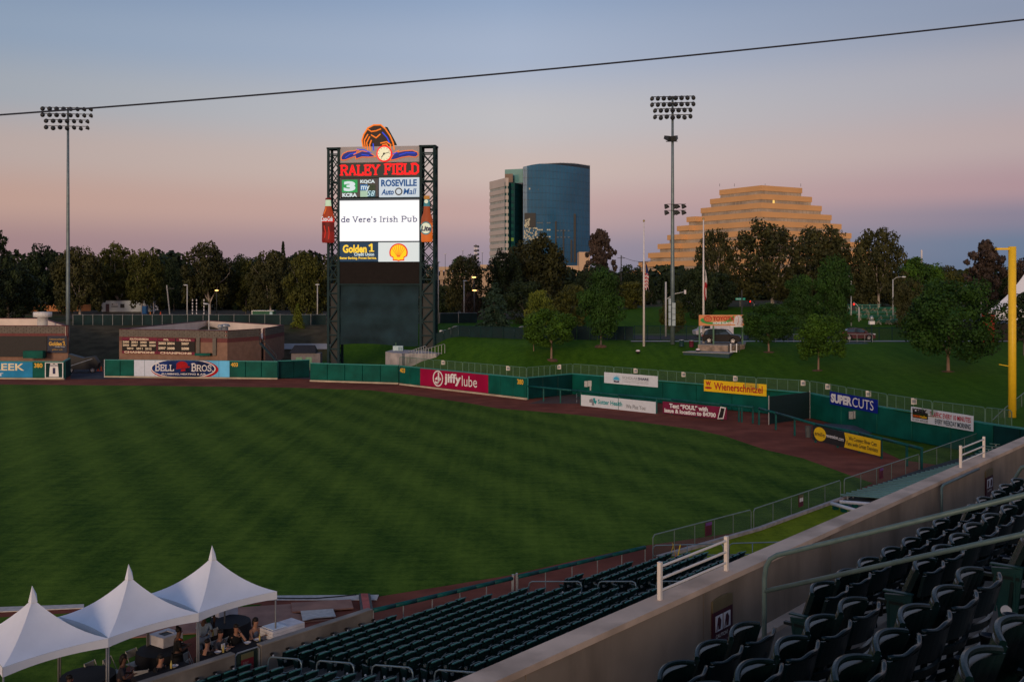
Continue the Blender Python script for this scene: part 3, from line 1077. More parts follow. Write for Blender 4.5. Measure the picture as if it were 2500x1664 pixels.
ch = thing('folding_chair', 'dark folding chair standing in the first bullpen beside the white banner', 'chair', q)
MB().box(-0.25, -0.22, 0.42, 0.25, 0.22, 0.46).build('seat', m_padd, ch)
MB().box(-0.25, 0.2, 0.6, 0.25, 0.24, 0.95).build('backrest', m_padd, ch)
for sx in (-0.22, 0.22):
    MB().tube([(sx, -0.2, 0), (sx, 0.22, 0.95)], 0.018, 6).tube([(sx, 0.22, 0), (sx, -0.2, 0.44)], 0.018, 6).build('leg', m_galv, ch)
sheet('bullpen_grass', [(q.x, q.y) for q in (G(2110, 1037), G(2400, 1109), G(2330, 1140), G(2200, 1122), G(2100, 1075))][::-1], 0.004, g_field)

# ------------------------------------------------------------ chain-link fence on the wall tops
m_link = see_through('chain_link', (0.10, 0.17, 0.12), 0.22)


def mesh_fence(name, label, A, B, zA, zB, hA, hB, m, bars, group=None, parent_cat='fence', r=0.035, link=True, cr=0.12):
    """framed chain-link panel; A,B world xy; z base; h height"""
    A, B = Vector((A[0], A[1], zA)), Vector((B[0], B[1], zB))
    root = thing(name, label, parent_cat, A, 0, group)
    d = (B - A)
    up = Vector((0, 0, 1))
    dn = d.normalized()
    a1, b1 = Vector((0, 0, 0)), d
    MB().tube([a1, a1 + up * (hA - cr), a1 + up * hA + dn * cr, b1 + up * hB - dn * cr, b1 + up * (hB - cr), b1], r, 6).build('frame', m, root)
    for i in range(1, bars + 1):
        t = i / (bars + 1)
        p = d * t
        MB().tube([p, p + up * (hA + (hB - hA) * t)], r * 0.75, 5).build('upright', m, root)
    if link:
        MB().add([a1 + up * 0.03, b1 + up * 0.03, b1 + up * (hB - 0.04), a1 + up * (hA - 0.04)], [(0, 1, 2, 3)]).build('chain_link', m_link, root)
    return root


fence_pts = [(976, 1058, 3), (1058, 1129, 3), (1130, 1204.5, 4), (1205.5, 1285, 4), (1287, 1342, 3), (1343, 1397, 3), (1399, 1498, 4), (1499.5, 1606, 4), (1607.5, 1721, 4),
             (1722.5, 1845, 4), (1847, 1976, 4), (1978, 2065, 4), (2067, 2165, 4), (2167, 2275, 4), (2277, 2404, 4), (2406, 2470, 3)]
ords = ['first, starting at the concrete ramp', 'second, above the crimson advert', 'third, above the word lube', 'fourth, above the 380 mark', 'fifth, on the short end wall', 'sixth, at the bullpen corner',
        'seventh, left of the sunburst sign', 'eighth, behind the sunburst sign', 'ninth, below the platform car', 'tenth, above the yellow sign', 'eleventh, at the divider screen', 'twelfth, above the deep blue sign',
        'thirteenth, right of the deep blue sign', 'fourteenth, above the radio sign', 'fifteenth, next to the foul pole', 'last, behind the foul pole']
m_ptag = mat('notice_white', (0.62, 0.57, 0.5), 0.6)
for i, ((a, b, n_), w_o) in enumerate(zip(fence_pts, ords)):
    A, B = wp(a, wd(a) + 0.2), wp(b, wd(b) + 0.2)
    f_ = mesh_fence('chain_link_fence', 'green chain link fence panel on the wall top, ' + w_o, A, B, WZ - 0.02, WZ - 0.02, 1.1, 1.1, m_fgreen, n_, 'fence panels along the top of the outfield wall')
    if i in (1, 3, 5, 7, 8, 9, 10, 11, 12, 13):
        t = {1: .72, 3: .45, 5: .4, 7: .0}.get(i, 0.5)
        t = {1: .35, 3: .45, 5: .4, 7: .5, 8: .55, 9: .6, 10: .88, 11: .5, 12: .55, 13: .6}[i]
        dx, dy = B[0] - A[0], B[1] - A[1]
        mb = MB().box(dx * t - 0.22, dy * t - 0.1, 0.62, dx * t + 0.22, dy * t - 0.07, 1.12, 0)
        mb.box(dx * t - 0.14, dy * t - 0.115, 0.72, dx * t + 0.14, dy * t - 0.101, 0.98, 1)
        mb.build('notice', [m_ptag, m_grey], f_)
# ------------------------------------------------------------ right field side fence, bleachers, foul pole
m_rfence = mat('grey_green_steel', (0.20, 0.25, 0.22), 0.45, metal=0.35, var=0.12)
rf = [(1592, 1362), (1840, 1292), (2057, 1213.5), (2250, 1145.5), (2392, 1105)]


def rfp(px):
    y = lerp(rf, px)
    return G(px, y)


segs = [(1594, 1834, 1.0, 1.0, 4, 'nearest panel, beginning at the padded rail'), (1840, 2052, 1.0, 1.0, 4, 'second panel, carrying a small caution sign'),
        (2061, 2244, 1.0, 1.05, 4, 'third panel, in front of the warning track'), (2251, 2386, 1.08, 1.45, 3, 'fourth panel, beside the bleachers')]
for a, b, h0, h1, n_, w_o in segs:
    f_ = mesh_fence('side_fence', 'low chain link fence beside right field, ' + w_o, rfp(a), rfp(b), 0.05, 0.05, h0, h1, m_rfence, n_, 'fence panels along the right field stand', r=0.03)
    mid = {1594: .53, 1840: .5, 2061: .45}.get(a)
    if mid:
        d = rfp(b) - rfp(a)
        p = d * mid
        nn = Vector((d.y, -d.x, 0)).normalized() * 0.05
        ang = math.atan2(d.y, d.x)
        mb = MB().box(-0.25, -0.02, 0.3, 0.25, 0.02, 0.95, 0).box(-0.25, -0.03, 0.8, 0.25, -0.021, 0.95, 1)
        if a == 1840:
            mb.box(-0.2, -0.03, 0.58, -0.02, -0.021, 0.78, 2).box(0.02, -0.03, 0.58, 0.2, -0.021, 0.78, 2)
        o = mb.build('notice', [mat('maroon_notice', (0.09, 0.012, 0.03), 0.6), mat('lilac_notice', (0.16, 0.06, 0.25), 0.6) if a != 1840 else mat('olive_band', (0.12, 0.11, 0.05)), m_white], f_)
        o.location = (p.x + nn.x, p.y + nn.y, 0)
        o.rotation_euler = (0, 0, ang)
fx = [rfp(2392), Vector((37.4, 77.8, 0)), Vector((42.5, 84.5, 0))]
mesh_fence('side_fence', 'tall last panel of the side fence rising past the foul pole foot', fx[0], fx[1], 0.3, 1.2, 1.2, 1.9, m_rfence, 3, 'fence panels along the right field stand', r=0.03)
mesh_fence('side_fence', 'far side fence panel behind the yellow foul pole', fx[1], fx[2], 1.2, 1.8, 1.9, 2.0, m_rfence, 3, 'fence panels along the right field stand', r=0.03)
mb = MB()
for a, b in ((1592, 1840), (1840, 2057)):
    p, q = rfp(a), rfp(b)
    p, q = p + Vector((0.25, -0.2, 0)), q + Vector((0.25, -0.2, 0))
    mb.beam((p.x, p.y, 0.05), (q.x, q.y, 0.05), 0.22, 0.25)
mb.build('fence_kerb', mat('pale_kerb', (0.42, 0.36, 0.33), 0.9, var=0.2))['kind'] = 'structure'

fp = thing('foul_pole', 'thick yellow foul pole with a short arm at its top', 'pole', (38.1, 78.0, 0))
m_foul = mat('foul_yellow', (0.78, 0.50, 0.02), 0.45, var=0.05)
MB().tube([(0, 0, 0), (0, 0, 15.4)], 0.29, 14).build('pole', m_foul, fp, True)
MB().box(-1.25, -0.15, 15.15, -0.2, 0.15, 15.3).build('top_arm', m_foul, fp)
MB().beam((-0.2, 0, 6.3), (-1.05, -0.1, 6.45), 0.06, 0.06).build('wire_bracket', m_foul, fp)
MB().box(-0.75, -0.3, 0.0, -0.2, 0.3, 1.7).build('base_block', m_foul, fp)

# grass wedge between the seats and the bleachers
wedge = [rfp(1610), rfp(1760), rfp(1900), rfp(2026), G(2120, 1262), G(1960, 1400), G(1700, 1500)]
sheet('grass_wedge', [(p.x, p.y) for p in reversed(wedge)], 0.03, g_patch)

# green bleachers: one bench after another going away along the fence
m_bench = mat('pale_green_aluminium', (0.13, 0.25, 0.19), 0.5, metal=0.1, var=0.2, scale=0.8)
m_under = mat('dark_concrete', (0.05, 0.055, 0.05), 0.9)
sheet('bleacher_deck', [(p.x, p.y) for p in reversed([rfp(2026), rfp(2140), rfp(2250), rfp(2392), Vector((42, 83, 0)), Vector((50, 80, 0)), Vector((32, 52, 0)), G(2180, 1280)])], 0.06, m_under)
bd = Vector((0.93, -0.367, 0))
BL = 11.0
bm0 = MB()
bm0.box(0, -0.17, 0.20, BL, 0.17, 0.24).box(1.1, 0.172, 0.17, BL, 0.56, 0.2)
bme = bm0.build('bench', m_bench).data
bpy.data.objects.remove(bpy.data.objects['bench'])
lgm = MB()
for x in (0.4, 3.5, 7.0, 10.5):
    lgm.box(x - 0.04, -0.15, 0, x + 0.04, 0.15, 0.199)
lme = lgm.build('bench_legs', m_galv).data
bpy.data.objects.remove(bpy.data.objects['bench_legs'])
nb = 40
p_a, p_b = G(2040, 1218), Vector((37.2, 77.0, 0))
for i in range(nb):
    t = i / (nb - 1)
    p = p_a.lerp(p_b, t)
    z = 0.07 + 1.1 * sm(0.62, 1.0, t)
    lab = 'pale green aluminium bleacher bench, nearest of the long run beside the side fence' if i == 0 else (
        'pale green aluminium bleacher bench, farthest of the run, at the foul pole' if i == nb - 1 else 'pale green aluminium bench, %s from the near end of the bleachers' % ordn(i))
    root = thing('bleacher_bench', lab, 'bench', (p.x + 0.25, p.y - 0.1, z), math.atan2(bd.y, bd.x), 'bleacher benches along the right field fence')
    inst('plank', bme, root)
    inst('legs', lme, root)
# white pipe barrier with green brackets at the near end
pb = thing('pipe_barrier', 'white pipe barrier with green brackets at the near end of the bleachers', 'barrier', (*G(2026, 1226).xy, 0))
o = pb.location
for (a, b) in ((G(2030, 1228, 0.3), G(2112, 1252, 0.3)), (G(2050, 1224, 0.3), G(2150, 1232, 0.3))):
    MB().tube([a, b], 0.10, 10).build('pipe', m_white, pb, True, True)
    for k in range(4):
        c = a.lerp(b, (k + 0.5) / 4)
        MB().box(c.x - 0.14, c.y - 0.14, 0, c.x + 0.14, c.y + 0.14, 0.22).build('bracket', m_pad, pb, False, True)

# ------------------------------------------------------------ lower stand
N0, PITCH, RK = 26.3, 0.80, 0.1875


def zf(n):
    return 0.13 + RK * (N0 - n)


NR = 15
m_step = mat('step_concrete', (0.13, 0.12, 0.105), 0.9, var=0.2, scale=1.5, bump=0.2, spec=0.1)
mb = MB()
for k in range(NR + 3):
    n1 = N0 + 0.55 - PITCH * k
    n0 = n1 - PITCH
    z = zf(N0 - PITCH * k)
    s1 = {0: 24.9, 1: 27.7, 2: 29.6, 3: 31.4, 4: 33.0, 5: 35.2}.get(k, 37.2)
    pts = [SN(2, n0), SN(s1, n0), SN(s1, n1), SN(2, n1)]
    mb.prism([(p.x, p.y) for p in pts], -0.1 if k < 3 else z - 0.8, z)
mb.build('lower_stand_steps', m_step)['kind'] = 'structure'

m_seat = mat('seat_green', (0.003, 0.017, 0.018), 0.35, var=0.2, scale=6, spec=0.3)
m_seat2 = mat('seat_green_back', (0.002, 0.012, 0.0125), 0.27, var=0.3, scale=5, spec=0.32, dirt=(0.006, 0.018, 0.018), dscale=3)
m_iron = mat('seat_iron', (0.004, 0.014, 0.013), 0.45, var=0.1, spec=0.25)
m_dark = mat('seat_underside', (0.012, 0.016, 0.016), 0.6)


def curve_back(w, z0, z1, y, lean, rows_, cols=8, th=0.025, sag=0.05, lipc=0.0):
    """curved seat shell strips with slots between them; back towards -y, field towards +y"""
    mb = MB()
    for za, zb in rows_:
        vs = []
        for side in (0, 1):
            for zz in (za, zb):
                for i in range(cols + 1):
                    u = i / cols * 2 - 1
                    yy = y - sag * (1 - u * u) - lean * (zz - z0)
                    crown = lipc * (0.5 + 0.5 * math.cos(u * 6.3)) if zb == z1 and zz == zb else 0
                    vs.append((u * w / 2, yy + (th if side else 0), zz + crown))
        n_ = cols + 1
        fs = []
        for i in range(cols):
            fs.append((i, i + 1, n_ + i + 1, n_ + i))
            fs.append((2 * n_ + i + 1, 2 * n_ + i, 3 * n_ + i, 3 * n_ + i + 1))
            fs.append((n_ + i, n_ + i + 1, 3 * n_ + i + 1, 3 * n_ + i))
            fs.append((i + 1, i, 2 * n_ + i, 2 * n_ + i + 1))
        fs.append((0, n_, 3 * n_, 2 * n_))
        fs.append((cols, 2 * n_ + cols, 3 * n_ + cols, n_ + cols))
        mb.add(vs, fs)
    return mb


# far seats: one mesh each, still with backrest, tipped seat, arms, cup ring
def lower_seat():
    mb = MB()
    b = curve_back(0.46, 0.34, 0.84, 0.0, 0.22, ((0.34, 0.50), (0.53, 0.64), (0.67, 0.84)), cols=4, sag=0.05, lipc=0.02)
    mb.add(b.v, b.f, 0)
    st = curve_back(0.42, 0.36, 0.80, 0.13, 0.28, ((0.36, 0.80),), cols=4, sag=-0.04, th=0.04)
    mb.add(st.v, st.f, 0)
    for x in (-0.26,):
        mb.box(x - 0.02, -0.02, 0.0, x + 0.02, 0.06, 0.5, 1).box(x - 0.025, -0.05, 0.56, x + 0.025, 0.26, 0.6, 1)
    mb.beam((-0.22, -0.125, 0.835), (-0.05, -0.165, 0.862), 0.05, 0.03, 2).beam((-0.05, -0.165, 0.862), (0.07, -0.16, 0.85), 0.05, 0.03, 2).beam((0.07, -0.16, 0.85), (0.22, -0.115, 0.825), 0.05, 0.03, 2)
    mb.lathe([(0.045, 0), (0.05, 0.07), (0.04, 0.07)], 8, (-0.27, -0.17, 0.56), 3)
    return mb


m_lip = mat('seat_rim', (0.045, 0.17, 0.155), 0.4, var=0.3, scale=2)
m_cup = mat('cup_ring', (0.10, 0.13, 0.14), 0.4)
tmp = lower_seat().build('stadium_chair', [m_seat, m_iron, m_lip, m_cup])
ls_me = tmp.data
bpy.data.objects.remove(tmp)
SP = 0.54
cand = []
ord_ = ['front', 'second', 'third', 'fourth', 'fifth', 'sixth', 'seventh', 'eighth', 'ninth', 'tenth', 'eleventh', 'twelfth', 'thirteenth', 'fourteenth', 'fifteenth']
sections = [('left of the near aisle', 8.0, 18.75, 18.75), ('between the two aisles of the lower stand', 19.95, 29.25, 19.95), ('beyond the far aisle', 30.4, 35.5, 30.4)]
front_end = {0: 24.8, 1: 27.6, 2: 28.5, 3: 29.3}
for si, (sn, s0, s1, fr) in enumerate(sections):
    for k in range(NR):
        n_ = N0 - PITCH * k
        a, b = s0, s1
        if si == 1:
            b = min(b, front_end.get(k, 99))
        if si == 2:
            if k < 4:
                continue
            b = min(b, {4: 31.8, 5: 34.0}.get(k, 99))
        ss = []
        if si == 0:
            s = b - SP / 2
            while s > a:
                ss.append(s)
                s -= SP
        else:
            s = a + SP / 2
            while s < b - SP * 0.4:
                ss.append(s)
                s += SP
        for s in ss:
            p = SN(s, n_, zf(n_))
            x, y = proj(p + Vector((0, 0, 0.9)))
            if x < -20 or x > 2520 or y > 1690:
                continue
            q = p + Vector((0, 0, 0.95))
            # sight line against the parapet (n 5.45..5.7, z 9.3)
            nq = q.dot(UN)
            t = 5.6 / nq
            if H + (q.z - H) * t < 9.27:
                continue
            cand.append((q.length, p, k, (si, int(abs(s - fr) / SP))))
cand.sort(key=lambda c: (Vector((c[1].x, c[1].y, c[1].z - H)).length))
ORD = ord_ + ['sixteenth', 'seventeenth', 'eighteenth', 'nineteenth', 'twentieth', 'twenty-first', 'twenty-second']
ORD[0] = 'first'
SECN = ['left of the near aisle', 'right of the near aisle', 'right of the far aisle']
for d, p, k, (si, j) in cand[:300]:
    o = inst('stadium_chair', ls_me, None, p, rot=(random.uniform(-0.02, 0.02), 0, US_ANG + random.uniform(-0.03, 0.03)))
    tag(o, 'green stadium chair, %s row of lower stand, %s %s' % (ord_[k], ORD[min(j, 21)], SECN[si]), 'chair', 'stadium chairs of the lower stand')
rest = MB()
low = lower_seat()
cs, sn_ = math.cos(US_ANG), math.sin(US_ANG)
for d, p, k, s_ in cand[300:]:
    o = len(rest.v)
    rest.v += [(p.x + v[0] * cs - v[1] * sn_, p.y + v[0] * sn_ + v[1] * cs, p.z + v[2]) for v in low.v]
    rest.f += [tuple(i + o for i in f) for f in low.f]
    rest.m += low.m
if rest.v:
    tag(rest.build('stadium_chairs', [m_seat, m_iron, m_lip, m_cup]), 'farthest dark green tip-up seats of the lower stand beyond the far aisle', 'chairs', kind='stuff')

# aisle end panels with a round row number
m_disc = mat('number_disc', (0.72, 0.72, 0.70), 0.4)
for s_a, ks, lab in ((19.93, range(0, 13), 'near'), (30.38, range(4, 13), 'far')):
    for k in ks:
        n_ = N0 - PITCH * k
        p = SN(s_a, n_, zf(n_))
        x, y = proj(p)
        if y > 1700:
            continue
        root = thing('end_standard', 'dark end panel with round white number, %s row, %s aisle' % (ord_[k], lab), 'seat end panel', p, US_ANG, 'aisle end panels of the lower stand')
        MB().add([(-0.02, -0.02, 0.28), (-0.02, 0.12, 0.28), (-0.02, 0.22, 0.6), (-0.02, -0.06, 0.6), (0.02, -0.02, 0.28), (0.02, 0.12, 0.28), (0.02, 0.22, 0.6), (0.02, -0.06, 0.6)],
                 [(0, 1, 2, 3), (7, 6, 5, 4), (0, 4, 5, 1), (1, 5, 6, 2), (2, 6, 7, 3), (3, 7, 4, 0)]).build('panel', m_seat, root)
        MB().box(-0.02, 0.0, 0, 0.02, 0.03, 0.28).box(-0.02, 0.07, 0, 0.02, 0.1, 0.28).build('leg', m_iron, root)
        MB().lathe([(0.0, 0), (0.045, 0), (0.045, 0.012), (0, 0.012)], 10, (-0.02, 0.05, 0.33), axis=(-1, 0, 0)).build('number_disc', m_disc, root)

# aisle hoop rails
m_hoop = mat('hoop_steel', (0.17, 0.24, 0.27), 0.35, metal=0.4, var=0.1)


def hoop(label, n0, n1, s, mid=0, h=0.92, group='hoop handrails in the lower aisles'):
    a, b = SN(s, n0, zf(n0) - 0.05), SN(s, n1, zf(n1) - 0.05)
    root = thing('aisle_handrail', label, 'handrail', a, 0, group)
    d = b - a
    ta, tb_ = Vector((0, 0, h)), d + Vector((0, 0, h))
    dn = (tb_ - ta).normalized() * 0.16
    MB().tube([Vector((0, 0, 0)), ta - Vector((0, 0, 0.16)), ta - Vector((0, 0, 0.05)) + dn * 0.3, ta + dn, tb_ - dn, tb_ - dn * 0.3 - Vector((0, 0, 0.05)), tb_ - Vector((0, 0, 0.16)), d], 0.024, 8).build('hoop', m_hoop, root, True)
    MB().tube([Vector((0, 0, h * 0.52)), d + Vector((0, 0, h * 0.52))], 0.02, 6).build('mid_rail', m_hoop, root, True)
    for k in range(mid):
        t = (k + 1) / (mid + 1)
        MB().tube([d * t, d * t + Vector((0, 0, h))], 0.02, 6).build('post', m_hoop, root, True)
    return root


def nsol(px, s):
    r = (px - 1250) / F
    return s * (0.645 - 0.764 * r) / (0.764 + 0.645 * r)


for a, b, w_o in ((655, 736, 'first from the concrete wall'), (773, 864, 'second from the concrete wall'), (908, 1008, 'third from the concrete wall'), (1061, 1240, 'fourth from the concrete wall')):
    hoop('steel hoop handrail in the near aisle, ' + w_o, nsol(a, 19.3), nsol(b, 19.3), 19.3)
for a, b, w_o in ((1291, 1420, 'next to the gate post'), (1460, 1553, 'middle one'), (1602, 1780, 'behind the white parapet rail')):
    hoop('steel hoop handrail in the far aisle, ' + w_o, nsol(a, 29.8), nsol(b, 29.8), 29.8)
for a, b, mid, w_o in ((1594, 1766, 1, 'left one with yellow tape'), (1780, 1957, 2, 'right one, ending behind the parapet')):
    hoop('long steel handrail between seats and grass, ' + w_o, nsol(a, 36.6), nsol(b, 36.6), 36.6, mid, group='long handrails beside the grass wedge')
q = SN(36.2, nsol(1650, 36.2), 1.0)
cn = thing('safety_cone', 'orange cone tied with yellow tape among the last seats', 'cone', q)
MB().lathe([(0.16, 0), (0.02, 0.5), (0, 0.5)], 12).box(-0.2, -0.2, -0.02, 0.2, 0.2, 0.015).build('cone', mat('cone_orange', (0.85, 0.10, 0.02), 0.5), cn)
MB().beam((0.05, 0, 0.3), (-0.15, 0, 1.0), 0.05, 0.01).beam((0.05, 0, 0.3), (0.2, 0.1, 0.9), 0.05, 0.01).beam((-0.3, 0, 0.1), (-0.1, 0, 0.95), 0.05, 0.01).build('tape', mat('tape_yellow', (0.7, 0.5, 0.02)), cn)

# padded front rail and gate posts
for (a, b, lab, posts) in (((SN(24.5, 27.1), SN(30.7, 25.92)), None, 'teal padded front rail of the lower stand, near length', 4), ((SN(31.0, 25.87), SN(38.1, 24.52)), None, 'teal padded front rail of the lower stand, far length', 4)):
    A, B = a
    root = thing('padded_rail', lab, 'railing', A, 0)
    d = B - A
    k = 7
    for i in range(k):
        MB().tube([d * ((i + 0.01) / k) + Vector((0, 0, 1.0)), d * ((i + 0.99) / k) + Vector((0, 0, 1.0))], 0.085, 8).build('pad', m_rail, root, True)
    for i in range(posts + 2):
        p = d * (i / (posts + 1))
        MB().tube([p, p + Vector((0, 0, 1.0))], 0.025, 6).build('post', m_galv, root)
gp = SN(30.85, 25.9)
root = thing('gate', 'narrow steel gate posts between the two padded front rails', 'gate', gp)
for dx in (-0.12, 0.12):
    MB().box(US.x * dx - 0.04, US.y * dx - 0.04, 0, US.x * dx + 0.04, US.y * dx + 0.04, 1.15).build('post', m_galv, root)
MB().beam(US * -0.12 + Vector((0, 0, 1.1)), US * 0.12 + Vector((0, 0, 1.1)), 0.03, 0.03).beam(US * -0.12 + Vector((0, 0, 0.3)), US * 0.12 + Vector((0, 0, 0.3)), 0.03, 0.03).build('crossbar', m_galv, root)

# concrete wall of the party area with cup holders
m_wcon = mat('field_wall_concrete', (0.23, 0.20, 0.165), 0.9, var=0.15, scale=2, bump=0.2, dirt=(0.14, 0.12, 0.1), dscale=0.6, spec=0.1)
for (s0, s1, lab) in ((19.75, 24.45, 'low concrete wall with cup holders between the seats and the red carpet ramp'), (4.0, 18.75, 'low concrete wall beside the tented tables, nearer length')):
    A = SN(s0, 27.1)
    root = thing('concrete_wall', lab, 'wall', A, US_ANG)
    MB().box(0, 0, 0, s1 - s0, 0.22, 1.02).build('wall', m_wcon, root)
    MB().box(-0.01, -0.02, 1.022, s1 - s0 + 0.01, 0.24, 1.06).build('coping', m_conc, root)
    s = 0.35
    while s < s1 - s0:
        mb = MB().lathe([(0.045, 0), (0.055, 0.11), (0.045, 0.11), (0.04, 0.01)], 8, (s, -0.08, 0.62), 0).box(s - 0.03, -0.14, 0.63, s + 0.03, -0.136, 0.69, 1).box(s - 0.03, -0.04, 0.66, s + 0.03, 0, 0.7, 0)
        mb.build('cup_holder', [m_blk, m_white], root)
        s += 0.62
A = SN(18.8, 27.15)
root = thing('wall_gate', 'steel gate with a maroon notice in the concrete wall at the aisle foot', 'gate', A, US_ANG)
MB().tube([(0, 0, 0), (0, 0, 0.95), (0.08, 0, 1.02), (0.82, 0, 1.02), (0.9, 0, 0.95), (0.9, 0, 0)], 0.025, 8).build('frame', m_galv, root)
MB().add([(0.03, 0, 0.05), (0.88, 0, 0.05), (0.88, 0, 0.98), (0.03, 0, 0.98)], [(0, 1, 2, 3)]).build('chain_link', m_link, root)
nb_ = MB().box(0.2, -0.05, 0.3, 0.65, -0.03, 0.78, 0).box(0.2, -0.05, 0.781, 0.65, -0.03, 0.95, 1).build('notice', [mat('maroon_notice2', (0.13, 0.012, 0.02), 0.6), mat('olive_band', (0.12, 0.11, 0.05))], root)
tx('lettering', 'EVENT\nENTRANCE', (0.25, 0.4, 0.6, 0.7), mat('pinkish', (0.3, 0.2, 0.2)), nb_, y=-0.06)

# ------------------------------------------------------------ parapet and upper stand
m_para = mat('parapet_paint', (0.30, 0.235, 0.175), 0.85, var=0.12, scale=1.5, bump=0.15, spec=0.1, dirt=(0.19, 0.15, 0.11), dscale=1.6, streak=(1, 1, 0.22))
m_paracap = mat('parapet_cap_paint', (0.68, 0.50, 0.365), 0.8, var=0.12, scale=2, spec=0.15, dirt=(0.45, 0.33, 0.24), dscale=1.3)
NW, ZW = 5.45, 9.3
root = thing('parapet_wall', 'long cream concrete parapet running diagonally in front of the near seats', 'wall', SN(0, NW), US_ANG)
joints = [3.0, 6.63, 9.6, 12.9, 16.2, 19.5, 23, 27, 31, 36, 42]
for a, b in zip([-4] + joints, joints + [50]):
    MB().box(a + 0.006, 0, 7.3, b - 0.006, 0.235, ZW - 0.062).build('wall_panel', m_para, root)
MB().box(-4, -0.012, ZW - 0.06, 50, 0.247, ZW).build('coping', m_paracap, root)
root['label'] = 'long cream concrete parapet running diagonally in front of the near seats'


def s_on(px, y):      # s of a point on the parapet's inner top edge
    r = (px - 1250) / F
    return NW * (0.764 + 0.645 * r) / (0.645 - 0.764 * r)


m_cream = mat('cream_rail', (0.82, 0.74, 0.64), 0.55, var=0.05)
for a, b, lab in ((1643, 1799, 'near cream three bar railing standing on the parapet'), (2363, 2419, 'far cream three bar railing standing on the parapet')):
    s0, s1 = s_on(a, 0), s_on(b, 0)
    if a == 1643:
        s0, s1 = s_on(1636, 0), s_on(1797, 0)
    root = thing('parapet_railing', lab, 'railing', SN(s0, NW + 0.12, ZW), US_ANG)
    for x in (0, s1 - s0):
        MB().box(x - 0.02, -0.02, 0, x + 0.02, 0.02, 0.385).build('post', m_cream, root)
    for z in (0.09, 0.21, 0.335):
        MB().tube([(0.022, 0, z), (s1 - s0 - 0.022, 0, z)], 0.014, 8).build('bar', m_cream, root)
# caution signs
m_sgm = mat('caution_maroon', (0.055, 0.012, 0.022), 0.5)
m_olive = mat('caution_olive', (0.16, 0.13, 0.07), 0.5)
for px, w_, z0, z1, lab in ((1724, 0.44, 8.52, 9.12, 'maroon caution sign with two white pictograms on the near parapet'), (2400, 0.44, 8.55, 9.12, 'dark maroon caution sign on the far part of the parapet')):
    s0 = s_on(px, 0) + 0.1
    root = thing('caution_sign', lab, 'sign', SN(s0, NW - 0.02, z0), US_ANG)
    hh = z1 - z0
    MB().box(0, -0.006, 0, w_, 0.012, hh * 0.78).build('panel', m_sgm, root)
    MB().plate([(0, hh * 0.78), (w_, hh * 0.78), (w_, hh * 0.98), (w_ * .8, hh * 1.01), (w_ * .5, hh * 1.02), (w_ * .2, hh * 1.01), (0, hh * 0.98)], -0.006, 0.012).build('top_band', m_olive, root)
    pc = MB()
    for k in (0, 1):
        x0 = w_ * (0.12 + 0.4 * k)
        pc.box(x0, -0.012, hh * .42, x0 + w_ * .34, -0.007, hh * .7, 0)
        pc.plate([(x0 + w_ * .17, hh * .68), (x0 + w_ * .26, hh * .6), (x0 + w_ * .22, hh * .45), (x0 + w_ * .12, hh * .45), (x0 + w_ * .1, hh * .58)], -0.016, -0.013, 1)
        pc.stroke([(x0 + w_ * .04, hh * .44), (x0 + w_ * .12, hh * .66)], 0.012, -0.016, 1, 0.003)
    pc.build('pictogram', [mat('pictogram_white', (0.6, 0.6, 0.62)), m_sgm], root)
    tx('lettering', 'CAUTION!', (w_ * .12, hh * .3, w_ * .72, hh * .37), m_ptag, root, y=-0.012, bold=0.02)
    tx('small_print', 'Watch for flying objects\nentering the seating area', (w_ * .12, hh * .12, w_ * .85, hh * .25), mat('small_print_grey', (0.2, 0.15, 0.16)), root, y=-0.012)

# upper steps
ZR3, NR3, UP, UR = 8.87, 3.86, 0.85, 0.375
m_ustep = mat('upper_concrete', (0.27, 0.21, 0.155), 0.9, var=0.18, scale=3, bump=0.25, spec=0.1, dirt=(0.17, 0.135, 0.1), dscale=1.2)
mb = MB()
for k in range(-1, 8):
    z = ZR3 - UR + UR * (k + 1) if k >= 0 else ZR3 - UR
    n1 = NR3 + 0.62 - UP * k if k >= 0 else NW
    n0 = NR3 + 0.62 - UP * (k + 1)
    pts = [SN(-6, n0), SN(60, n0), SN(60, n1), SN(-6, n1)]
    mb.prism([(p.x, p.y) for p in pts], z - 0.9, z)
mb.build('upper_stand_steps', m_ustep)['kind'] = 'structure'
tag(MB().prism([(p.x, p.y) for p in (SN(-6, -3.0), SN(60, -3.0), SN(60, NR3 + 0.62 - UP * 8), SN(-6, NR3 + 0.62 - UP * 8))], ZR3, ZR3 + UR * 7).build('upper_concourse', m_ustep), kind='structure')
# gutter strip at the foot of the parapet
tag(MB().prism([(p.x, p.y) for p in (SN(-4, NW - 0.16), SN(50, NW - 0.16), SN(50, NW - 0.003), SN(-4, NW - 0.003))], ZR3 - UR, ZR3 - UR + 0.05).build('gutter_kerb', m_paracap), kind='structure')

# upper seats with parts
m_cupb = mat('black_plastic', (0.012, 0.014, 0.015), 0.35, spec=0.5)
m_tan = mat('seat_slot_tan', (0.16, 0.125, 0.06), 0.6)
bk = curve_back(0.48, 0.28, 0.86, 0.0, 0.26, ((0.28, 0.32), (0.36, 0.41), (0.45, 0.50), (0.545, 0.60), (0.645, 0.83)), cols=10, th=0.028, sag=0.055, lipc=0.015)
tmp = bk.build('backrest', m_seat2, None, False)
bk_me = tmp.data
bpy.data.objects.remove(tmp)
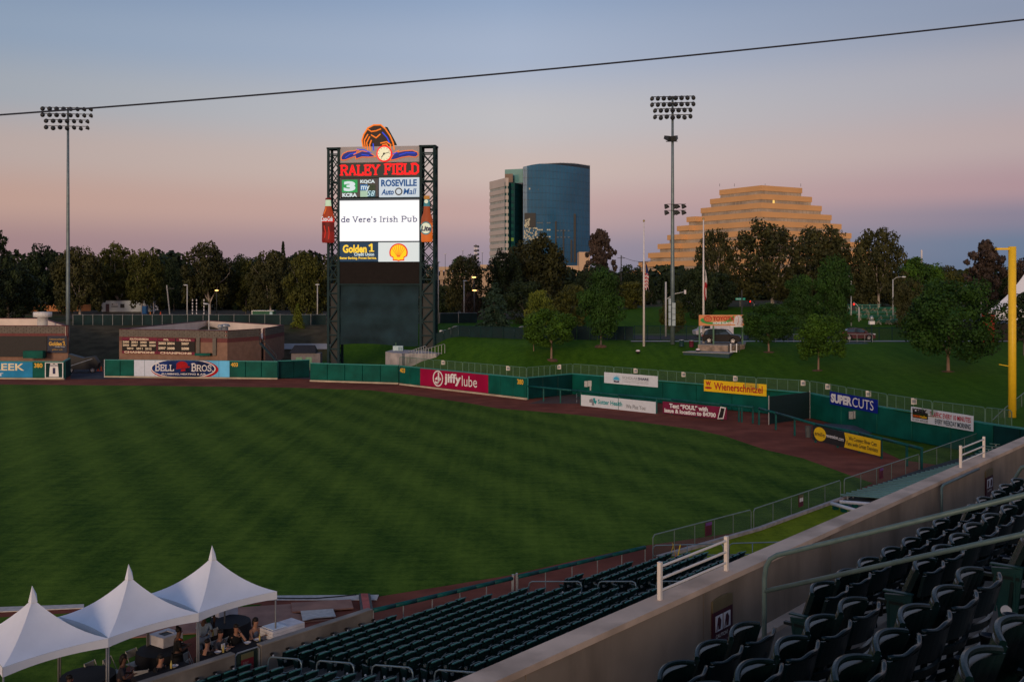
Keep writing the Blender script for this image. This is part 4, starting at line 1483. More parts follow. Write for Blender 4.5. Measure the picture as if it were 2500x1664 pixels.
# rolled rim on the backrest
mb = MB()
pts = []
for i in range(15):
    u = i / 14 * 2 - 1
    pts.append((u * 0.24, -0.055 * (1 - u * u) - 0.26 * 0.55 + 0.012, 0.835 + 0.015 * (0.5 + 0.5 * math.cos(u * 6.3))))
mb.tube(pts, 0.016, 8)
tmp = mb.build('rim', m_seat2, None, True)
rim_me = tmp.data
bpy.data.objects.remove(tmp)
sp_ = curve_back(0.46, 0.32, 0.85, 0.14, 0.36, ((0.32, 0.85),), cols=10, th=0.045, sag=-0.075)
sp_.tube([(u / 7 * 0.23, 0.14 + 0.075 * (1 - (u / 7) ** 2) - 0.36 * 0.53 + 0.022, 0.86 + 0.03 * (1 - (u / 7) ** 2)) for u in range(-7, 8)], 0.019, 8)
tmp = sp_.build('seat', m_seat2, None, False)
sp_me = tmp.data
bpy.data.objects.remove(tmp)
mb = MB()
mb.tube([(-0.02, 0, 0), (-0.02, 0.05, 0.28), (-0.02, 0.02, 0.55)], 0.022, 6).box(-0.035, -0.03, 0.565, 0.01, 0.24, 0.59).box(-0.05, -0.05, -0.01, 0.02, 0.12, 0.015)
tmp = mb.build('standard', m_iron, None, False)
sd_me = tmp.data
bpy.data.objects.remove(tmp)
tmp = MB().lathe([(0.0, 0.0), (0.042, 0), (0.05, 0.10), (0.056, 0.105), (0.056, 0.115), (0.044, 0.115), (0.036, 0.01), (0, 0.01)], 16).build('cup_holder', m_cupb, None, True)
cup_me = tmp.data
bpy.data.objects.remove(tmp)
ep = MB()
ep.add([(-0.03, 0.0, 0.22), (-0.03, 0.12, 0.22), (-0.03, 0.18, 0.64), (-0.03, -0.05, 0.66), (0.012, 0.0, 0.22), (0.012, 0.12, 0.22), (0.012, 0.18, 0.64), (0.012, -0.05, 0.66)],
       [(0, 1, 2, 3), (7, 6, 5, 4), (0, 4, 5, 1), (1, 5, 6, 2), (2, 6, 7, 3), (3, 7, 4, 0)])
ep.box(-0.036, -0.055, 0.662, 0.014, 0.19, 0.674).box(-0.03, -0.0, 0, 0.005, 0.045, 0.22).box(-0.03, 0.09, 0, 0.005, 0.135, 0.22)
for (a, b, c, d) in ((0.0, 0.3, 0.015, 0.6), (0.14, 0.3, 0.155, 0.6), (0.0, 0.6, 0.155, 0.615)):
    ep.box(-0.036, a, b, -0.0305, c, d)
tmp = ep.build('end_panel', mat('end_panel_green', (0.006, 0.045, 0.040), 0.45, spec=0.25), None, False)
ep_me = tmp.data
bpy.data.objects.remove(tmp)
tmp = MB().lathe([(0.0, 0), (0.042, 0), (0.042, 0.01), (0, 0.01)], 18, (-0.031, 0.065, 0.32), axis=(-1, 0, 0)).build('number_disc', m_disc)
dc_me = tmp.data
bpy.data.objects.remove(tmp)
tmp = MB().box(-0.05, 0.045, 0.30, -0.044, 0.085, 0.34).build('digit', m_grey)
dg_me = tmp.data
bpy.data.objects.remove(tmp)


def useat(s, n, z, label, group, end=False, cup=True):
    root = thing('stadium_chair', label, 'chair', SN(s, n, z), US_ANG, group)
    b_ = inst('backrest', bk_me, root)
    inst('rim', rim_me, b_)
    inst('seat', sp_me, root, rot=(random.uniform(-0.05, 0.05), 0, random.uniform(-0.02, 0.02)))
    inst('standard', sd_me, root, (-0.27, 0, 0))
    if cup:
        inst('cup_holder', cup_me, root, (0.27, -0.20, 0.46))
    if end:
        e_ = inst('end_panel', ep_me, root, (-0.27, 0, 0))
        inst('number_disc', dc_me, e_)
    return root


for k, (n_, z, nm) in enumerate(((NR3, ZR3, 'front'), (NR3 - UP, ZR3 + UR, 'second'), (NR3 - 2 * UP, ZR3 + 2 * UR, 'third'), (NR3 - 3 * UP, ZR3 + 3 * UR, 'fourth'))):
    for j in range(9):          # left block, counted from the aisle
        s = 7.74 - 0.27 - 0.55 * j
        p = SN(s, n_, z + 0.86)
        x, y = proj(p)
        x2, y2 = proj(p + Vector((0, 0, 0.25)))
        if p.y < 0.8 or y > 1790 or x > 2620 or x < 1200:
            continue
        useat(s, n_, z, 'glossy green chair, %s near row, left block, %s from the aisle' % (nm, ORD[j]), 'near stadium chairs left of the aisle')
    if k < 3:
        for j in range(22):
            s = 8.70 + 0.27 + 0.55 * j
            p = SN(s, n_, z + 0.86)
            x, y = proj(p)
            if x > 2590 or y > 1760:
                continue
            useat(s, n_, z, 'glossy green chair, %s near row, right block, %s from the aisle' % (nm, ORD[j]), 'near stadium chairs right of the aisle', end=(j == 0))

# near aisle handrail
m_hand = mat('teal_grey_handrail', (0.10, 0.155, 0.145), 0.45, metal=0.1, var=0.1, scale=12, bump=0.1)
root = thing('aisle_handrail', 'large teal grey double handrail crossing in front of the near seats', 'handrail', (2.218, 9.0, 0))
base = Vector((2.218, 9.0, 0))
dr = (-UN + Vector((0, 0, 0.396)))
pt = base + Vector((0, 0, 10.10))
q0 = ZR3 - UR


def rl(z, t):
    p = base + Vector((0, 0, z)) + dr * t
    return p


MB().tube([base + Vector((0, 0, q0)), base + Vector((0, 0, 9.92)), rl(10.02, 0.015), rl(10.08, 0.055), rl(10.10, 0.12), rl(10.10, 3.2)], 0.0215, 16).build('top_rail', m_hand, root, True, True)
MB().tube([rl(9.81, 0.0), rl(9.81, 3.2)], 0.0205, 16).build('lower_rail', m_hand, root, True, True)
MB().tube([rl(9.6, 2.6), rl(10.1, 2.6)], 0.02, 12).build('post', m_hand, root, True, True)
# second handrail far along the parapet
s2 = 22.0
b2_ = SN(17.4, NW - 1.1, 0)
root = thing('aisle_handrail', 'teal grey handrail post at the right edge behind the far caution sign', 'handrail', b2_)
MB().tube([b2_ + Vector((0, 0, 8.3)), b2_ + Vector((0, 0, 9.45)), b2_ + Vector((0, 0, 9.6)) + dr * 0.1, b2_ + Vector((0, 0, 9.6)) + dr * 2.2], 0.03, 10).build('top_rail', m_hand, root, True, True)
MB().tube([b2_ + Vector((0, 0, 9.15)), b2_ + Vector((0, 0, 9.15)) + dr * 2.2], 0.026, 10).build('lower_rail', m_hand, root, True, True)
b3_ = SN(17.0, NW - 0.12, 0)
root = thing('wall_pipe', 'thin grey pipe standing against the parapet near the right edge', 'pipe', b3_)
MB().tube([b3_ + Vector((0, 0, 8.4)), b3_ + Vector((0, 0, 9.25)), b3_ + Vector((0, 0, 9.28)) + US * 0.1, b3_ + Vector((0, 0, 9.28)) + US * 2.0], 0.022, 8).build('pipe', m_hand, root, True, True)

# unseen grandstand back wall behind the camera, put in to shade near seats
gs = thing('grandstand', 'unseen grandstand back wall that shades the upper seats', 'building', SN(0, -12))
o = gs.location
MB().prism([(p.x, p.y) for p in (SN(-70, -13), SN(45, -13), SN(45, -12), SN(-70, -12))], 0, 14.3).build('back_wall', m_para, gs, False, True)
MB().prism([(p.x, p.y) for p in (SN(-70, -13.05), SN(45, -13.05), SN(45, -11.95), SN(-70, -11.95))], 14.303, 14.5).build('coping', m_paracap, gs, False, True)

# overhead safety cable
c0 = P(-60, 285, 14.0)
c1 = P(2560, 41.5, 14.0)
cb = []
for i in range(25):
    t = i / 24
    p = c0.lerp(c1, t)
    p.z -= 0.08 * (1 - (2 * t - 1) ** 2)
    cb.append(p)
tag(MB().tube(cb, 0.0125, 6).build('overhead_cable', mat('cable_steel', (0.03, 0.035, 0.05), 0.5)), 'thin dark cable stretched across the sky above the field', 'cable')
# ------------------------------------------------------------ scoreboard
def gxy(px, D):
    return ((px - 1250) / F * D, D)


sbd, sW = frame2('scoreboard', 'tall scoreboard tower with lit screen, ad panels and bottle adverts', 'scoreboard', (*gxy(798, 151.2), 0), (*gxy(1063, 149.2), 0))


def sx(px):
    return (px - 798) / 265.0 * sW


def sz(y, D=150.2):
    return H + (HY - y) / F * D


m_truss = mat('dark_teal_steel', (0.006, 0.026, 0.032), 0.6, var=0.15, spec=0.15)
m_plate = mat('truss_backing', (0.02, 0.025, 0.028), 0.6)
for (a, b, zt, zp) in ((799, 829, 358, 692), (1025, 1062, 356, 692)):
    tw = MB()
    x0, x1 = sx(a), sx(b)
    top = sz(zt)
    tr = MB()
    for x in (x0 + 0.14, x1 - 0.14):
        for y in (0.1, 1.9):
            tr.box(x - 0.17, y - 0.15, 0, x + 0.17, y + 0.15, top)
    post = tr.build('tower_post', m_truss, sbd)
    z, k = 1.0, 0
    while z < top - 1.2:
        h_ = 2.05
        br = MB()
        z1 = min(z + h_, top - 0.15)
        for y in (0.1, 1.9):
            if z > sz(zp):
                br.beam((x0 + 0.2, y, z), (x1 - 0.2, y, z1), 0.13, 0.13).beam((x1 - 0.2, y, z), (x0 + 0.2, y, z1), 0.13, 0.13)
            else:
                if k % 2:
                    br.beam((x0 + 0.2, y, z), (x1 - 0.2, y, z1), 0.17, 0.17)
                else:
                    br.beam((x1 - 0.2, y, z), (x0 + 0.2, y, z1), 0.17, 0.17)
            if k % (2 if z > sz(zp) else 1) == 0:
                br.beam((x0, y, z1), (x1, y, z1), 0.17, 0.17)
        for x in (x0 + 0.14, x1 - 0.14):
            br.beam((x, 0.1, z), (x, 1.9, z1), 0.12, 0.12)
        br.build('truss_bay', m_truss, sbd)
        z += h_
        k += 1
    MB().box(x0 + 0.3, 0.5, 0.2, x1 - 0.3, 0.6, sz(zp)).build('backing_plate', m_plate, sbd)
    MB().box(x0 - 0.1, -0.05, top - 0.25, x1 + 0.1, 2.05, top).build('top_beam', m_truss, sbd)
MB().tube([(sx(1062), -0.3, 0), (sx(1062), -0.3, sz(365))], 0.1, 8).build('conduit', m_truss, sbd)
xL, xR = sx(829), sx(1024)
MB().box(xL, 0.6, sz(694), xR, 1.4, sz(358)).build('cabinet', m_truss, sbd)


def panel(name, a, y0, b, y1, m, y=0.0, th=0.6, parent=None):
    return MB().box(sx(a), y, sz(y1), sx(b), y + th, sz(y0)).build(name, m, parent or sbd)


ptop = panel('emblem_panel', 829, 357, 1023.5, 396, mat('grey_panel', (0.34, 0.34, 0.37), 0.6, var=0.03), 0.2)
panel('name_panel', 828, 396.5, 1025, 433.5, mat('black_panel', (0.006, 0.018, 0.02), 0.5), 0.15)
red = lit('neon_red', S(255, 22, 30), 0.95)
slab('name_letters', 'RALEY', (sx(830), sz(426), sx(927.5), sz(403)), red, sbd, y=0.1, w=0.2, th=0.05)
slab('name_letters', 'FIELD', (sx(938), sz(425), sx(1024), sz(401)), red, sbd, y=0.1, w=0.2, th=0.05)
# ad row
ad = panel('channel_panel', 829, 435, 924, 480, mat('channel_dark', (0.05, 0.055, 0.075), 0.5), 0.1)
lit_w = lit('lit_white', S(205, 222, 226), 0.85)
lit_g = lit('lit_green', S(30, 150, 78), 0.85)
MB().plate([(sx(835), sz(469)), (sx(873), sz(469)), (sx(873), sz(438)), (sx(835), sz(438))], 0.05, 0.09).build('green_square', lit_g, ad)
tx('lettering', '3', (sx(839.5), sz(466), sx(868.5), sz(441.5)), lit_w, ad, y=0.02, bold=0.06)
tx('lettering', 'KCRA', (sx(836), sz(480), sx(872), sz(470.5)), lit_w, ad, y=0.05, bold=0.05)
tx('lettering', 'KQCA', (sx(880), sz(448), sx(916), sz(438.5)), lit_w, ad, y=0.05, bold=0.05)
q4 = MB()
for (a, b, c, d, m) in ((880, 898, 450, 464.5, 0), (899, 917, 450, 464.5, 1), (880, 898, 465, 480, 2), (899, 917, 465, 480, 3)):
    q4.box(sx(a), 0.05, sz(d), sx(b), 0.09, sz(c), m)
q4.build('four_square_logo', [lit('lit_blue', S(30, 110, 170), 0.7), mat('moss', (0.05, 0.09, 0.06)), lit('lit_mint', S(170, 205, 180), 0.7), lit('lit_teal', S(60, 110, 125), 0.6)], ad)
tx('lettering', 'my', (sx(882), sz(467), sx(903), sz(453)), lit_w, ad, y=0.02, bold=0.02)
tx('lettering', '58', (sx(896), sz(478.5), sx(916), sz(465)), lit('pale_cyan', S(190, 225, 235), 0.8), ad, y=0.02, bold=0.0, shear=0.3)
rv = panel('auto_mall_panel', 926, 434, 1023.5, 481, lit('lit_pale', S(192, 206, 216), 0.85), 0.1)
m_ltblue = lit('ad_blue', S(18, 92, 160), 0.5)
tx('lettering', 'ROSEVILLE', (sx(931), sz(455.5), sx(1018), sz(438.5)), m_ltblue, rv, y=0.05, bold=0.04)
tx('lettering', 'Auto', (sx(931.5), sz(476), sx(962), sz(461.5)), m_ltblue, rv, y=0.05, bold=0.035, shear=0.25)
tx('lettering', 'Mall', (sx(985), sz(475.5), sx(1017), sz(460.5)), m_ltblue, rv, y=0.05, bold=0.015, shear=0.2)
MB().plate(ell(sx(974), sz(468), 0.56, 0.56, 20), 0.05, 0.09, 0).plate(ell(sx(974), sz(468), 0.38, 0.38, 20), 0.03, 0.049, 1).build('round_emblem', [mat('slate', (0.08, 0.09, 0.1)), lit('lit_pale', (1, 1, 1, 1))], rv)
# screen
MB().box(sx(827), 0.12, sz(590.5), sx(1026), 0.6, sz(484)).build('screen_frame', mat('frame_blue', (0.02, 0.05, 0.09), 0.5), sbd)
scr = panel('video_screen', 828.5, 489, 1023.5, 588.3, lit('screen_white', (0.93, 0.93, 0.94, 1), 1.0, 0.1), 0.05, 0.06)
slab('screen_text', "de", (sx(832), sz(541.5), sx(855), sz(528.5)), lit('screen_navy', S(28, 24, 92), 1.0, 0.02), scr, y=0.02, w=0.15, th=0.02)
nv = MATS['screen_navy']
slab('screen_text', "Vere's", (sx(861), sz(541.5), sx(920.5), sz(528.5)), nv, scr, y=0.02, w=0.15, th=0.02)
slab('screen_text', 'Irish', (sx(927), sz(541.5), sx(973.5), sz(528.5)), nv, scr, y=0.02, w=0.15, th=0.02)
slab('screen_text', 'Pub', (sx(980), sz(541.5), sx(1020), sz(528.5)), nv, scr, y=0.02, w=0.15, th=0.02)
# lower ads
cu_ = panel('credit_union_panel', 829, 591.5, 922.5, 638, lit('lit_navy', S(8, 58, 88), 0.6), 0.1)
m_glt = lit('lit_gold', S(248, 206, 60), 0.9)
tx('lettering', 'Golden', (sx(837), sz(617), sx(896), sz(597)), m_glt, cu_, y=0.05, bold=0.04)
slab('numeral', '1', (sx(899), sz(613), sx(915), sz(596)), m_glt, cu_, y=0.05, w=0.25)
tx('lettering', 'Credit Union', (sx(865), sz(624.5), sx(914), sz(616.5)), lit_w, cu_, y=0.05, bold=0.03)
tx('lettering', 'Better Banking. Proven Service.', (sx(830), sz(634), sx(920), sz(626.5)), m_glt, cu_, y=0.05, bold=0.03)
sh = panel('shell_panel', 924, 591.5, 1022.5, 638.5, lit('lit_grey', S(205, 214, 214), 0.9), 0.1)
scx, scz, sr = sx(973.5), sz(616.5), sx(973.5) - sx(951)


def shell(k):
    pts = []
    for i in range(25):
        a = math.pi * (-0.13 + 1.26 * i / 24)
        pts.append((scx + k * sr * math.cos(a), scz + k * sr * 0.97 * math.sin(a)))
    pts += [(scx - sr * 0.62 * k, scz - sr * 0.55 * k), (scx - sr * 0.62 * k, scz - sr * 0.85 * k), (scx - sr * 0.2, scz - sr * 0.87 * k), (scx, scz - sr * 0.93 * k), (scx + sr * 0.2, scz - sr * 0.87 * k),
            (scx + sr * 0.62 * k, scz - sr * 0.85 * k), (scx + sr * 0.62 * k, scz - sr * 0.55 * k)]
    return pts


MB().plate(shell(1.0), 0.06, 0.09).build('shell_edge', lit('shell_red', S(214, 26, 30), 0.9), sh)
MB().plate(shell(0.86), 0.03, 0.059).build('shell_body', lit('shell_yellow', S(250, 196, 16), 0.95), sh)
rb = MB()
for i in range(-3, 4):
    a = math.pi / 2 - i * 0.34
    rb.stroke([(scx + i * 0.05, scz - sr * 0.45), (scx + 0.8 * sr * math.cos(a), scz + 0.8 * sr * math.sin(a))], 0.05, 0.01, 0, 0.02)
rb.build('shell_ribs', lit('shell_red', (0, 0, 0)), sh)
panel('blank_board', 829, 640, 1023.5, 692, mat('blank_board', (0.012, 0.010, 0.010), 0.7, spec=0.1), 0.1)
panel('tarp_beam', 826, 692.5, 1027, 695.5, m_truss, 0.0, 0.3)
# hanging tarp with folds
m_tarp = mat('dark_blue_tarp', (0.011, 0.030, 0.040), 0.75, var=0.3, scale=0.35, spec=0.15)
nx_, nz_ = 48, 40
v, f = [], []
for j in range(nz_ + 1):
    for i in range(nx_ + 1):
        u, w_ = i / nx_, j / nz_
        z = sz(695) + (sz(842 - 3 * math.sin(u * 5)) - sz(695)) * w_
        inset = 0.12 * w_ * (1 if u > 0.5 else -1) * -1 * (abs(u - .5) * 2) ** 3
        y = 0.25 + 0.07 * math.sin(w_ * 19) + 0.05 * math.sin(u * 31 + w_ * 3) * w_ + 0.07 * math.sin(u * 9 + w_ * 11) + 0.10 * abs(math.sin(w_ * 2.5 * math.pi)) ** 6
        v.append((sx(826) + (sx(1022) - sx(826)) * u + inset, y, z))
for j in range(nz_):
    for i in range(nx_):
        a = j * (nx_ + 1) + i
        f.append((a, a + nx_ + 1, a + nx_ + 2, a + 1))
mb = MB()
mb.add(v, f)
mb.build('tarp', m_tarp, sbd, True)
# emblem: blue waves, clock and a plain arched neon panel
n_or = lit('neon_orange', S(240, 120, 30), 0.9)
n_bl = lit('neon_blue', S(40, 70, 220), 0.8)
m_wave = lit('wave_blue', S(22, 40, 120), 0.8)


def P2(pts):   # zoomed emblem pixel (scale .287 from 700,250) -> local x,z
    return [(sx(700 + x * 0.287), sz(250 + y * 0.287)) for x, y in pts]


wv = MB()
lw = P2([(465, 485), (462, 460), (480, 430), (520, 412), (575, 408), (620, 398), (570, 440), (640, 410), (700, 420), (760, 462), (700, 464), (640, 462), (590, 478), (585, 455), (540, 470), (500, 485)])
rw = P2([(900, 455), (925, 425), (955, 410), (945, 425), (1000, 415), (1070, 412), (1115, 430), (1118, 455), (1095, 470), (1040, 462), (980, 470), (930, 485), (880, 495)])
for poly in (lw, rw):
    wv.plate(poly[::-1], 0.12, 0.18, 0)
    wv.stroke(poly + [poly[0]], 0.1, 0.08, 1, 0.05)
for pl in ([(500, 465), (540, 435), (590, 425)], [(600, 395), (660, 402), (720, 430)], [(640, 440), (700, 450)], [(905, 440), (940, 430)], [(960, 450), (1020, 432), (1090, 435)]):
    wv.stroke(P2(pl), 0.12, 0.06, 2, 0.05)
wv.build('wave_emblem', [m_wave, n_or, n_bl], sbd)
arch = P2([(650, 375), (640, 320), (655, 270), (690, 215), (740, 190), (800, 190), (840, 225), (880, 285), (905, 345), (915, 400), (860, 420), (700, 420)])
ar = MB()
ar.plate(arch[::-1], 0.25, 0.45, 0)
ar.stroke(arch[:10], 0.2, 0.16, 1, 0.06)
for pl, c in (([(668, 385), (660, 320), (690, 270)], 1), ([(690, 400), (680, 340), (705, 290)], 1), ([(712, 405), (705, 360), (720, 320)], 1), ([(815, 255), (855, 300), (872, 340)], 2), ([(690, 225), (720, 245), (760, 240), (800, 225)], 1),
              ([(740, 405), (735, 350)], 2), ([(800, 345), (850, 335), (885, 360), (880, 395)], 1), ([(815, 360), (850, 355), (865, 385)], 1), ([(720, 275), (760, 300), (795, 270)], 1)):
    ar.stroke(P2(pl), 0.17, 0.16, c, 0.06)
ar.build('neon_arch', [mat('arch_dark', (0.03, 0.02, 0.018), 0.6), n_or, n_bl], sbd)
MB().plate(P2([(835, 205), (855, 210), (925, 340), (935, 365), (915, 365), (880, 300), (840, 240)])[::-1], 0.3, 0.5).build('arch_edge', m_truss, sbd)
ck = MB()
(ccx, ccz), = P2([(832, 437)])
ck.plate(ell(ccx, ccz, 1.17, 1.2, 32), 0.0, 0.1, 0)
ck.plate(ell(ccx, ccz, 0.98, 1.0, 32), -0.03, -0.001, 1)
ck.stroke([(ccx - 0.4, ccz - 0.55), (ccx, ccz)], 0.12, -0.06, 2, 0.02)
ck.stroke([(ccx - 0.15, ccz - 0.05), (ccx + 0.78, ccz + 0.2)], 0.09, -0.07, 2, 0.02)
ck.plate(ell(ccx, ccz, 0.15, 0.15, 12), -0.09, -0.071, 2)
for k in range(12):
    a = k * math.pi / 6
    ck.stroke([(ccx + 0.8 * math.cos(a), ccz + 0.8 * math.sin(a)), (ccx + 0.92 * math.cos(a), ccz + 0.92 * math.sin(a))], 0.06, -0.05, 2, 0.015)
ck.build('clock', [lit('neon_red', (1, 0, 0)), lit('clock_cream', S(232, 224, 186), 0.85), m_blk], sbd)


def P2z(pts):
    return P2(pts)


def bottle(name, xc, ytop, ybot, prof, mats, cap_y):
    """lathed half-relief bottle: prof rows (y zoomed, half width zoomed, material)"""
    root_parts = []
    for (rows_, m) in prof:
        mb = MB()
        x, _ = P2([(xc, 0)])[0]
        pr = []
        for y, w_ in rows_:
            z = P2([(0, y)])[0][1]
            pr.append((w_ * 0.287 / 265 * sW, z))
        n_ = 14
        vs, fs = [], []
        for r, z in pr:
            for k in range(n_ + 1):
                a = math.pi * k / n_
                vs.append((x - r * math.cos(a), -0.25 - r * 0.7 * math.sin(a), z))
        for i in range(len(pr) - 1):
            for k in range(n_):
                a = i * (n_ + 1) + k
                fs.append((a, a + n_ + 1, a + n_ + 2, a + 1))
        mb.add(vs, fs)
        root_parts.append((m, mb))
    b = None
    for m, mb in root_parts:
        if b is None:
            b = mb.build(name, m, sbd, True)
        else:
            mb.build('bottle_section', m, b, True)
    x = P2([(xc, 0)])[0][0]
    z0, z1 = P2([(0, ybot)])[0][1], P2([(0, ytop)])[0][1]
    MB().box(x - 0.5, -0.24, z0, x + 0.5, 0.1, z1 - 0.8).build('bottle_backing', m_truss, b)
    return b


cola = lit('cola_brown', S(92, 18, 14), 0.75)
colr = lit('cola_red', S(196, 34, 20), 0.75)
bc = bottle('cola_bottle_advert', 358, 810, 1193, [
    ([(880, 27), (900, 30), (930, 40), (965, 50), (985, 54)], lit('cola_amber', S(150, 52, 22), 0.75)),
    ([(810, 22), (822, 26), (826, 25)], lit('cap_red', S(110, 20, 18), 0.6)),
    ([(826, 22), (850, 24), (880, 27)], lit('cap_cream', S(186, 208, 176), 0.8)),
    ([(985, 54), (1010, 53), (1018, 53)], colr),
    ([(1018, 53), (1060, 53), (1100, 52)], cola),
    ([(1100, 52), (1130, 53), (1160, 54), (1180, 54), (1193, 48)], lit('cola_deep', S(120, 22, 16), 0.75))], None, 0)
(x0, z0), (x1, z1) = P2([(305, 1010), (411, 970)])
tx('lettering', 'Coca-Cola', (x0 + 0.08, z0, x1 - 0.08, z1), lit_w, bc, y=-0.95, bold=0.02, shear=0.25)
hl_ = MB()
for pl in ([(335, 1050), (345, 1100), (338, 1150)], [(372, 1060), (378, 1110), (372, 1160)]):
    hl_.stroke(P2(pl), 0.14, -0.93, 0, 0.02)
hl_.stroke(P2([(330, 945), (345, 910), (346, 890)]), 0.14, -0.72, 1, 0.02)
hl_.build('highlight', [colr, lit('amber_hl', S(226, 110, 40), 0.7)], bc)
ambr = lit('beer_amber', S(206, 100, 36), 0.75)
bm = bottle('beer_bottle_advert', 1196, 800, 1190, [
    ([(890, 26), (910, 26), (945, 30), (975, 42), (1000, 47), (1030, 48)], lit('beer_brown', S(150, 66, 32), 0.75)),
    ([(800, 23), (812, 24), (830, 22)], lit('beer_cap', S(190, 130, 60), 0.6)),
    ([(830, 22), (865, 25), (890, 26)], lit('foil_teal', S(60, 120, 128), 0.7)),
    ([(1030, 48), (1110, 48), (1150, 47), (1180, 47), (1190, 42)], ambr)], None, 0)
(cx_, cz_), = P2([(1196, 1075)])
MB().plate(ell(cx_, cz_, 0.84, 0.96, 24), -0.97, -0.94, 0).plate(ell(cx_, cz_, 0.73, 0.78, 24), -1.0, -0.971, 1).build('label_disc', [lit('foil_teal', (0, 0, 0)), lit('label_cream', S(215, 218, 190), 0.8)], bm)
(x0, z0), (x1, z1) = P2([(1156, 1100), (1240, 1055)])
tx('lettering', 'Lite', (x0, z0, x1, z1), m_navy, bm, y=-1.03, bold=0.05, shear=0.15)
MB().plate(ell(cx_, P2([(0, 850)])[0][1], 0.28, 0.28, 14), -0.72, -0.7).build('neck_disc', lit('label_cream', (0, 0, 0)), bm)

# ------------------------------------------------------------ concrete ramp next to the scoreboard
m_ramp = mat('ramp_concrete', (0.33, 0.31, 0.31), 0.9, var=0.2, scale=0.8, dirt=(0.2, 0.19, 0.19), dscale=0.5)
rp = thing('concrete_ramp', 'grey concrete retaining wall and ramp beside the scoreboard foot', 'ramp', (*gxy(941, 134), 0))
A_, B_, C_ = gxy(941, 134.0), gxy(981, 130.5), gxy(1087, 133.0)
mb = MB()
mb.prism([A_, B_, (B_[0] + 2.0, B_[1] + 6.0), (A_[0] + 0.5, A_[1] + 5.0)], 0, 3.75)
mb.build('wall', m_ramp, rp, False, True)
mb = MB()
mb.prism([(B_[0] - 1.6, B_[1] + 1.2), (C_[0] - 1.0, C_[1] - 2.2), (C_[0], C_[1]), (B_[0] + 2.0, B_[1] + 6.0)], 2.0, 3.72)
mb.build('ramp_slab', m_ramp, rp, False, True)
wb = thing('electrical_cabinet', 'pale blue electrical cabinet standing on the concrete wall', 'cabinet', (*gxy(972, 136.5), 3.75))
MB().box(-0.65, -0.4, 0, 0.65, 0.4, 0.62).build('body', mat('cabinet_blue', (0.42, 0.56, 0.60), 0.6), wb)
MB().box(0.05, -0.43, 0.05, 0.3, -0.405, 0.5).box(0.35, -0.43, 0.05, 0.58, -0.405, 0.5).build('door', mat('cabinet_door', (0.15, 0.25, 0.3), 0.5), wb)
MB().tube([(-0.3, 0, 0.62), (-0.3, 0, 1.05)], 0.05, 6).build('vent_pipe', m_fgreen, wb)
mesh_fence('ramp_railing', 'pipe railing on the concrete ramp, front run', gxy(981, 129.4), gxy(1086, 131.0), 2.45, 3.75, 1.15, 1.2, m_galv, 12, None, 'railing', link=False)
mesh_fence('ramp_railing', 'pipe railing on the concrete ramp, rear run along the slope', gxy(988, 134.5), gxy(1040, 133.0), 2.6, 3.6, 1.0, 1.0, m_galv, 8, None, 'railing', link=False)

# ------------------------------------------------------------ stadium light poles
m_pole = mat('pole_steel', (0.14, 0.19, 0.21), 0.5, metal=0.4, var=0.12, scale=2)
m_poled = mat('dark_fixture', (0.03, 0.035, 0.04), 0.5)
m_lens = mat('lamp_lens', (0.35, 0.38, 0.36), 0.25, var=0.1)
fl_o = MB().lathe([(0.07, 0.34), (0.13, 0.24), (0.27, 0.02), (0.29, 0.0), (0.27, 0.0)], 12, axis=(0, -1, -0.35)).build('flood_lamp', m_poled, None, True)
fl_me = fl_o.data
bpy.data.objects.remove(fl_o)
ln_o = MB().lathe([(0.0, 0.05), (0.12, 0.03), (0.24, 0.03)], 12, axis=(0, -1, -0.35)).build('lens', m_lens, None, True)
ln_me = ln_o.data
bpy.data.objects.remove(ln_o)
bx_o = MB().box(-0.06, 0.1, 0.0, 0.06, 0.45, 0.3).build('ballast', m_poled)
bx_me = bx_o.data
bpy.data.objects.remove(bx_o)


def light_pole(label, px, D, ybase, ytop, yaw, k):
    z0 = hz(*gxy(px, D)) if D < 130 else 0.0
    top = H + (HY - ytop) / F * D
    root = thing('stadium_light', label, 'floodlight', (*gxy(px, D), z0), yaw)
    hh = top - z0
    MB().tube([(0, 0, 0), (0, 0, hh * 0.3), (0, 0, hh * 0.65), (0, 0, hh)], [0.27 * k, 0.24 * k, 0.19 * k, 0.13 * k], 14).build('pole', m_pole, root, True)
    pw = 14.2 * D / F * k
    for r_i, (nl, dy) in enumerate(((8, 0.0), (8, 15.2), (7, 29.6), (7, 45.0))):
        z = hh - dy * D / F - 0.1 * k
        x0 = -(nl - 1) / 2 * pw
        bar = MB().beam((x0 - 0.1, -0.3, z), (-x0 + 0.1, -0.3, z), 0.08, 0.1).beam((0, 0, z), (0, -0.3, z), 0.2, 0.12).build('crossarm', m_poled, root)
        for i in range(nl):
            dz = -0.22 - (0.12 if (r_i == 3 and i % 2) else 0)
            turn = (-0.5 + i / (nl - 1)) * -1.3
            l_ = inst('flood_lamp', fl_me, root, (x0 + i * pw, -0.42, z + dz), 0, (k * 1.05,) * 3, rot=(random.uniform(-0.08, 0.08), 0, turn))
            inst('lens', ln_me, l_)
    return root, hh


lp1, _ = light_pole('tall stadium light pole at left beside the brick building', 166, 152, 900, 262, 0.1, 1.15)
lp2, hh2 = light_pole('tall stadium light pole between the flagpoles on the grass berm', 1642, 124.5, 842, 235, -0.12, 1.0)
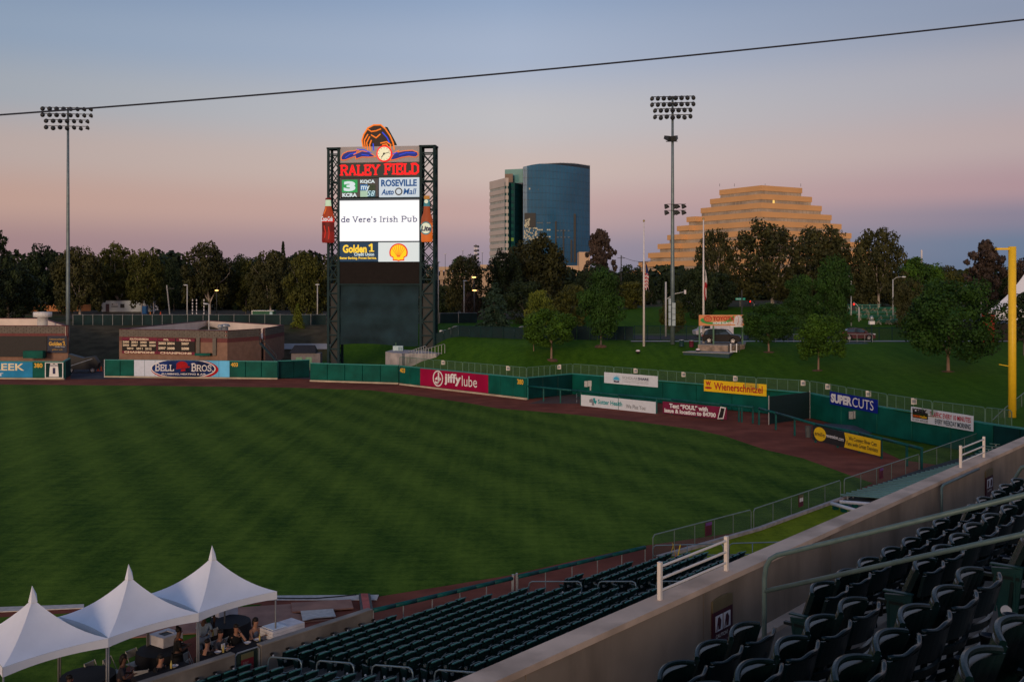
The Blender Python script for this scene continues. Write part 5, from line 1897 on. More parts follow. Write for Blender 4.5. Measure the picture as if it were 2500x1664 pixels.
# extra fixtures on the right-hand pole
for sx_, yaw in ((-0.75, 0.9), (0.35, -0.5)):
    z = hh2 - (342 - 235) * 124.5 / F
    s_ = MB().add([(-0.35, -0.5, -0.1), (0.35, -0.5, -0.1), (0.35, -0.5, 0.55), (-0.35, -0.5, 0.55), (-0.2, 0.3, 0.05), (0.2, 0.3, 0.05), (0.2, 0.3, 0.45), (-0.2, 0.3, 0.45)],
                  [(0, 1, 2, 3), (7, 6, 5, 4), (0, 4, 5, 1), (1, 5, 6, 2), (2, 6, 7, 3), (3, 7, 4, 0)]).build('spotlight', m_poled, lp2)
    s_.location = (sx_, -0.3, z)
    s_.rotation_euler = (0.3, 0, yaw)
MB().beam((-0.8, 0, hh2 - 5.5), (0.6, 0, hh2 - 5.5), 0.08, 0.08).build('bracket', m_poled, lp2)
for dy in (270, 285):
    z = hh2 - dy * 124.5 / F
    MB().beam((-0.8, -0.25, z + 0.3), (1.6, -0.25, z + 0.3), 0.07, 0.07).build('crossarm', m_poled, lp2)
    for x in (-0.7, 0.35, 0.6, 1.35):
        l_ = inst('flood_lamp', fl_me, lp2, (x, -0.3, z + 0.1), 0, (1.25,) * 3, rot=(0.6, 0, -0.9))
        inst('lens', ln_me, l_)
# control boxes on the pole
for x0, x1, y0, y1 in ((1632, 1638, 727, 795), (1640.5, 1648.5, 738, 795)):
    a, b = (x0 - 1642) * 124.5 / F, (x1 - 1642) * 124.5 / F
    zt, zb = H + (HY - y0) / F * 124.5 - lp2.location.z, H + (HY - y1) / F * 124.5 - lp2.location.z
    n_ = 4
    mb = MB()
    for i in range(n_):
        mb.box(a, -0.65, zb + (zt - zb) * i / n_ + 0.03, b, -0.25, zb + (zt - zb) * (i + 1) / n_ - 0.03)
    mb.build('control_box', mat('box_grey_blue', (0.30, 0.38, 0.42), 0.6), lp2)

# ------------------------------------------------------------ flags
m_ball = mat('gold_ball', (0.4, 0.3, 0.12), 0.35, metal=0.6)
m_fpole = mat('flagpole_white', (0.62, 0.60, 0.60), 0.4, var=0.05)


def flagpole(label, px, D, ytop):
    z0 = hz(*gxy(px, D))
    top = H + (HY - ytop) / F * D
    root = thing('flagpole', label, 'flagpole', (*gxy(px, D), z0))
    MB().tube([(0, 0, 0), (0, 0, top - z0)], [0.15, 0.07], 10).build('pole', m_fpole, root, True)
    MB().ball((0, 0, top - z0), 0.14).build('ball', m_ball, root, True)
    return root, z0


f1, fz1 = flagpole('white flagpole flying the striped flag at half height', 1572, 123.5, 539)
f2, fz2 = flagpole('white flagpole with the red and white flag beside the car platform sign', 1717.5, 124.0, 534)


def drape(name, label, px, D, yt, yb, w_, matf, nx=10, nz=26):
    zt, zb = H + (HY - yt) / F * D, H + (HY - yb) / F * D
    x, y = gxy(px, D)
    v, f, m_ = [], [], []
    for j in range(nz + 1):
        for i in range(nx + 1):
            t, u = j / nz, i / nx
            xx = w_ * u * (0.45 + 0.75 * t * (1 - 0.3 * t)) + 0.08 * math.sin(t * 6)
            v.append((x + 0.1 + xx, y - 0.05 + 0.14 * math.sin(u * 9 + t * 2), zt + (zb - zt) * (t * (0.92 + 0.08 * math.sin(u * 7))) - 0.35 * u))
    for j in range(nz):
        for i in range(nx):
            a = j * (nx + 1) + i
            f.append((a, a + nx + 1, a + nx + 2, a + 1))
            m_.append(matf(i / nx, j / nz))
    mb = MB()
    mb.v, mb.f, mb.m = v, f, m_
    return mb


m_fr, m_fw, m_fb = mat('flag_red', (0.36, 0.02, 0.03), 0.8), mat('flag_white', (0.62, 0.6, 0.62), 0.8), mat('flag_blue', (0.02, 0.03, 0.12), 0.8)
o = drape('flag', '', 1573, 123.4, 640, 707, 0.5, lambda u, t: 2 if t < 0.36 else int((t * 15 + u * 3)) % 2).build('flag', [m_fr, m_fw, m_fb], None, True)
tag(o, 'limp red and white striped flag with blue corner on its pole', 'flag')
o = drape('flag', '', 1718.5, 123.8, 656, 732, 0.3, lambda u, t: 0 if (t > 0.42 and not (t > 0.6 and u > 0.55)) else 1).build('flag', [m_fr, m_fw], None, True)
tag(o, 'limp white flag with red lower stripe on the pole beside the platform sign', 'flag')

# ------------------------------------------------------------ car builder
m_tyre = mat('tyre_rubber', (0.015, 0.015, 0.016), 0.8)
m_rim = mat('alloy_rim', (0.5, 0.5, 0.52), 0.35, metal=0.6)
m_glass = mat('car_glass', (0.02, 0.035, 0.045), 0.08, spec=0.8)
m_red_l = mat('tail_light', (0.4, 0.01, 0.015), 0.3)
m_hl = mat('head_light', (0.55, 0.58, 0.62), 0.2)


def wheel(parent, x, y, r):
    w_ = MB().lathe([(r * 0.62, -0.1), (r * 0.93, -0.11), (r, -0.07), (r, 0.07), (r * 0.93, 0.11), (r * 0.62, 0.1)], 20, (x, y, r), axis=(0, 1, 0)).build('wheel', m_tyre, parent)
    sd_ = -1 if y < 0 else 1
    rm = MB()
    rm.lathe([(0, 0.06), (r * 0.14, 0.06), (r * 0.16, 0.0)], 10, (x, y + sd_ * 0.03, r), axis=(0, sd_, 0))
    for k in range(5):
        a = 2 * math.pi * k / 5 + 0.3
        rm.beam((x + 0.08 * r * math.cos(a), y + sd_ * 0.08, r + 0.08 * r * math.sin(a)), (x + 0.64 * r * math.cos(a), y + sd_ * 0.085, r + 0.64 * r * math.sin(a)), 0.05, r * 0.24, up=(-math.sin(a), 0, math.cos(a)))
    for k in range(16):
        a, b = 2 * math.pi * k / 16, 2 * math.pi * (k + 1) / 16
        rm.beam((x + 0.64 * r * math.cos(a), y + sd_ * 0.08, r + 0.64 * r * math.sin(a)), (x + 0.64 * r * math.cos(b), y + sd_ * 0.08, r + 0.64 * r * math.sin(b)), 0.05, r * 0.07)
    rm.build('rim', m_rim, w_)


def car(label, loc, rz, paint, L_=4.55, W_=1.8, Hh=1.66, kind='suv', cat='car', group=None):
    """nose towards local +x"""
    root = thing('parked_car', label, cat, loc, rz, group)
    r = 0.35 if kind == 'suv' else 0.32
    xf, xr = L_ / 2, -L_ / 2
    if kind == 'suv':
        prof = [(xr, .45), (xr + .02, .85), (xr + .1, 1.02), (xf - 1.25, 1.08), (xf - .3, .96), (xf - .03, .78), (xf, .45)]
        gh = [(xr + .12, 1.02), (xr + .42, 1.52), (xr + .75, Hh - .02), (xr + 2.2, Hh), (xr + 2.75, Hh - .06), (xf - 1.15, 1.06)]
    elif kind == 'hatch':
        prof = [(xr, .4), (xr + .0, .9), (xr + .1, 1.05), (xf - 1.2, .95), (xf - .35, .78), (xf - .03, .6), (xf, .35)]
        gh = [(xr + .08, 1.04), (xr + .9, Hh - .1), (xr + 1.9, Hh), (xr + 2.5, Hh - .06), (xf - .95, .93)]
    else:
        prof = [(xr, .4), (xr + .02, .8), (xr + .12, .92), (xf - 1.3, .92), (xf - .3, .78), (xf - .03, .62), (xf, .38)]
        gh = [(xr + .55, .91), (xr + 1.25, Hh - .06), (xr + 1.9, Hh), (xr + 2.5, Hh - .04), (xf - 1.25, .91)]
    wx = (xr + .82, xf - .88)

    def side(poly_top, zb=0.24):
        pts = list(poly_top)
        bot = []
        for cx in (wx[1], wx[0]):
            bot += [(cx + r * 1.22, zb)] + [(cx + r * 1.2 * math.cos(a), r + r * 1.2 * math.sin(a)) for a in (0.2, 0.7, 1.2, 1.571, 1.94, 2.44, 2.94)] + [(cx - r * 1.22, zb)]
        return pts + [(xf - .05, zb)] + bot + [(xr + .06, zb)]
    pl = side(prof)
    k = len(pl)
    hw = W_ / 2
    vs = []
    for yy, sc_ in ((-hw + .06, 0.97), (-hw, 1.0), (hw, 1.0), (hw - .06, 0.97)):
        for (x, z) in pl:
            vs.append((x * (0.985 if sc_ < 1 else 1), yy if not (sc_ < 1) else yy, z + (0.0)))
    # side skins pulled in slightly at the shoulder
    vs = []
    layers = [(-hw, 0.0), (-hw + .10, 0.035), (hw - .10, 0.035), (hw, 0.0)]
    for yy, up_ in layers:
        for (x, z) in pl:
            vs.append((x * (1.0 if up_ else 0.985), yy, z + (up_ if z > 0.7 else 0)))
    fs = [tuple(range(k)), tuple(reversed(range(3 * k, 4 * k)))]
    for a in range(3):
        for i in range(k):
            j = (i + 1) % k
            fs.append((a * k + j, a * k + i, (a + 1) * k + i, (a + 1) * k + j))
    MB().add(vs, fs).build('body', paint, root)
    # greenhouse: glass sides, painted roof
    kk = len(gh)
    top_in = 0.17
    g = []
    for sgn in (-1, 1):
        for (x, z) in gh:
            t = (z - gh[0][1]) / (Hh - gh[0][1])
            g.append((x, sgn * (hw - .06 - top_in * max(0, t)), z))
    fs = [tuple(range(kk)), tuple(reversed(range(kk, 2 * kk)))] + [(i + 1, i, kk + i, kk + i + 1) for i in range(kk - 1)]
    MB().add(g, fs).build('windows', m_glass, root)
    rf_ = MB()
    i0 = 1 if kind != 'suv' else 1
    tops = gh[i0:-1]
    ww = hw - .06 - top_in + 0.02
    for (a, b) in zip(tops, tops[1:]):
        rf_.add([(a[0], -ww, a[1] + .005), (b[0], -ww, b[1] + .005), (b[0], ww, b[1] + .005), (a[0], ww, a[1] + .005), (a[0], -ww, a[1] + .04), (b[0], -ww, b[1] + .04), (b[0], ww, b[1] + .04), (a[0], ww, a[1] + .04)],
                [(3, 2, 1, 0), (4, 5, 6, 7), (0, 1, 5, 4), (1, 2, 6, 5), (2, 3, 7, 6), (3, 0, 4, 7)])
    for sgn in (-1, 1):     # pillars
        for (x0, x1) in ((gh[0][0] + .02, gh[1][0]), (gh[-1][0], gh[-2][0])):
            z0_, z1_ = gh[0][1], (gh[1][1] if x0 < 0 else gh[-2][1])
            rf_.beam((x0, sgn * (hw - .05), z0_), (x1, sgn * (hw - .05 - top_in * .95), z1_ + .01), 0.05, 0.08)
        xm = (gh[1][0] + gh[-2][0]) / 2
        rf_.beam((xm, sgn * (hw - .045), gh[0][1]), (xm, sgn * (hw - .05 - top_in), Hh), 0.03, 0.07)
    rf_.build('roof', paint, root)
    for x in wx:
        for y in (-hw + .12, hw - .12):
            wheel(root, x, y, r)
    for sgn in (-1, 1):
        MB().box(xf - .35, sgn * (hw - .32) - .2, .70, xf - .0, sgn * (hw - .32) + .17, .84).build('headlight', m_hl, root)
        MB().box(xr - .02, sgn * (hw - .2) - .15, .82, xr + .22, sgn * (hw - .2) + .15, 1.0).build('tail_light', m_red_l, root)
        MB().box(xf - 1.45, sgn * (hw + .08) - .1, 1.0, xf - 1.25, sgn * (hw + .08) + .1, 1.14).build('mirror', paint, root)
        MB().box(xr + 1.35, sgn * hw - .02, .86, xr + 1.6, sgn * hw + .02, .9).box(xr + 2.35, sgn * hw - .02, .86, xr + 2.6, sgn * hw + .02, .9).build('door_handle', paint, root)
    MB().box(xf - .06, -hw + .45, .45, xf + .015, hw - .45, .68).build('grille', m_blk, root)
    MB().box(xf - .01, -.25, .36, xf + .02, .25, .44).build('number_plate', m_white, root)
    return root


# platform with the dark SUV and its sign
m_navyp = mat('deck_side_teal', (0.012, 0.045, 0.055), 0.6)
m_rock = mat('rock_face', (0.26, 0.20, 0.16), 0.9, var=0.35, scale=1.2, bump=0.5, dirt=(0.12, 0.1, 0.08), dscale=1.5)
zc = 12.5 - (838 - 695) / F * 123
plat = thing('display_platform', 'two level display deck with a stone base under the dark car', 'platform', (*gxy(1750, 121), 0))
lo_pts = [gxy(1668, 118.8), gxy(1780, 116.4), gxy(1802, 121.0), gxy(1706, 122.5)]
zl = 12.5 - (858.5 - 695) / F * 118.8
MB().prism(lo_pts, zl - 1.6, zl - 0.06).build('deck_skirt', m_navyp, plat, False, True)
MB().prism([(p[0], p[1]) for p in (gxy(1666, 118.7), gxy(1781, 116.25), gxy(1804, 121.1), gxy(1706, 122.6))], zl - 0.055, zl).build('lower_deck', m_path, plat, False, True)
up_pts = [gxy(1704, 120.6), gxy(1778, 119.0), gxy(1818, 121.0), gxy(1822, 126.5), gxy(1708, 126.8)]
MB().prism(up_pts, zl + 0.003, zc - 0.08).build('stone_base', m_rock, plat, False, True)
MB().prism(up_pts, zc - 0.078, zc).build('upper_deck', m_conc, plat, False, True)
cpos = (*gxy(1764, 123.4), zc)
m_carp = mat('dark_grey_paint', (0.006, 0.006, 0.008), 0.35, var=0.03, spec=0.2)
car('dark grey SUV displayed on the stone platform under the orange sign', cpos, R(-22), m_carp, 4.55, 1.82, 1.68)
sg, sgW, _h = sign('billboard', 'orange billboard on two posts with a baseball and red lettering above the car', 1706.5, 1816.8, 121.0, 121.4, 769.0, 794.8, 772.8, 799.3, mat('sign_orange', (0.60, 0.26, 0.11), 0.6, var=0.05), th=0.15)
hgt = _h
MB().plate([(sgW * t, hgt * z) for t, z in ((.02, .5), (.06, .68), (.1, .72), (.12, .45), (.2, .35), (.4, .3), (.6, .42), (.75, .9), (.78, .9), (.76, .5), (.6, .2), (.4, .12), (.2, .15), (.08, .28))][::-1], -0.03, -0.005).build('green_swoosh', mat('swoosh_green', (0.04, 0.30, 0.07)), sg)
m_tred = mat('badge_red', (0.42, 0.03, 0.02), 0.5)
lg = MB()
lc = (sgW * .195, hgt * .64)


def ring(mb, cx, cz, rx, rz, w_, y, m=0, n=24):
    for k in range(n):
        a, b = 2 * math.pi * k / n, 2 * math.pi * (k + 1) / n
        mb.plate([(cx + rx * math.cos(a), cz + rz * math.sin(a)), (cx + (rx - w_) * math.cos(a), cz + (rz - w_) * math.sin(a)),
                  (cx + (rx - w_) * math.cos(b), cz + (rz - w_) * math.sin(b)), (cx + rx * math.cos(b), cz + rz * math.sin(b))][::-1], y, y + 0.02, m)


ring(lg, lc[0], lc[1], sgW * .09, hgt * .3, 0.09, -0.06)
ring(lg, lc[0], lc[1] + hgt * .1, sgW * .07, hgt * .14, 0.06, -0.05)
ring(lg, lc[0], lc[1], sgW * .03, hgt * .26, 0.06, -0.045)
lg.build('oval_logo', m_tred, sg)
tx('lettering', 'TOYOTA', (sgW * .3, hgt * .45, sgW * .78, hgt * .86), m_tred, sg, y=-0.05, bold=0.05)
tx('lettering', 'HOME RUN HILL', (sgW * .305, hgt * .12, sgW * .8, hgt * .36), m_white, sg, y=-0.06, bold=0.05)
bl = MB().plate(ell(sgW * .87, hgt * .43, sgW * .098, hgt * .54, 24), -0.1, -0.02, 0)
bl.stroke([(sgW * .845, hgt * .93), (sgW * .868, hgt * .7), (sgW * .87, hgt * .4), (sgW * .84, hgt * .1)], 0.04, -0.12, 1, 0.01)
bl.stroke([(sgW * .96, hgt * .4), (sgW * .93, hgt * .2), (sgW * .92, hgt * .0)], 0.04, -0.12, 1, 0.01)
bl.build('baseball', [m_fw, m_tred], sg)
MB().box(sgW * .7, -0.04, -0.16, sgW * .965, 0.0, -0.01).build('white_plaque', m_white, sg)
zb_ = zc - sg.location.z
for t in (0.02, 0.33, 0.975):
    MB().box(sgW * t - 0.08, 0.16, zb_, sgW * t + 0.08, 0.32, -0.0).build('post', m_fgreen, sg)
sr_ = thing('deck_railing', 'short white hand railing on the steps of the display deck', 'railing', (*gxy(1784, 118.0), zl))
MB().box(-0.05, -0.05, 0, 0.05, 0.05, 1.0).box(0.62, -0.05, 0, 0.72, 0.05, 1.0).box(-0.05, -0.04, 0.06, 0.72, 0.04, 0.14).build('white_frame', m_white, sr_)
MB().box(-0.3, -0.04, 0, -0.22, 0.04, 0.95).box(0.95, -0.04, 0, 1.02, 0.04, 0.95).build('dark_post', m_poled, sr_)
for px, D, m, lab in ((1664, 123.0, m_navyp, 'dark green round litter bin left of the car platform'), (1688, 122.5, mat('maroon_bin', (0.11, 0.012, 0.03)), 'maroon round litter bin nearest the car platform')):
    q = tb(px, D)
    bn = thing('litter_bin', lab, 'bin', q, 0, None)
    MB().lathe([(0.27, 0), (0.28, 0.72), (0.3, 0.74)], 14).build('barrel', m, bn, True)
    MB().lathe([(0.31, 0.742), (0.31, 0.80), (0.0, 0.82)], 14).build('lid', m_galv, bn, True)
for px, D, y in ((1557.5, 120.5, 835), (1704, 119.5, 839)):
    q = tb(px, D)
    s_ = thing('globe_lamp', 'white topped round uplight beside the %s' % ('striped flag pole' if px < 1600 else 'display platform'), 'lamp', (q.x, q.y, q.z))
    MB().lathe([(0.1, 0), (0.22, 0.15), (0.24, 0.3)], 12).build('base', m_blk, s_, True)
    MB().ball((0, 0, 0.34), 0.26, 0.26, 0.14, 12).build('globe', mat('globe_white', (0.85, 0.72, 0.74), 0.3), s_, True)
# vehicles beyond the platform
q = tb(1740, 139)
van = thing('parked_van', 'white van with a yellow box on its roof, parked behind the dark platform car', 'van', q, R(184))
MB().plate([(-2.6, .4), (2.5, .4), (2.6, .9), (1.9, 1.15), (1.3, 2.0), (-2.5, 2.1), (-2.6, 1.9)], -0.95, 0.95).build('body', m_fw, van)
MB().plate([(1.86, 1.2), (1.3, 1.95), (0.6, 1.95), (0.6, 1.2)], -0.97, 0.97).build('windows', m_glass, van)
MB().box(-1.9, -0.8, 2.12, -0.2, 0.8, 2.7).build('roof_box', mat('box_yellow', (0.65, 0.3, 0.03)), van)
for x in (-1.7, 1.7):
    for y in (-0.85, 0.85):
        wheel(van, x, y, 0.36)
car('maroon hatchback parked by the railing at the far right of the berm', (*gxy(2092, 130.0), hz(*gxy(2092, 130.0)) + 0.1), R(2), mat('maroon_paint', (0.05, 0.008, 0.02), 0.25, spec=0.7), 4.2, 1.75, 1.5, 'hatch')
car('grey sedan parked behind the green screened fence right of the scoreboard', (*gxy(1112, 146.0), hz(*gxy(1112, 146.0))), R(180), mat('grey_paint', (0.12, 0.13, 0.14), 0.3, spec=0.6), 4.5, 1.75, 1.42, 'sedan')
car('second grey sedan behind the green screened fence under the conifer', (*gxy(1276, 140.0), hz(*gxy(1276, 140.0))), R(180), mat('grey_paint', (0.1, 0.1, 0.1)), 4.5, 1.75, 1.42, 'sedan')
car('small pale pink car far away on the road behind the trailer', (*gxy(397, 372), 5.1), R(100), mat('pale_paint', (0.6, 0.42, 0.48), 0.4), 4.4, 1.8, 1.5, 'sedan')
car('dark car parked beyond the scoreboard fence', (*gxy(760, 290), 5.05), R(10), mat('blue_paint', (0.04, 0.05, 0.09), 0.4), 4.4, 1.8, 1.45, 'sedan')
# ------------------------------------------------------------ fences on the berm and the embankment
m_screen = mat('green_windscreen', (0.003, 0.019, 0.021), 0.8, var=0.25, scale=0.6)


def screen_fence(label, pts, h, n_each, group=None, m=None, name='screened_fence', link=False, pm=None):
    A = pts[0]
    root = thing(name, label, 'fence', A, 0, group)
    for a, b in zip(pts, pts[1:]):
        d = b - a
        for i in range(n_each):
            p, q = a + d * (i / n_each), a + d * ((i + 1) / n_each)
            e = d.normalized() * 0.04
            p, q = p + e, q - e
            mb = MB().add([(p.x, p.y, p.z + 0.05), (q.x, q.y, q.z + 0.05), (q.x, q.y, q.z + h), (p.x, p.y, p.z + h)], [(0, 1, 2, 3)])
            mb.build('screen' if not link else 'chain_link', m or m_screen, root, False, True)
            mb = MB().tube([(p.x, p.y - 0.05, p.z), (p.x, p.y - 0.05, p.z + h + 0.12)], 0.05, 6).build('post', pm or (m_galv if not link else m_truss), root, False, True)
        MB().tube([(a.x, a.y, a.z + h), (b.x, b.y, b.z + h)], 0.035, 5).build('top_rail', pm or (m_galv if not link else m_truss), root, False, True)
    return root


def V3(px, D, dz=0.0):
    x, y = gxy(px, D)
    return Vector((x, y, hz(x, y) + dz))


screen_fence('long dark green screened fence on top of the embankment, left of the scoreboard', [V3(178, 190), V3(420, 190), V3(796, 191)], 1.95, 10)
screen_fence('dark green screened fence seen through and right of the scoreboard tower', [V3(800, 192), V3(1165, 190)], 1.9, 8)
screen_fence('dark green screened fence behind the slope with parked grey cars', [V3(1064, 141), V3(1120, 140), V3(1200, 136), V3(1284, 133)], 1.5, 3, pm=m_truss)
screen_fence('dark green screened fence between the big dark tree and the striped flag', [V3(1284, 133), V3(1440, 131.5), V3(1547, 130.8)], 1.75, 5, pm=m_truss)
m_blink = see_through('black_chain_link', (0.01, 0.02, 0.02), 0.3)
screen_fence('black chain link fence behind the flagpoles beside the road', [V3(1548, 131), V3(1706, 131)], 1.8, 5, m=m_blink, name='chain_link_fence', link=True)
screen_fence('black chain link fence right of the display car and behind the round trees', [V3(1825, 131), V3(2050, 131), V3(2240, 131)], 1.6, 6, m=m_blink, name='chain_link_fence', link=True)
for a, b, lab in ((1894, 1953, 'grey pipe railing beside the path behind the small round trees'), (2055, 2130, 'grey pipe railing in front of the maroon hatchback')):
    A, B = V3(a, 126.5), V3(b, 126.2)
    mesh_fence('pipe_railing', lab, A.xy, B.xy, A.z, B.z, 1.0, 1.0, m_galv, 3, None, 'railing', link=False, r=0.03)
tag(MB().box(gxy(2060, 124.5)[0], 123.8, 4.2, gxy(2115, 124.5)[0], 125.2, 5.45).build('planter_wall', m_navyp), 'low dark green wall below the maroon hatchback', 'wall')
q = V3(2128, 127)
l_ = thing('box_lamp', 'dark post with a white box lamp beside the maroon hatchback', 'lamp', q)
MB().tube([(0, 0, 0), (0, 0, 2.6)], 0.07, 8).build('post', m_truss, l_)
MB().box(-0.32, -0.25, 2.2, 0.32, 0.25, 2.6).build('white_box', m_white, l_)
MB().ball((0, 0, 2.95), 0.24, 0.24, 0.3, 10).build('head', m_galv, l_, True)

# ------------------------------------------------------------ street lamps and poles
m_lpole = mat('lamp_pole_grey', (0.42, 0.43, 0.43), 0.5, var=0.06)
m_lhead = mat('lamp_head', (0.6, 0.62, 0.62), 0.4)


def lamp(label, px, D, ytop, arm=0.0, z0=None, glow=None, dark=False, r=0.09, cobra=0.0, group=None):
    x, y = gxy(px, D)
    z0 = hz(x, y) if z0 is None else z0
    hh = H + (HY - ytop) / F * D - z0
    root = thing('lamp_post', label, 'street lamp', (x, y, z0), 0, group)
    m = m_poled if dark else m_lpole
    MB().tube([(0, 0, 0), (0, 0, hh)], [r * 1.2, r], 8).build('pole', m, root, True)
    gm = m_lhead
    if glow:
        gm = lit('lamp_glow', S(255, 190, 110), 4.0)
    if cobra:
        MB().tube([(0, 0, hh - 0.1), (cobra * 0.4, 0, hh + 0.35), (cobra, 0, hh + 0.45)], 0.05, 6).build('arm', m, root, True)
        MB().ball((cobra * 1.15, 0, hh + 0.42), 0.4, 0.18, 0.13, 10).build('lamp_head', gm, root, True)
    else:
        MB().tube([(0, 0, hh), (arm, 0, hh)], 0.05, 6).build('arm', m, root, True)
        MB().ball((arm, 0, hh + 0.02), 0.45, 0.3, 0.12, 10).build('lamp_head', gm, root, True)
    return root


lamp('white lamp post before the dark left trees, behind the long screened fence', 457, 195, 660 * .2972 + 500, -0.3)
lamp('white lamp post just left of the scoreboard tower', 775, 196, 695, 0.0)
lamp('short white lamp post rising behind the champions building roof', 510, 176, 742, -0.5, z0=3)
lamp('dark lamp post with a lit orange lamp in the left trees', 529, 240, 709, 0.0, glow=True, dark=True)
lamp('white pole with crossbars right of the scoreboard', 1069.5, 188, 640, 0.0, r=0.13)
lamp('white lamp post in front of the reddish trees right of the scoreboard', 1133, 200, 686, 0.2)
lamp('cobra head street lamp in front of the sycamore crowns', 2078, 165, 676, z0=5, cobra=-1.6)
lamp('tall pale street lamp above the stacked green tables', 2180, 175, 682, cobra=1.6)
lamp('cobra head street lamp behind the big round tree', 2500 - 2.5, 150, 700, cobra=-2.6) if False else lamp('cobra head street lamp behind the big round tree', 2395, 165, 704, cobra=-1.9)
lamp('small flat headed path lamp on the grass hill behind the second flagpole', 1696, 198, 742, 0.0)
lamp('thin dark lamp post on the garage roof, left one', 1087, 345, 620, z0=15, dark=True, r=0.06)
lamp('thin dark lamp post on the garage roof, middle one', 1130, 345, 611, z0=15, dark=True, r=0.06)
lamp('thin dark lamp post on the garage roof, right one beside the striped mast', 1177.5, 345, 616, z0=15, dark=True, r=0.06)
lamp('orange lit lamp among the trees below the striped mast', 1157, 205, 677, glow=True, dark=True)
lamp('lower orange lit lamp among the trees below the striped mast', 1158.5, 203, 709, glow=True, dark=True, z0=5)
# striped mast
x, y = gxy(1162, 420)
ms = thing('radio_mast', 'white and grey banded antenna mast above the garage', 'mast', (x, y, 0))
zt = H + (HY - 597) / F * 420
for i in range(9):
    z = zt - 8.5 + i * 0.95
    MB().box(-0.9, -0.5, z, 0.6, 0.5, z + 0.55).build('antenna_drum', m_fw if i % 2 else m_poled, ms)
MB().tube([(0, 0, 0), (0, 0, zt)], 0.25, 6).build('pole', m_poled, ms)
for k in range(5):
    MB().ball((0.9, -0.3, zt - 7.2 + k * 1.6), 0.5, 0.3, 0.5, 8).build('dish', m_poled, ms, True)
x, y = gxy(2250, 520)
tag(MB().tube([(x, y, 0), (x, y, H + (HY - 610) / F * 520)], 0.42, 8).build('white_mast', m_fw), 'thin white mast above the far right trees', 'mast')
# utility poles
for px, D, yt, lab in ((1516.5, 300, 623, 'dark utility pole with wires left of the striped flag'), (415, 255, 668 + 28, 'leaning wooden utility pole in the left trees')):
    x, y = gxy(px, D)
    up_ = thing('utility_pole', lab, 'pole', (x, y, 4.8))
    hh = H + (HY - yt) / F * D - 4.8
    MB().tube([(0, 0, 0), (-0.8 if px < 500 else 0, 0, hh)], 0.16, 7).build('pole', m_poled if px > 500 else m_lpole, up_)
    MB().box(-1.1, -0.06, hh - 0.9, 1.1, 0.06, hh - 0.75).build('crossarm', m_poled, up_)
a = P(1517, 626, 300)
for k in (0, 1):
    b = P(1600, (634 if k == 0 else 650) + 0, 290)
    if k:
        a = P(1517, 668, 300)
        b = P(1575, 637, 290)
    pts = [a.lerp(b, i / 10) - Vector((0, 0, 1.0 * math.sin(math.pi * i / 10))) for i in range(11)]
    tag(MB().tube(pts, 0.05, 4).build('power_line', m_poled), 'thin power line %s from the dark utility pole' % ('running right' if k == 0 else 'rising'), 'cable')
x, y = gxy(1570, 245)
tp = thing('utility_pole', 'short crossarm utility pole behind the striped flag', 'pole', (x, y, 6))
MB().tube([(0, 0, 0), (0, 0, H + (HY - 637) / F * 245 - 6)], 0.14, 6).build('pole', m_poled, tp)
MB().box(-1.2, -0.06, H + (HY - 640) / F * 245 - 6.1, 1.2, 0.06, H + (HY - 640) / F * 245 - 5.95).build('crossarm', m_poled, tp)
# traffic signals
m_sigr = lit('signal_red', S(255, 40, 30), 2.5)


def signal(label, px, D, y, arm, ypole):
    x, y_ = gxy(px, D)
    z0 = hz(x, y_)
    root = thing('traffic_signal', label, 'traffic light', (x, y_, z0))
    z = H + (HY - y) / F * D - z0
    xp = arm
    MB().tube([(xp, 0, 0), (xp, 0, z - 0.4)], 0.12, 7).tube([(xp, 0, z - 0.5), (xp * 0.5, 0, z + 0.1), (0, 0, z + 0.45)], 0.07, 6).build('mast', m_lpole, root, True)
    MB().box(-0.25, -0.15, z - 0.9, 0.25, 0.15, z + 0.35).build('head', m_poled, root)
    MB().ball((0, -0.18, z + 0.12), 0.16, 0.08, 0.16, 10).build('red_lens', m_sigr, root, True)


signal('red traffic light on a curved arm in front of the sycamore trunks', 1788, 215, 709, 1.6, 0)
signal('red traffic light at the foot of the white sycamore trunk', 1831, 218, 737, 0.9, 0)
signal('small red traffic light left of the street name sign', 1748, 216, 709, 1.0, 0)
signal('red traffic light beside the stacked green tables', 2084, 172, 744, 0.9, 0)
x, y = gxy(1811, 150)
ss = thing('street_sign', 'green street name blades on a dark post above the orange billboard', 'sign', (x, y, 5.3))
zz = H + (HY - 729.5) / F * 150 - 5.3
MB().tube([(0, 0, 0), (0, 0, zz + 1.3)], 0.09, 7).build('post', m_poled, ss)
m_sgn = mat('street_green', (0.01, 0.26, 0.20), 0.4)
b1 = MB().box(-0.95, -0.14, zz - 0.15, -0.1, -0.1, zz + 0.15).build('blade', m_sgn, ss)
b2 = MB().box(0.1, -0.14, zz - 0.15, 0.48, -0.1, zz + 0.15).build('blade', m_sgn, ss)
tx('lettering', 'Third St', (-0.85, zz - 0.09, -0.2, zz + 0.09), m_white, b1, y=-0.16)
x, y = gxy(1625.5, 140)
cw = thing('camera_mast', 'pale mast with a curved arm and white camera box left of the pole boxes', 'mast', (x, y, 5.4))
zz = H + (HY - 688) / F * 140 - 5.4
MB().tube([(0, 0, 0), (0, 0, zz)], 0.12, 8).tube([(0, 0, zz - 2.4), (1.3, 0, zz - 1.6), (2.6, 0, zz - 1.35)], 0.06, 6).build('pole', m_lpole, cw, True)
MB().box(2.5, -0.12, zz - 1.65, 2.75, 0.12, zz - 1.1).build('camera_box', m_fw, cw)
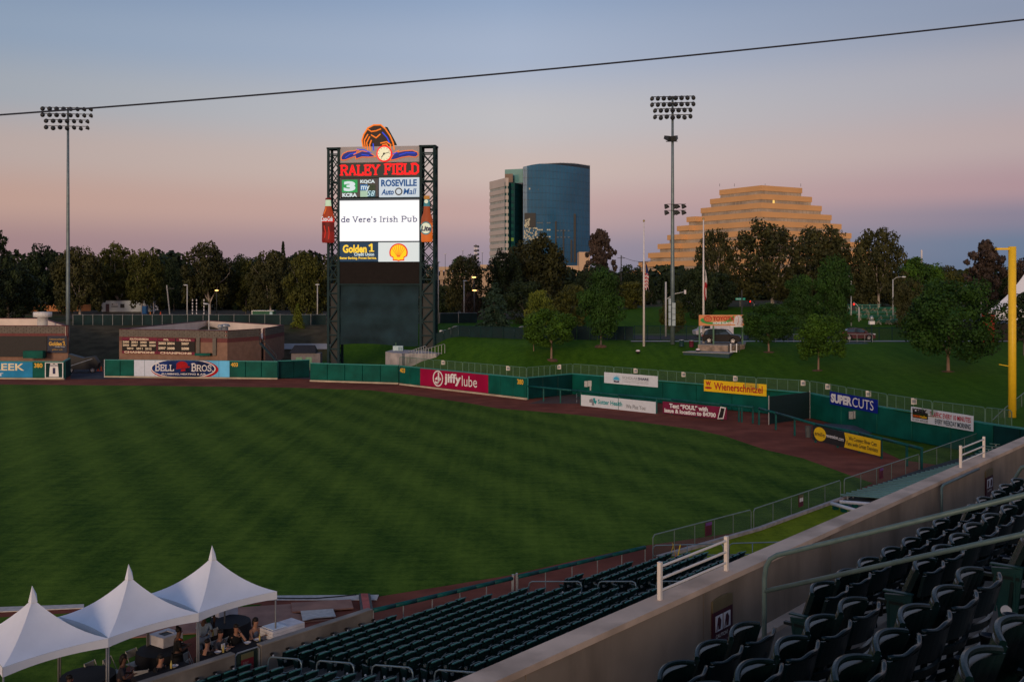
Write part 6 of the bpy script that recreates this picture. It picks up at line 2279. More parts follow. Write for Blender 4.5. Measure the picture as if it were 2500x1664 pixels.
# banded marker poles
for px in (470, 480, 498):
    x, y = gxy(px, 235)
    mp_ = thing('marker_pole', 'white banded marker pole in front of the left trees, %s of three' % {470: 'left', 480: 'middle', 498: 'right'}[px], 'pole', (x, y, 5))
    for k in range(6):
        MB().tube([(0, 0, k * 0.75), (0, 0, k * 0.75 + 0.45)], 0.12, 6).build('white_band', m_fw, mp_)
    MB().tube([(0, 0, 0), (0, 0, 4.3)], 0.08, 6).build('pole', m_poled, mp_)
x, y = gxy(375, 262)
tag(MB().tube([(x, y, 5), (x, y, 5 + 4.4)], 0.13, 6).build('white_post', m_fw), 'plain white post right of the blue portable toilet', 'post')

# ------------------------------------------------------------ yard items at left
x, y = gxy(248, 268)
tr_ = thing('site_trailer', 'long white site trailer with a dark door and a square window', 'trailer', (x, y, 5.0))
Lt = 13.0
MB().box(0, 0, 0.45, Lt, 3, 3.35).build('body', mat('trailer_white', (0.52, 0.58, 0.62), 0.6, var=0.04), tr_)
MB().box(-0.1, -0.1, 3.352, Lt + 0.1, 3.1, 3.5).build('roof', m_poled, tr_)
MB().box(0.3, 0.2, 0, Lt - .3, 2.8, 0.44).build('skirt', m_poled, tr_)
MB().box(1.1, -0.06, 0.5, 2.0, -0.005, 2.5).build('door', mat('door_red_grey', (0.10, 0.06, 0.07)), tr_)
MB().box(4.9, -0.06, 1.5, 6.0, -0.005, 2.5).build('window', m_glass, tr_)
nb = MB().box(2.6, -0.05, 1.55, 4.3, -0.005, 2.7, 0).box(2.6, -0.07, 1.7, 4.3, -0.051, 1.95, 1).plate(ell(2.85, 2.4, 0.2, 0.2, 12), -0.07, -0.051, 1).build('notice_board', [m_white, m_navyp], tr_)
tx('lettering', 'Sales Office', (3.1, 2.25, 4.2, 2.55), m_grey, nb, y=-0.08)
x, y = gxy(354, 262)
pt = thing('portable_toilet', 'bright blue portable toilet beside the trailer', 'toilet', (x, y, 5.0))
MB().box(-0.55, -0.55, 0, 0.55, 0.55, 2.1).build('cabin', mat('toilet_blue', (0.02, 0.14, 0.42), 0.5), pt)
MB().box(-0.4, -0.58, 0.1, 0.4, -0.555, 1.9).build('door', mat('toilet_blue2', (0.03, 0.2, 0.5), 0.5), pt)
MB().add([(-.58, -.58, 2.1), (.58, -.58, 2.1), (.58, .58, 2.1), (-.58, .58, 2.1), (0, 0, 2.4)], [(0, 1, 4), (1, 2, 4), (2, 3, 4), (3, 0, 4)]).build('roof', m_fw, pt)
x, y = gxy(56, 290)
MBw = thing('yard_wall', 'long orange brown wall behind the left building', 'wall', (x, y, 5.0))
m_orw = mat('orange_wall', (0.42, 0.17, 0.06), 0.8, var=0.15, scale=0.4)
for i in range(8):
    MB().box(i * 2.4 + 0.02, 0, 0, i * 2.4 + 2.38, 0.3, 1.95).build('wall_panel', m_orw, MBw)
x, y = gxy(86, 300)
tag(MB().lathe([(4.2, 0), (4.2, 2.6), (2.6, 3.9), (0.8, 4.4), (0, 4.4)], 20, (x, y, 5)).build('silo_roof', mat('silo_grey', (0.25, 0.29, 0.33), 0.6)), 'grey domed tank roof above the orange wall', 'tank')
x, y = gxy(615, 205)
gc_ = thing('container', 'green container with a white notice behind the long screened fence', 'container', (x, y, 5.0))
MB().box(0, 0, 0, 4.3, 2.4, 2.25).build('body', mat('container_green', (0.01, 0.09, 0.04), 0.6, var=0.2, scale=0.7), gc_)
MB().box(-0.04, -0.04, 2.252, 4.34, 2.44, 2.35).box(-0.04, -0.04, 0, 0.08, 0.0, 2.25).build('rim', m_galv, gc_)
MB().box(3.55, -0.04, 1.4, 4.1, -0.003, 2.1).build('notice', mat('notice_blue', (0.35, 0.5, 0.55)), gc_)
for px, c, lab in ((367, (0.8, 0.25, 0.03), 'small orange barrel right of the blue toilet'), (392, (0.75, 0.1, 0.03), 'small orange traffic cone on the far lot')):
    x, y = gxy(px, 250)
    tag(MB().lathe([(0.3, 0), (0.3, 0.12), (0.2, 0.12), (0.08, 0.9), (0, 0.9)], 10, (x, y, 5.05)).build('traffic_cone', mat('cone_%d' % px, c, 0.6)), lab, 'cone')
x, y = gxy(382, 300)
tag(MB().box(x - 0.7, y, 5, x + 0.6, y + 0.3, 6.9).box(x - 0.4, y, 6.95, x + 0.3, y + 0.3, 8).build('white_sign_board', m_fw), 'stacked white sign boards beside the far road', 'sign')
x, y = gxy(612 * 1.0, 330)
tag(MB().lathe([(0.0, 0), (1.0, 0), (1.0, 0.1), (0, 0.1)], 16, (x, y, 9.0), axis=(0, -1, 0.2)).tube([(x, y + 0.1, 5), (x, y + 0.1, 9)], 0.1, 6).build('satellite_dish', m_fw), 'white round dish in front of the left trees', 'dish')
# garden shed behind the gate leaf
x, y = gxy(711, 150)
sh_ = thing('shed', 'small grey shed with a dark pitched roof left of the scoreboard foot', 'shed', (x, y, 0.0), 0.05)
m_shed = mat('shed_grey', (0.16, 0.145, 0.15), 0.8, var=0.1)
MB().box(0, 0, 0, 3.3, 2.4, 2.5).box(3.305, 0.05, 0, 4.2, 2.3, 2.45).build('wall', m_shed, sh_)
MB().add([(-0.3, -0.3, 2.5), (3.6, -0.3, 2.5), (3.6, 2.7, 2.5), (-0.3, 2.7, 2.5), (0.3, 1.2, 3.6), (3.3, 1.2, 3.6)], [(0, 1, 5, 4), (2, 3, 4, 5), (0, 4, 3), (1, 2, 5), (3, 2, 1, 0)]).build('roof', mat('shed_roof', (0.02, 0.022, 0.028), 0.7), sh_)
for sx0 in (0.7, 2.1):
    MB().box(sx0, -0.06, 0.4, sx0 + 0.9, -0.005, 1.9).build('shutter', m_fgreen, sh_)
# metal frame gate and dark truck body in the service gap
x, y = gxy(196, 146)
tk = thing('equipment_cart', 'dark covered equipment cart parked in the service gap', 'cart', (x, y, 0), 0.2)
MB().plate([(-1.6, 0.5), (2.4, 0.5), (2.6, 1.4), (2.0, 2.3), (0.5, 2.1), (-1.4, 2.7), (-1.7, 1.2)], -0.9, 0.9).build('cover', m_blk, tk)
MB().tube([(-1.2, -0.95, 1.0), (1.8, -0.95, 2.0)], 0.06, 6).build('strut', m_galv, tk)
for xx in (-1.1, 1.8):
    wheel(tk, xx, -0.8, 0.4)
for i, px in enumerate((239, 247)):
    q = G(px, 905)
    tag(MB().lathe([(0.25, 0.0), (0.25, 0.05), (0.15, 0.05), (0.04, 0.7), (0, 0.7)], 10, q).build('traffic_cone', mat('cone_orange', (0.8, 0.1, 0.02))), ('left' if i == 0 else 'right') + ' one of two small orange cones in the service gap', 'cone')

# ------------------------------------------------------------ masonry buildings behind the left field wall
m_tanb = mat('tan_block', (0.24, 0.145, 0.105), 0.9, var=0.1, scale=1.5, bump=0.1, spec=0.1)
m_gryb = mat('grey_block', (0.15, 0.135, 0.115), 0.9, var=0.1, scale=1.5, spec=0.1)
m_redb = mat('red_block', (0.15, 0.05, 0.048), 0.9, var=0.1)
m_coping = mat('coping_maroon', (0.09, 0.025, 0.032), 0.7)
m_inner = mat('roof_membrane', (0.62, 0.52, 0.44), 0.8, var=0.08, scale=0.4)


def block_wall(root, A, B, z1, th=0.3, inner=True):
    """wall from A to B (outside on the right-hand side seen from above, facing the camera)"""
    A, B = Vector((*A, 0)), Vector((*B, 0))
    d = (B - A)
    L_ = d.length
    u = d.normalized()
    n_ = Vector((u.y, -u.x, 0))

    def slab_(z0, z, off, m, nm):
        a, b = A + n_ * off, B + n_ * off
        c, e = B - n_ * th, A - n_ * th
        MB().prism([(a.x, a.y), (b.x, b.y), (c.x, c.y), (e.x, e.y)], z0, z).build(nm, m, root, False, True)
    slab_(0, z1 - 1.75, 0, m_tanb, 'wall')
    slab_(z1 - 1.748, z1 - 1.15, 0.012, m_redb, 'red_band')
    # blocks of the grey course
    rows_ = 4
    k = max(1, int(L_ / 0.8))
    mb = MB()
    for r in range(rows_):
        z0 = z1 - 1.145 + r * 0.26
        for i in range(k):
            o_ = 0.5 * (r % 2)
            a0, a1 = L_ * max(0, (i - o_)) / k, L_ * min(k, (i + 1 - o_)) / k
            p, q = A + u * (a0 + 0.025) + n_ * 0.02, A + u * (a1 - 0.025) + n_ * 0.02
            mb.prism([(p.x, p.y), (q.x, q.y), ((q - n_ * 0.1).x, (q - n_ * 0.1).y), ((p - n_ * 0.1).x, (p - n_ * 0.1).y)], z0 + 0.015, z0 + 0.245)
    o = mb.build('grey_blocks', m_gryb, root, False, True)
    o['kind'] = 'stuff'
    slab_(z1 - 1.147, z1 - 0.1, -0.085, m_redb, 'backing')
    slab_(z1 - 0.098, z1, 0.05, m_coping, 'coping')
    a, b = A - n_ * (th + 0.004), B - n_ * (th + 0.004)
    MB().prism([(a.x, a.y), (b.x, b.y), ((b - n_ * 0.05).x, (b - n_ * 0.05).y), ((a - n_ * 0.05).x, (a - n_ * 0.05).y)], z1 - 2.2, z1 - 0.12).build('inner_lining', m_inner, root, False, True)


cb_ = thing('field_building', 'low tan block building with the champions board on its front', 'building', (*gxy(291, 150.5), 0))
zr = H - (804 - HY) / F * 149
c1, c2, c3, c4 = gxy(291, 151.5), gxy(555, 146.0), gxy(638, 152.5), gxy(694, 166)
c5 = gxy(505, 188)
c6 = gxy(300, 166)
block_wall(cb_, c1, c2, zr)
block_wall(cb_, c2, c3, zr)
cm = (c3[0] + 0.3, c3[1] + 1.0)
block_wall(cb_, cm, c4, zr)
block_wall(cb_, c4, c5, zr)
block_wall(cb_, c5, c1, zr)
MB().prism([c1, c2, c3, c4, c5][::1], zr - 1.6, zr - 1.5).build('roof', m_inner, cb_, False, True)
for px, D, w_ in ((550, 163, 1.2), (538, 160, 0.7)):
    x, y = gxy(px, D)
    MB().lathe([(0.4 * w_, 0), (0.4 * w_, 1.3), (0.7 * w_, 1.35), (0.5 * w_, 1.75), (0, 1.8)], 12, (x, y, zr - 1.5)).build('roof_vent', m_galv, cb_, True, True)
# champions board
d0, d1 = dl(298, (291, 151.5), (555, 146.0)) + 0.0, dl(475, (291, 151.5), (555, 146.0)) + 0.0
chb, cw_, chh = sign('champions_board', 'maroon and black board listing champion years', 298, 475.5, d0, d1, 823, 862, 828, 867.5, mat('board_black', (0.018, 0.014, 0.012), 0.6), th=0.1)
m_bm = mat('board_maroon', (0.16, 0.015, 0.04), 0.6)
m_cw = mat('board_letters', (0.70, 0.58, 0.42), 0.6)
b_ = MB()
b_.box(0, -0.02, chh * .82, cw_ * .485, -0.004, chh, 0).box(0, -0.02, 0, cw_ * .485, -0.004, chh * .17, 0)
b_.box(cw_ * .5, -0.02, chh * .82, cw_ * .735, -0.004, chh * .98, 0).box(cw_ * .75, -0.02, chh * .82, cw_, -0.004, chh * .98, 0).box(cw_ * .5, -0.02, 0, cw_, -0.004, chh * .17, 0)
b_.box(cw_ * .483, -0.03, 0, cw_ * .495, -0.004, chh, 0)
b_.build('maroon_bands', m_bm, chb)
tx('lettering', 'SOUTH DIVISION', (cw_ * .11, chh * .85, cw_ * .37, chh * .97), m_cw, chb, bold=0.05)
tx('lettering', 'PCL', (cw_ * .58, chh * .85, cw_ * .65, chh * .96), m_cw, chb, bold=0.06)
tx('lettering', 'TRIPLE-A', (cw_ * .79, chh * .85, cw_ * .95, chh * .96), m_cw, chb, bold=0.05)
for j, (row, xs) in enumerate(((('2000', '2001', '2003', '2004'), (.01, .13, .255, .38)), (('2005', '2007', '2008', '2009'), (.01, .13, .255, .38)), (('2010', '2011', '2012'), (.07, .2, .325)))):
    for t, x in zip(row, xs):
        tx('year', t, (cw_ * x, chh * (.655 - .2 * j), cw_ * (x + .09), chh * (.785 - .2 * j)), m_cw, chb, bold=0.05)
for t, x, z in (('2003', .505, .6), ('2004', .625, .6), ('2007', .505, .3), ('2008', .625, .3), ('2007', .82, .6), ('2008', .82, .3)):
    tx('year', t, (cw_ * x, chh * z, cw_ * (x + .105), chh * (z + .16)), m_cw, chb, bold=0.05)
tx('lettering', 'CHAMPIONS', (cw_ * .03, chh * .02, cw_ * .455, chh * .155), m_cw, chb, bold=0.05)
tx('lettering', 'CHAMPIONS', (cw_ * .53, chh * .02, cw_ * .96, chh * .155), m_cw, chb, bold=0.05)
for px in (483, 523):
    D = dl(px, (291, 151.5), (555, 146.0)) - 0.1
    q = P(px, 858, D)
    MB().box(q.x - 0.25, q.y, 2.4, q.x + 0.25, q.y + 0.35, 4.9).build('pilaster', m_gryb, cb_, False, True)
q = P(500, 865, dl(500, (291, 151.5), (555, 146.0)) - 0.3)
MB().box(q.x - 1.3, q.y - 0.5, q.z - 0.15, q.x + 0.9, q.y + 0.2, q.z + 0.2).build('awning_box', m_pad, cb_, False, True)
q = P(660, 867, 152)
st_ = thing('stair_rail', 'dark green steel stair with rail on the side of the champions building', 'stairs', (q.x, 149.5, 0))
MB().beam((-0.9, 0, 4.0), (1.6, 0, 1.2), 0.8, 0.2).build('stringer', m_truss, st_)
MB().tube([(-0.9, -0.4, 5.0), (1.6, -0.4, 2.2)], 0.05, 6).tube([(-0.9, -0.4, 4.0), (-0.9, -0.4, 5.0)], 0.05, 6).tube([(1.6, -0.4, 0), (1.6, -0.4, 2.2)], 0.05, 6).build('rail', m_poled, st_)

lb = thing('field_building', 'low tan block building with a dark scoreboard and navy bank sign at far left', 'building', (*gxy(100, 150), 0))
e1, e2 = gxy(-250, 149.5), gxy(166, 148.5)
e3 = gxy(108, 182)
e4 = gxy(-300, 182)
zr2 = H - (794 - HY) / F * 149
block_wall(lb, e1, e2, zr2)
block_wall(lb, e2, e3, zr2)
block_wall(lb, e3, e4, zr2)
MB().prism([e1, e2, e3, e4], zr2 - 1.6, zr2 - 1.5).build('roof', m_inner, lb, False, True)
x, y = gxy(104, 158)
MB().lathe([(0.75, 0), (0.75, 2.4), (1.35, 2.45), (1.35, 3.2), (0, 3.25)], 16, (x, y, zr2 - 1.5)).build('roof_vent', mat('vent_white', (0.6, 0.6, 0.58), 0.5), lb, True, True)
sg2, w2_, h2_ = sign('small_scoreboard', 'dark unlit scoreboard panel on the far left building', -200, 114, 149.2, 148.4, 818, 870, 819, 868, mat('scoreboard_dark', (0.02, 0.018, 0.018), 0.6), cat='scoreboard')
bs, bw_, bh_ = sign('bank_sign', 'navy bank sign with gold lettering on the far left building', 115.5, 163, 148.3, 148.2, 819.5, 861, 818.5, 860, mat('bank_navy', (0.006, 0.014, 0.04), 0.5))
m_gl = mat('dim_gold', (0.62, 0.36, 0.05), 0.5)
tx('lettering', 'Golden', (bw_ * .08, bh_ * .42, bw_ * .75, bh_ * .66), m_gl, bs, bold=0.04)
slab('numeral', '1', (bw_ * .77, bh_ * .44, bw_ * .95, bh_ * .68), m_gl, bs, w=0.25)
tx('lettering', 'Committed and Invested', (bw_ * .13, bh_ * .76, bw_ * .87, bh_ * .85), m_gl, bs)
tx('lettering', 'Credit Union', (bw_ * .4, bh_ * .33, bw_ * .9, bh_ * .40), m_sgw, bs)
tx('lettering', 'golden1.com', (bw_ * .25, bh_ * .14, bw_ * .78, bh_ * .24), m_gl, bs)
MB().box(gxy(60, 147)[0], 146.5, 2.0, gxy(108, 147)[0], 147.4, 3.05).build('dugout_box', m_pad, lb, False, True)

# ------------------------------------------------------------ glass tower
tw = thing('glass_tower', 'tall curved blue glass office tower with a pale stone wing', 'tower', (*gxy(1276, 500), 0))
m_stone = mat('pale_stone', (0.50, 0.46, 0.43), 0.8, var=0.06, scale=0.05)
m_stonew = mat('stone_window', (0.30, 0.34, 0.32), 0.3, var=0.15, scale=0.3, spec=0.3)
m_ggreen = mat('green_glass', (0.006, 0.06, 0.065), 0.2, var=0.1, scale=0.1, spec=0.2)
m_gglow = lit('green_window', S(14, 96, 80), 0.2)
m_gblue = mat('blue_glass', (0.018, 0.14, 0.29), 0.2, var=0.22, scale=0.04, spec=0.2)
m_gdark = mat('recess_glass', (0.004, 0.03, 0.04), 0.15, spec=0.5)
m_mull = mat('mullion', (0.012, 0.03, 0.055), 0.4)
FH = 3.33


def zy(y, D):
    return H + (HY - y) / F * D


def ptl(px, D):
    return Vector(((px - 1250) / F * D, D, 0))


# stone wing: from px 1195 (far) to 1234 (near), green return 1234-1257, dark recess to 1276
wa, wb_, wc, wd_ = ptl(1195, 520), ptl(1234.5, 500), ptl(1257, 504), ptl(1277, 512)
ztop = zy(434, 500)
nf = 14
for i in range(nf):
    z1 = ztop - 2.0 - i * FH * 1.0
    z0 = z1 - FH
    d = wb_ - wa
    n_ = Vector((d.y, -d.x, 0)).normalized()
    mb = MB()
    mb.prism([(p.x, p.y) for p in (wa, wb_, wb_ - n_ * 1.5, wa - n_ * 1.5)], z0 + 1.35, z1)
    mb.build('stone_band', m_stone, tw, False, True)
    k = 9
    wn = MB()
    for j in range(k):
        a, b = wa + d * ((j + 0.06) / k) - n_ * 0.25, wa + d * ((j + 0.94) / k) - n_ * 0.25
        wn.prism([(p.x, p.y) for p in (a, b, b - n_ * 1, a - n_ * 1)], z0 + 0.002, z0 + 1.348)
    wn.build('window', m_stonew, tw, False, True)
    # green return face
    d2 = wc - wb_
    n2 = Vector((d2.y, -d2.x, 0)).normalized()
    MB().prism([(p.x, p.y) for p in (wb_ + d2 * 0.02, wc, wc - n2 * 0.8, wb_ + d2 * 0.02 - n2 * 0.8)], z0 + 0.04, z1 - 0.04).build('glass_floor', m_ggreen, tw, False, True)
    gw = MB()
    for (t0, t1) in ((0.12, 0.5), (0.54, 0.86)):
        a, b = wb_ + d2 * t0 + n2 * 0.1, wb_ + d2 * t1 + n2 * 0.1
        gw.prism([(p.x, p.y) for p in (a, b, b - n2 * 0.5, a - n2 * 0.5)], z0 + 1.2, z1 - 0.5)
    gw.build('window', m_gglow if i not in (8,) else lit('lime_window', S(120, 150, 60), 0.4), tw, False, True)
    d3 = wd_ - wc
    n3 = Vector((d3.y, -d3.x, 0)).normalized()
    MB().prism([(p.x, p.y) for p in (wc, wd_, wd_ - n3 * 0.8, wc - n3 * 0.8)], z0 + 0.05, z1 - 0.05).build('recess_floor', m_gdark, tw, False, True)
MB().prism([(p.x, p.y) for p in (wa, wb_, wb_ - n_ * 1.5, wa - n_ * 1.5)], ztop - 1.998, ztop).build('parapet', m_stone, tw, False, True)
core = [wa - n_ * 1.5, wb_ - n_ * 1.5 + Vector((0.5, 0, 0)), wc + Vector((0, 2, 0)), wd_ + Vector((0, 3, 0)), wd_ + Vector((0, 30, 0)), wa + Vector((2, 30, 0))]
MB().prism([(p.x, p.y) for p in core], 0, ztop - 2.5).build('core', m_gdark, tw, False, True)
# upper light block and stair head
ua, ub = ptl(1232.5, 518), ptl(1277, 514)
MB().prism([(p.x, p.y) for p in (ua, ub, ub + Vector((0, 20, 0)), ua + Vector((0, 20, 0)))], ztop - 1, zy(413, 516)).build('upper_block', mat('teal_glass', (0.12, 0.30, 0.31), 0.2, var=0.1, scale=0.3, spec=0.6), tw, False, True)
pa_, pb_ = ptl(1232.5, 514), ptl(1252, 512)
MB().prism([(p.x, p.y) for p in (pa_, pb_, pb_ + Vector((0, 3, 0)), pa_ + Vector((0, 3, 0)))], ztop - 1, zy(425, 514)).build('stair_head', mat('tan_panel', (0.2, 0.15, 0.12)), tw, False, True)
# curved glass slab
seg = 16
pts = []
for i in range(seg + 1):
    t = i / seg
    px = 1277 + (1440 - 1277) * t
    D = 505 + 26 * t - 30 * t * (1 - t)
    pts.append((ptl(px, D), px))


def roof_y(px):
    return lerp([(1270, 409), (1300, 402), (1330, 398), (1370, 396), (1405, 397.5), (1440, 403)], px)


nf2 = 20
for i in range(nf2):
    for j in range(0, seg, 2):
        a, pxa = pts[j]
        m_, _ = pts[j + 1]
        b, pxb = pts[j + 2]
        z0 = i * 3.62 + 0.06
        z1 = (i + 1) * 3.62 - 0.06
        zr_ = [zy(roof_y(p), q.y) for q, p in (pts[j], pts[j + 1], pts[j + 2])]
        if z0 > max(zr_):
            continue
        mb = MB()
        tops = [min(z1, z) for z in zr_]
        if min(tops) <= z0 + 0.1:
            tops = [max(t, z0 + 0.1) for t in tops]
        n_ = Vector(((b - a).y, -(b - a).x, 0)).normalized()
        vs = [(*a.xy, z0), (*m_.xy, z0), (*b.xy, z0), (*b.xy, tops[2]), (*m_.xy, tops[1]), (*a.xy, tops[0])]
        back = [((Vector(p) - n_ * 1.0).x, (Vector(p) - n_ * 1.0).y, p[2]) for p in vs]
        mb.add(vs + back, [(0, 1, 4, 5), (1, 2, 3, 4), (5, 4, 10, 11), (4, 3, 9, 10)])
        mb.build('glass_panel', m_gblue, tw, False, True)
bk_ = [(p.x, p.y) for p, _ in pts]
bk2 = [(p.x * 1.0 + (0.6), p.y + 1.2) for p, _ in pts]
mb = MB()
for (a, pa2), (b, pb2) in zip(pts, pts[1:]):
    za, zb2 = zy(roof_y(pa2), a.y) - 0.3, zy(roof_y(pb2), b.y) - 0.3
    mb.add([(a.x, a.y + 0.5, 0), (b.x, b.y + 0.5, 0), (b.x, b.y + 0.5, zb2), (a.x, a.y + 0.5, za), (a.x, a.y + 22, 0), (b.x, b.y + 22, 0), (b.x, b.y + 22, zb2), (a.x, a.y + 22, za)],
           [(0, 1, 2, 3), (7, 6, 5, 4), (3, 2, 6, 7)])
e = pts[-1][0]
ze = zy(403, e.y) - 0.3
mb.add([(e.x, e.y + 0.5, 0), (e.x, e.y + 22, 0), (e.x, e.y + 22, ze), (e.x, e.y + 0.5, ze)], [(0, 1, 2, 3)])
mb.build('slab_core', m_mull, tw, False, True)
mu = MB()
for j in range(0, seg * 3 + 1):
    t = j / (seg * 3)
    i = min(seg - 1, int(t * seg))
    f_ = t * seg - i
    p = pts[i][0].lerp(pts[i + 1][0], f_)
    px = pts[i][1] + (pts[i + 1][1] - pts[i][1]) * f_
    mu.box(p.x - 0.07, p.y - 0.12, 0, p.x + 0.07, p.y + 0.02, zy(roof_y(px), p.y))
o = mu.build('mullions', m_mull, tw, False, True)
o['kind'] = 'stuff'
# window lights and reflection streaks, both put in as weakly glowing panes
m_refl = lit('warm_glow_pane', S(176, 160, 130), 0.6)
m_refl2 = lit('dim_glow_pane', S(90, 100, 105), 0.45)


def face_pt(px):
    t = (px - 1277) / (1440 - 1277) * seg
    i = min(seg - 1, max(0, int(t)))
    return pts[i][0].lerp(pts[i + 1][0], t - i)


random.seed(3)
wins = [(1293, 461, 3, 4, 0), (1314, 463, 2, 3, 1)]
for y_ in (544, 561, 578):
    for x_ in (1313, 1318, 1323, 1337, 1342):
        wins.append((x_, y_, 4, 3.2, 0 if y_ > 544 else 1))
for _ in range(75):
    y_ = random.uniform(535, 588)
    x_ = random.uniform(1280, 1312) if y_ > 555 else random.uniform(1281, 1293)
    wins.append((x_, y_, random.uniform(1.5, 3.5), random.uniform(2, 5), 0))
for x_ in (1362, 1370, 1378, 1388):
    for y_ in (563, 579):
        wins.append((x_, y_, 5, 2.6, 1))
for (x_, y_, w_, h_, k) in wins:
    p = face_pt(x_)
    s_ = p.y / F
    MB().box(p.x - w_ * s_ / 2, p.y - 0.35, zy(y_, p.y) - h_ * s_ / 2, p.x + w_ * s_ / 2, p.y - 0.2, zy(y_, p.y) + h_ * s_ / 2).build('glow_pane', m_refl if k == 0 else m_refl2, tw, False, True)
m_dref = mat('dark_reflection_glass', (0.004, 0.02, 0.035), 0.15, spec=0.4)  # dark reflections put in as strips laid on the glass
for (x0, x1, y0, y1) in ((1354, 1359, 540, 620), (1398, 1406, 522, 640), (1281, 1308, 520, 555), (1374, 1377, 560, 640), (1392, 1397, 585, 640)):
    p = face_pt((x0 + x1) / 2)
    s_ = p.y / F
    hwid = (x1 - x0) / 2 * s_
    MB().box(p.x - hwid, p.y - 0.3, zy(y1, p.y), p.x + hwid, p.y - 0.16, zy(y0, p.y)).build('dark_reflection_strip', m_dref, tw, False, True)

# ------------------------------------------------------------ stepped pyramid office block
zg = thing('ziggurat', 'tan stepped pyramid office building with banded terraces', 'office building', (109.6, 450, 0))
m_zb = mat('ziggurat_band', (0.60, 0.345, 0.155), 0.8, var=0.05, scale=0.08)
m_zw = mat('ziggurat_window', (0.34, 0.285, 0.225), 0.3, var=0.25, scale=0.15, spec=0.4)
m_zf = mat('ziggurat_fin', (0.33, 0.28, 0.23), 0.8)
za_, zb__ = Vector((-0.52, 0.855, 0)), Vector((0.855, 0.52, 0))
for k in range(12):
    dl_ = 3.0 * k
    C0 = Vector((109.6, 450, 0)) - (za_ + zb__) * dl_
    LA, LB = 26.7 + 2 * dl_, 25.4 + 2 * dl_
    zt = 56.2 - 4.13 * k
    if zt < 4:
        break

    def quad(e):
        a = C0 + (za_ + zb__) * e
        return [(p.x, p.y) for p in (a, a + zb__ * (LB - 2 * e), a + zb__ * (LB - 2 * e) + za_ * (LA - 2 * e), a + za_ * (LA - 2 * e))]
    MB().prism(quad(0), zt - 2.35, zt).build('terrace_band', m_zb, zg, False, True)
    MB().prism(quad(0.35), zt - 4.13, zt - 2.352).build('window_band', m_zw, zg, False, True)
    fn = MB()
    nfin = int(LB / 2.2)
    for i in range(1, nfin):
        p = C0 + (za_ + zb__) * 0.35 + zb__ * (LB - 0.7) * i / nfin
        fn.box(p.x - 0.12, p.y - 0.22, zt - 4.12, p.x + 0.12, p.y + 0.1, zt - 2.36)
    nfin = int(LA / 2.2)
    for i in range(1, nfin):
        p = C0 + (za_ + zb__) * 0.35 + za_ * (LA - 0.7) * i / nfin
        fn.box(p.x - 0.12, p.y - 0.22, zt - 4.12, p.x + 0.12, p.y + 0.1, zt - 2.36)
    fo = fn.build('fins', m_zf, zg, False, True)
    fo['kind'] = 'stuff'
    if k >= 3:      # end blocks on the left face
        t = {3: 6, 4: 8.5, 5: 9.5, 6: 12, 7: 15, 8: 17, 9: 18}.get(k, 20)
        pr_ = 2.2 + 0.25 * k
        a = C0 + za_ * (LA - t)
        q_ = [(p.x, p.y) for p in (a - zb__ * pr_, a + zb__ * 0.5, a + zb__ * 0.5 + za_ * (t + 0.02), a - zb__ * pr_ + za_ * (t + 0.02))]
        MB().prism(q_, zt - 2.36, zt + 0.01).build('end_block_band', m_zb, zg, False, True)
        a2 = a - zb__ * (pr_ - 0.8) + za_ * 0.8
        q2 = [(p.x, p.y) for p in (a2, a2 + zb__ * pr_, a2 + zb__ * pr_ + za_ * (t - 1.6), a2 + za_ * (t - 1.6))]
        MB().prism(q2, zt - 4.14, zt - 2.37).build('end_block_window', m_zw, zg, False, True)
p = Vector((109.6, 450, 0)) - (za_ + zb__) * 3
lw_ = p + zb__ * 7.0 + za_ * 0.85
MB().box(lw_.x - 1.6, lw_.y - 0.5, 56.2 - 4.13 * 2 + 0.2, lw_.x + 1.2, lw_.y + 0.4, 56.2 - 4.13 - 2.45).build('glow_pane', lit('warm_glow_pane2', S(250, 205, 110), 0.9), zg, False, True)
for k, px in ((3, 1757), (2, 1793), (3, 1868), (3, 1955)):
    q = P(px, 462, 455)
    MB().tube([(q.x, q.y, 56.1), (q.x, q.y, 56.2 + 1.2)], 0.08, 4).build('roof_antenna', m_poled, zg, False, True)

# ------------------------------------------------------------ garage and other pale blocks
gr = thing('parking_garage', 'cream parking garage behind the scoreboard tower', 'building', (*gxy(1040, 350), 0))
m_gar = mat('garage_cream', (0.50, 0.36, 0.24), 0.8, var=0.06)
x0, x1 = gxy(1000, 350)[0], gxy(1200, 350)[0]
z1 = zy(651, 350)
MB().box(x0, 356, 0, x1, 380, z1 - 1.5).build('core', mat('garage_dark', (0.05, 0.04, 0.035), 0.8), gr, False, True)
for i in range(4):
    z = z1 - 3.1 * i
    MB().box(x0, 350, z - 1.35, x1, 350.5, z).build('spandrel', m_gar, gr, False, True)
for i in range(19):
    x = x0 + (x1 - x0) * i / 18
    MB().box(x - 0.5, 350.51, 0, x + 0.5, 351.2, z1 - 0.1).build('column', m_gar, gr, False, True)
x, y = gxy(1114, 347)
MB().box(x - 1, 346, z1 - 4, x + 3, 349.9, z1 + 1.2).build('stair_tower', m_gar, gr, False, True)
pbk = thing('pale_building', 'small cream building block right of the glass tower', 'building', (*gxy(1426, 400), 0))
x0, x1 = gxy(1414, 400)[0], gxy(1440, 400)[0]
MB().box(x0, 400, 0, x1, 412, zy(615, 400)).build('block', m_gar, pbk, False, True)
MB().box(x0 - 5, 402, 0, x0 - 0.05, 411, zy(648, 400)).box(x1 + 0.05, 401, 0, x1 + 5, 411, zy(655, 400)).build('annexe', m_gar, pbk, False, True)
cbk = thing('low_building', 'tan low building with a dark window strip below the glass tower wing', 'building', (*gxy(1185, 330), 0))
x0, x1 = gxy(1172, 330)[0], gxy(1205, 330)[0]
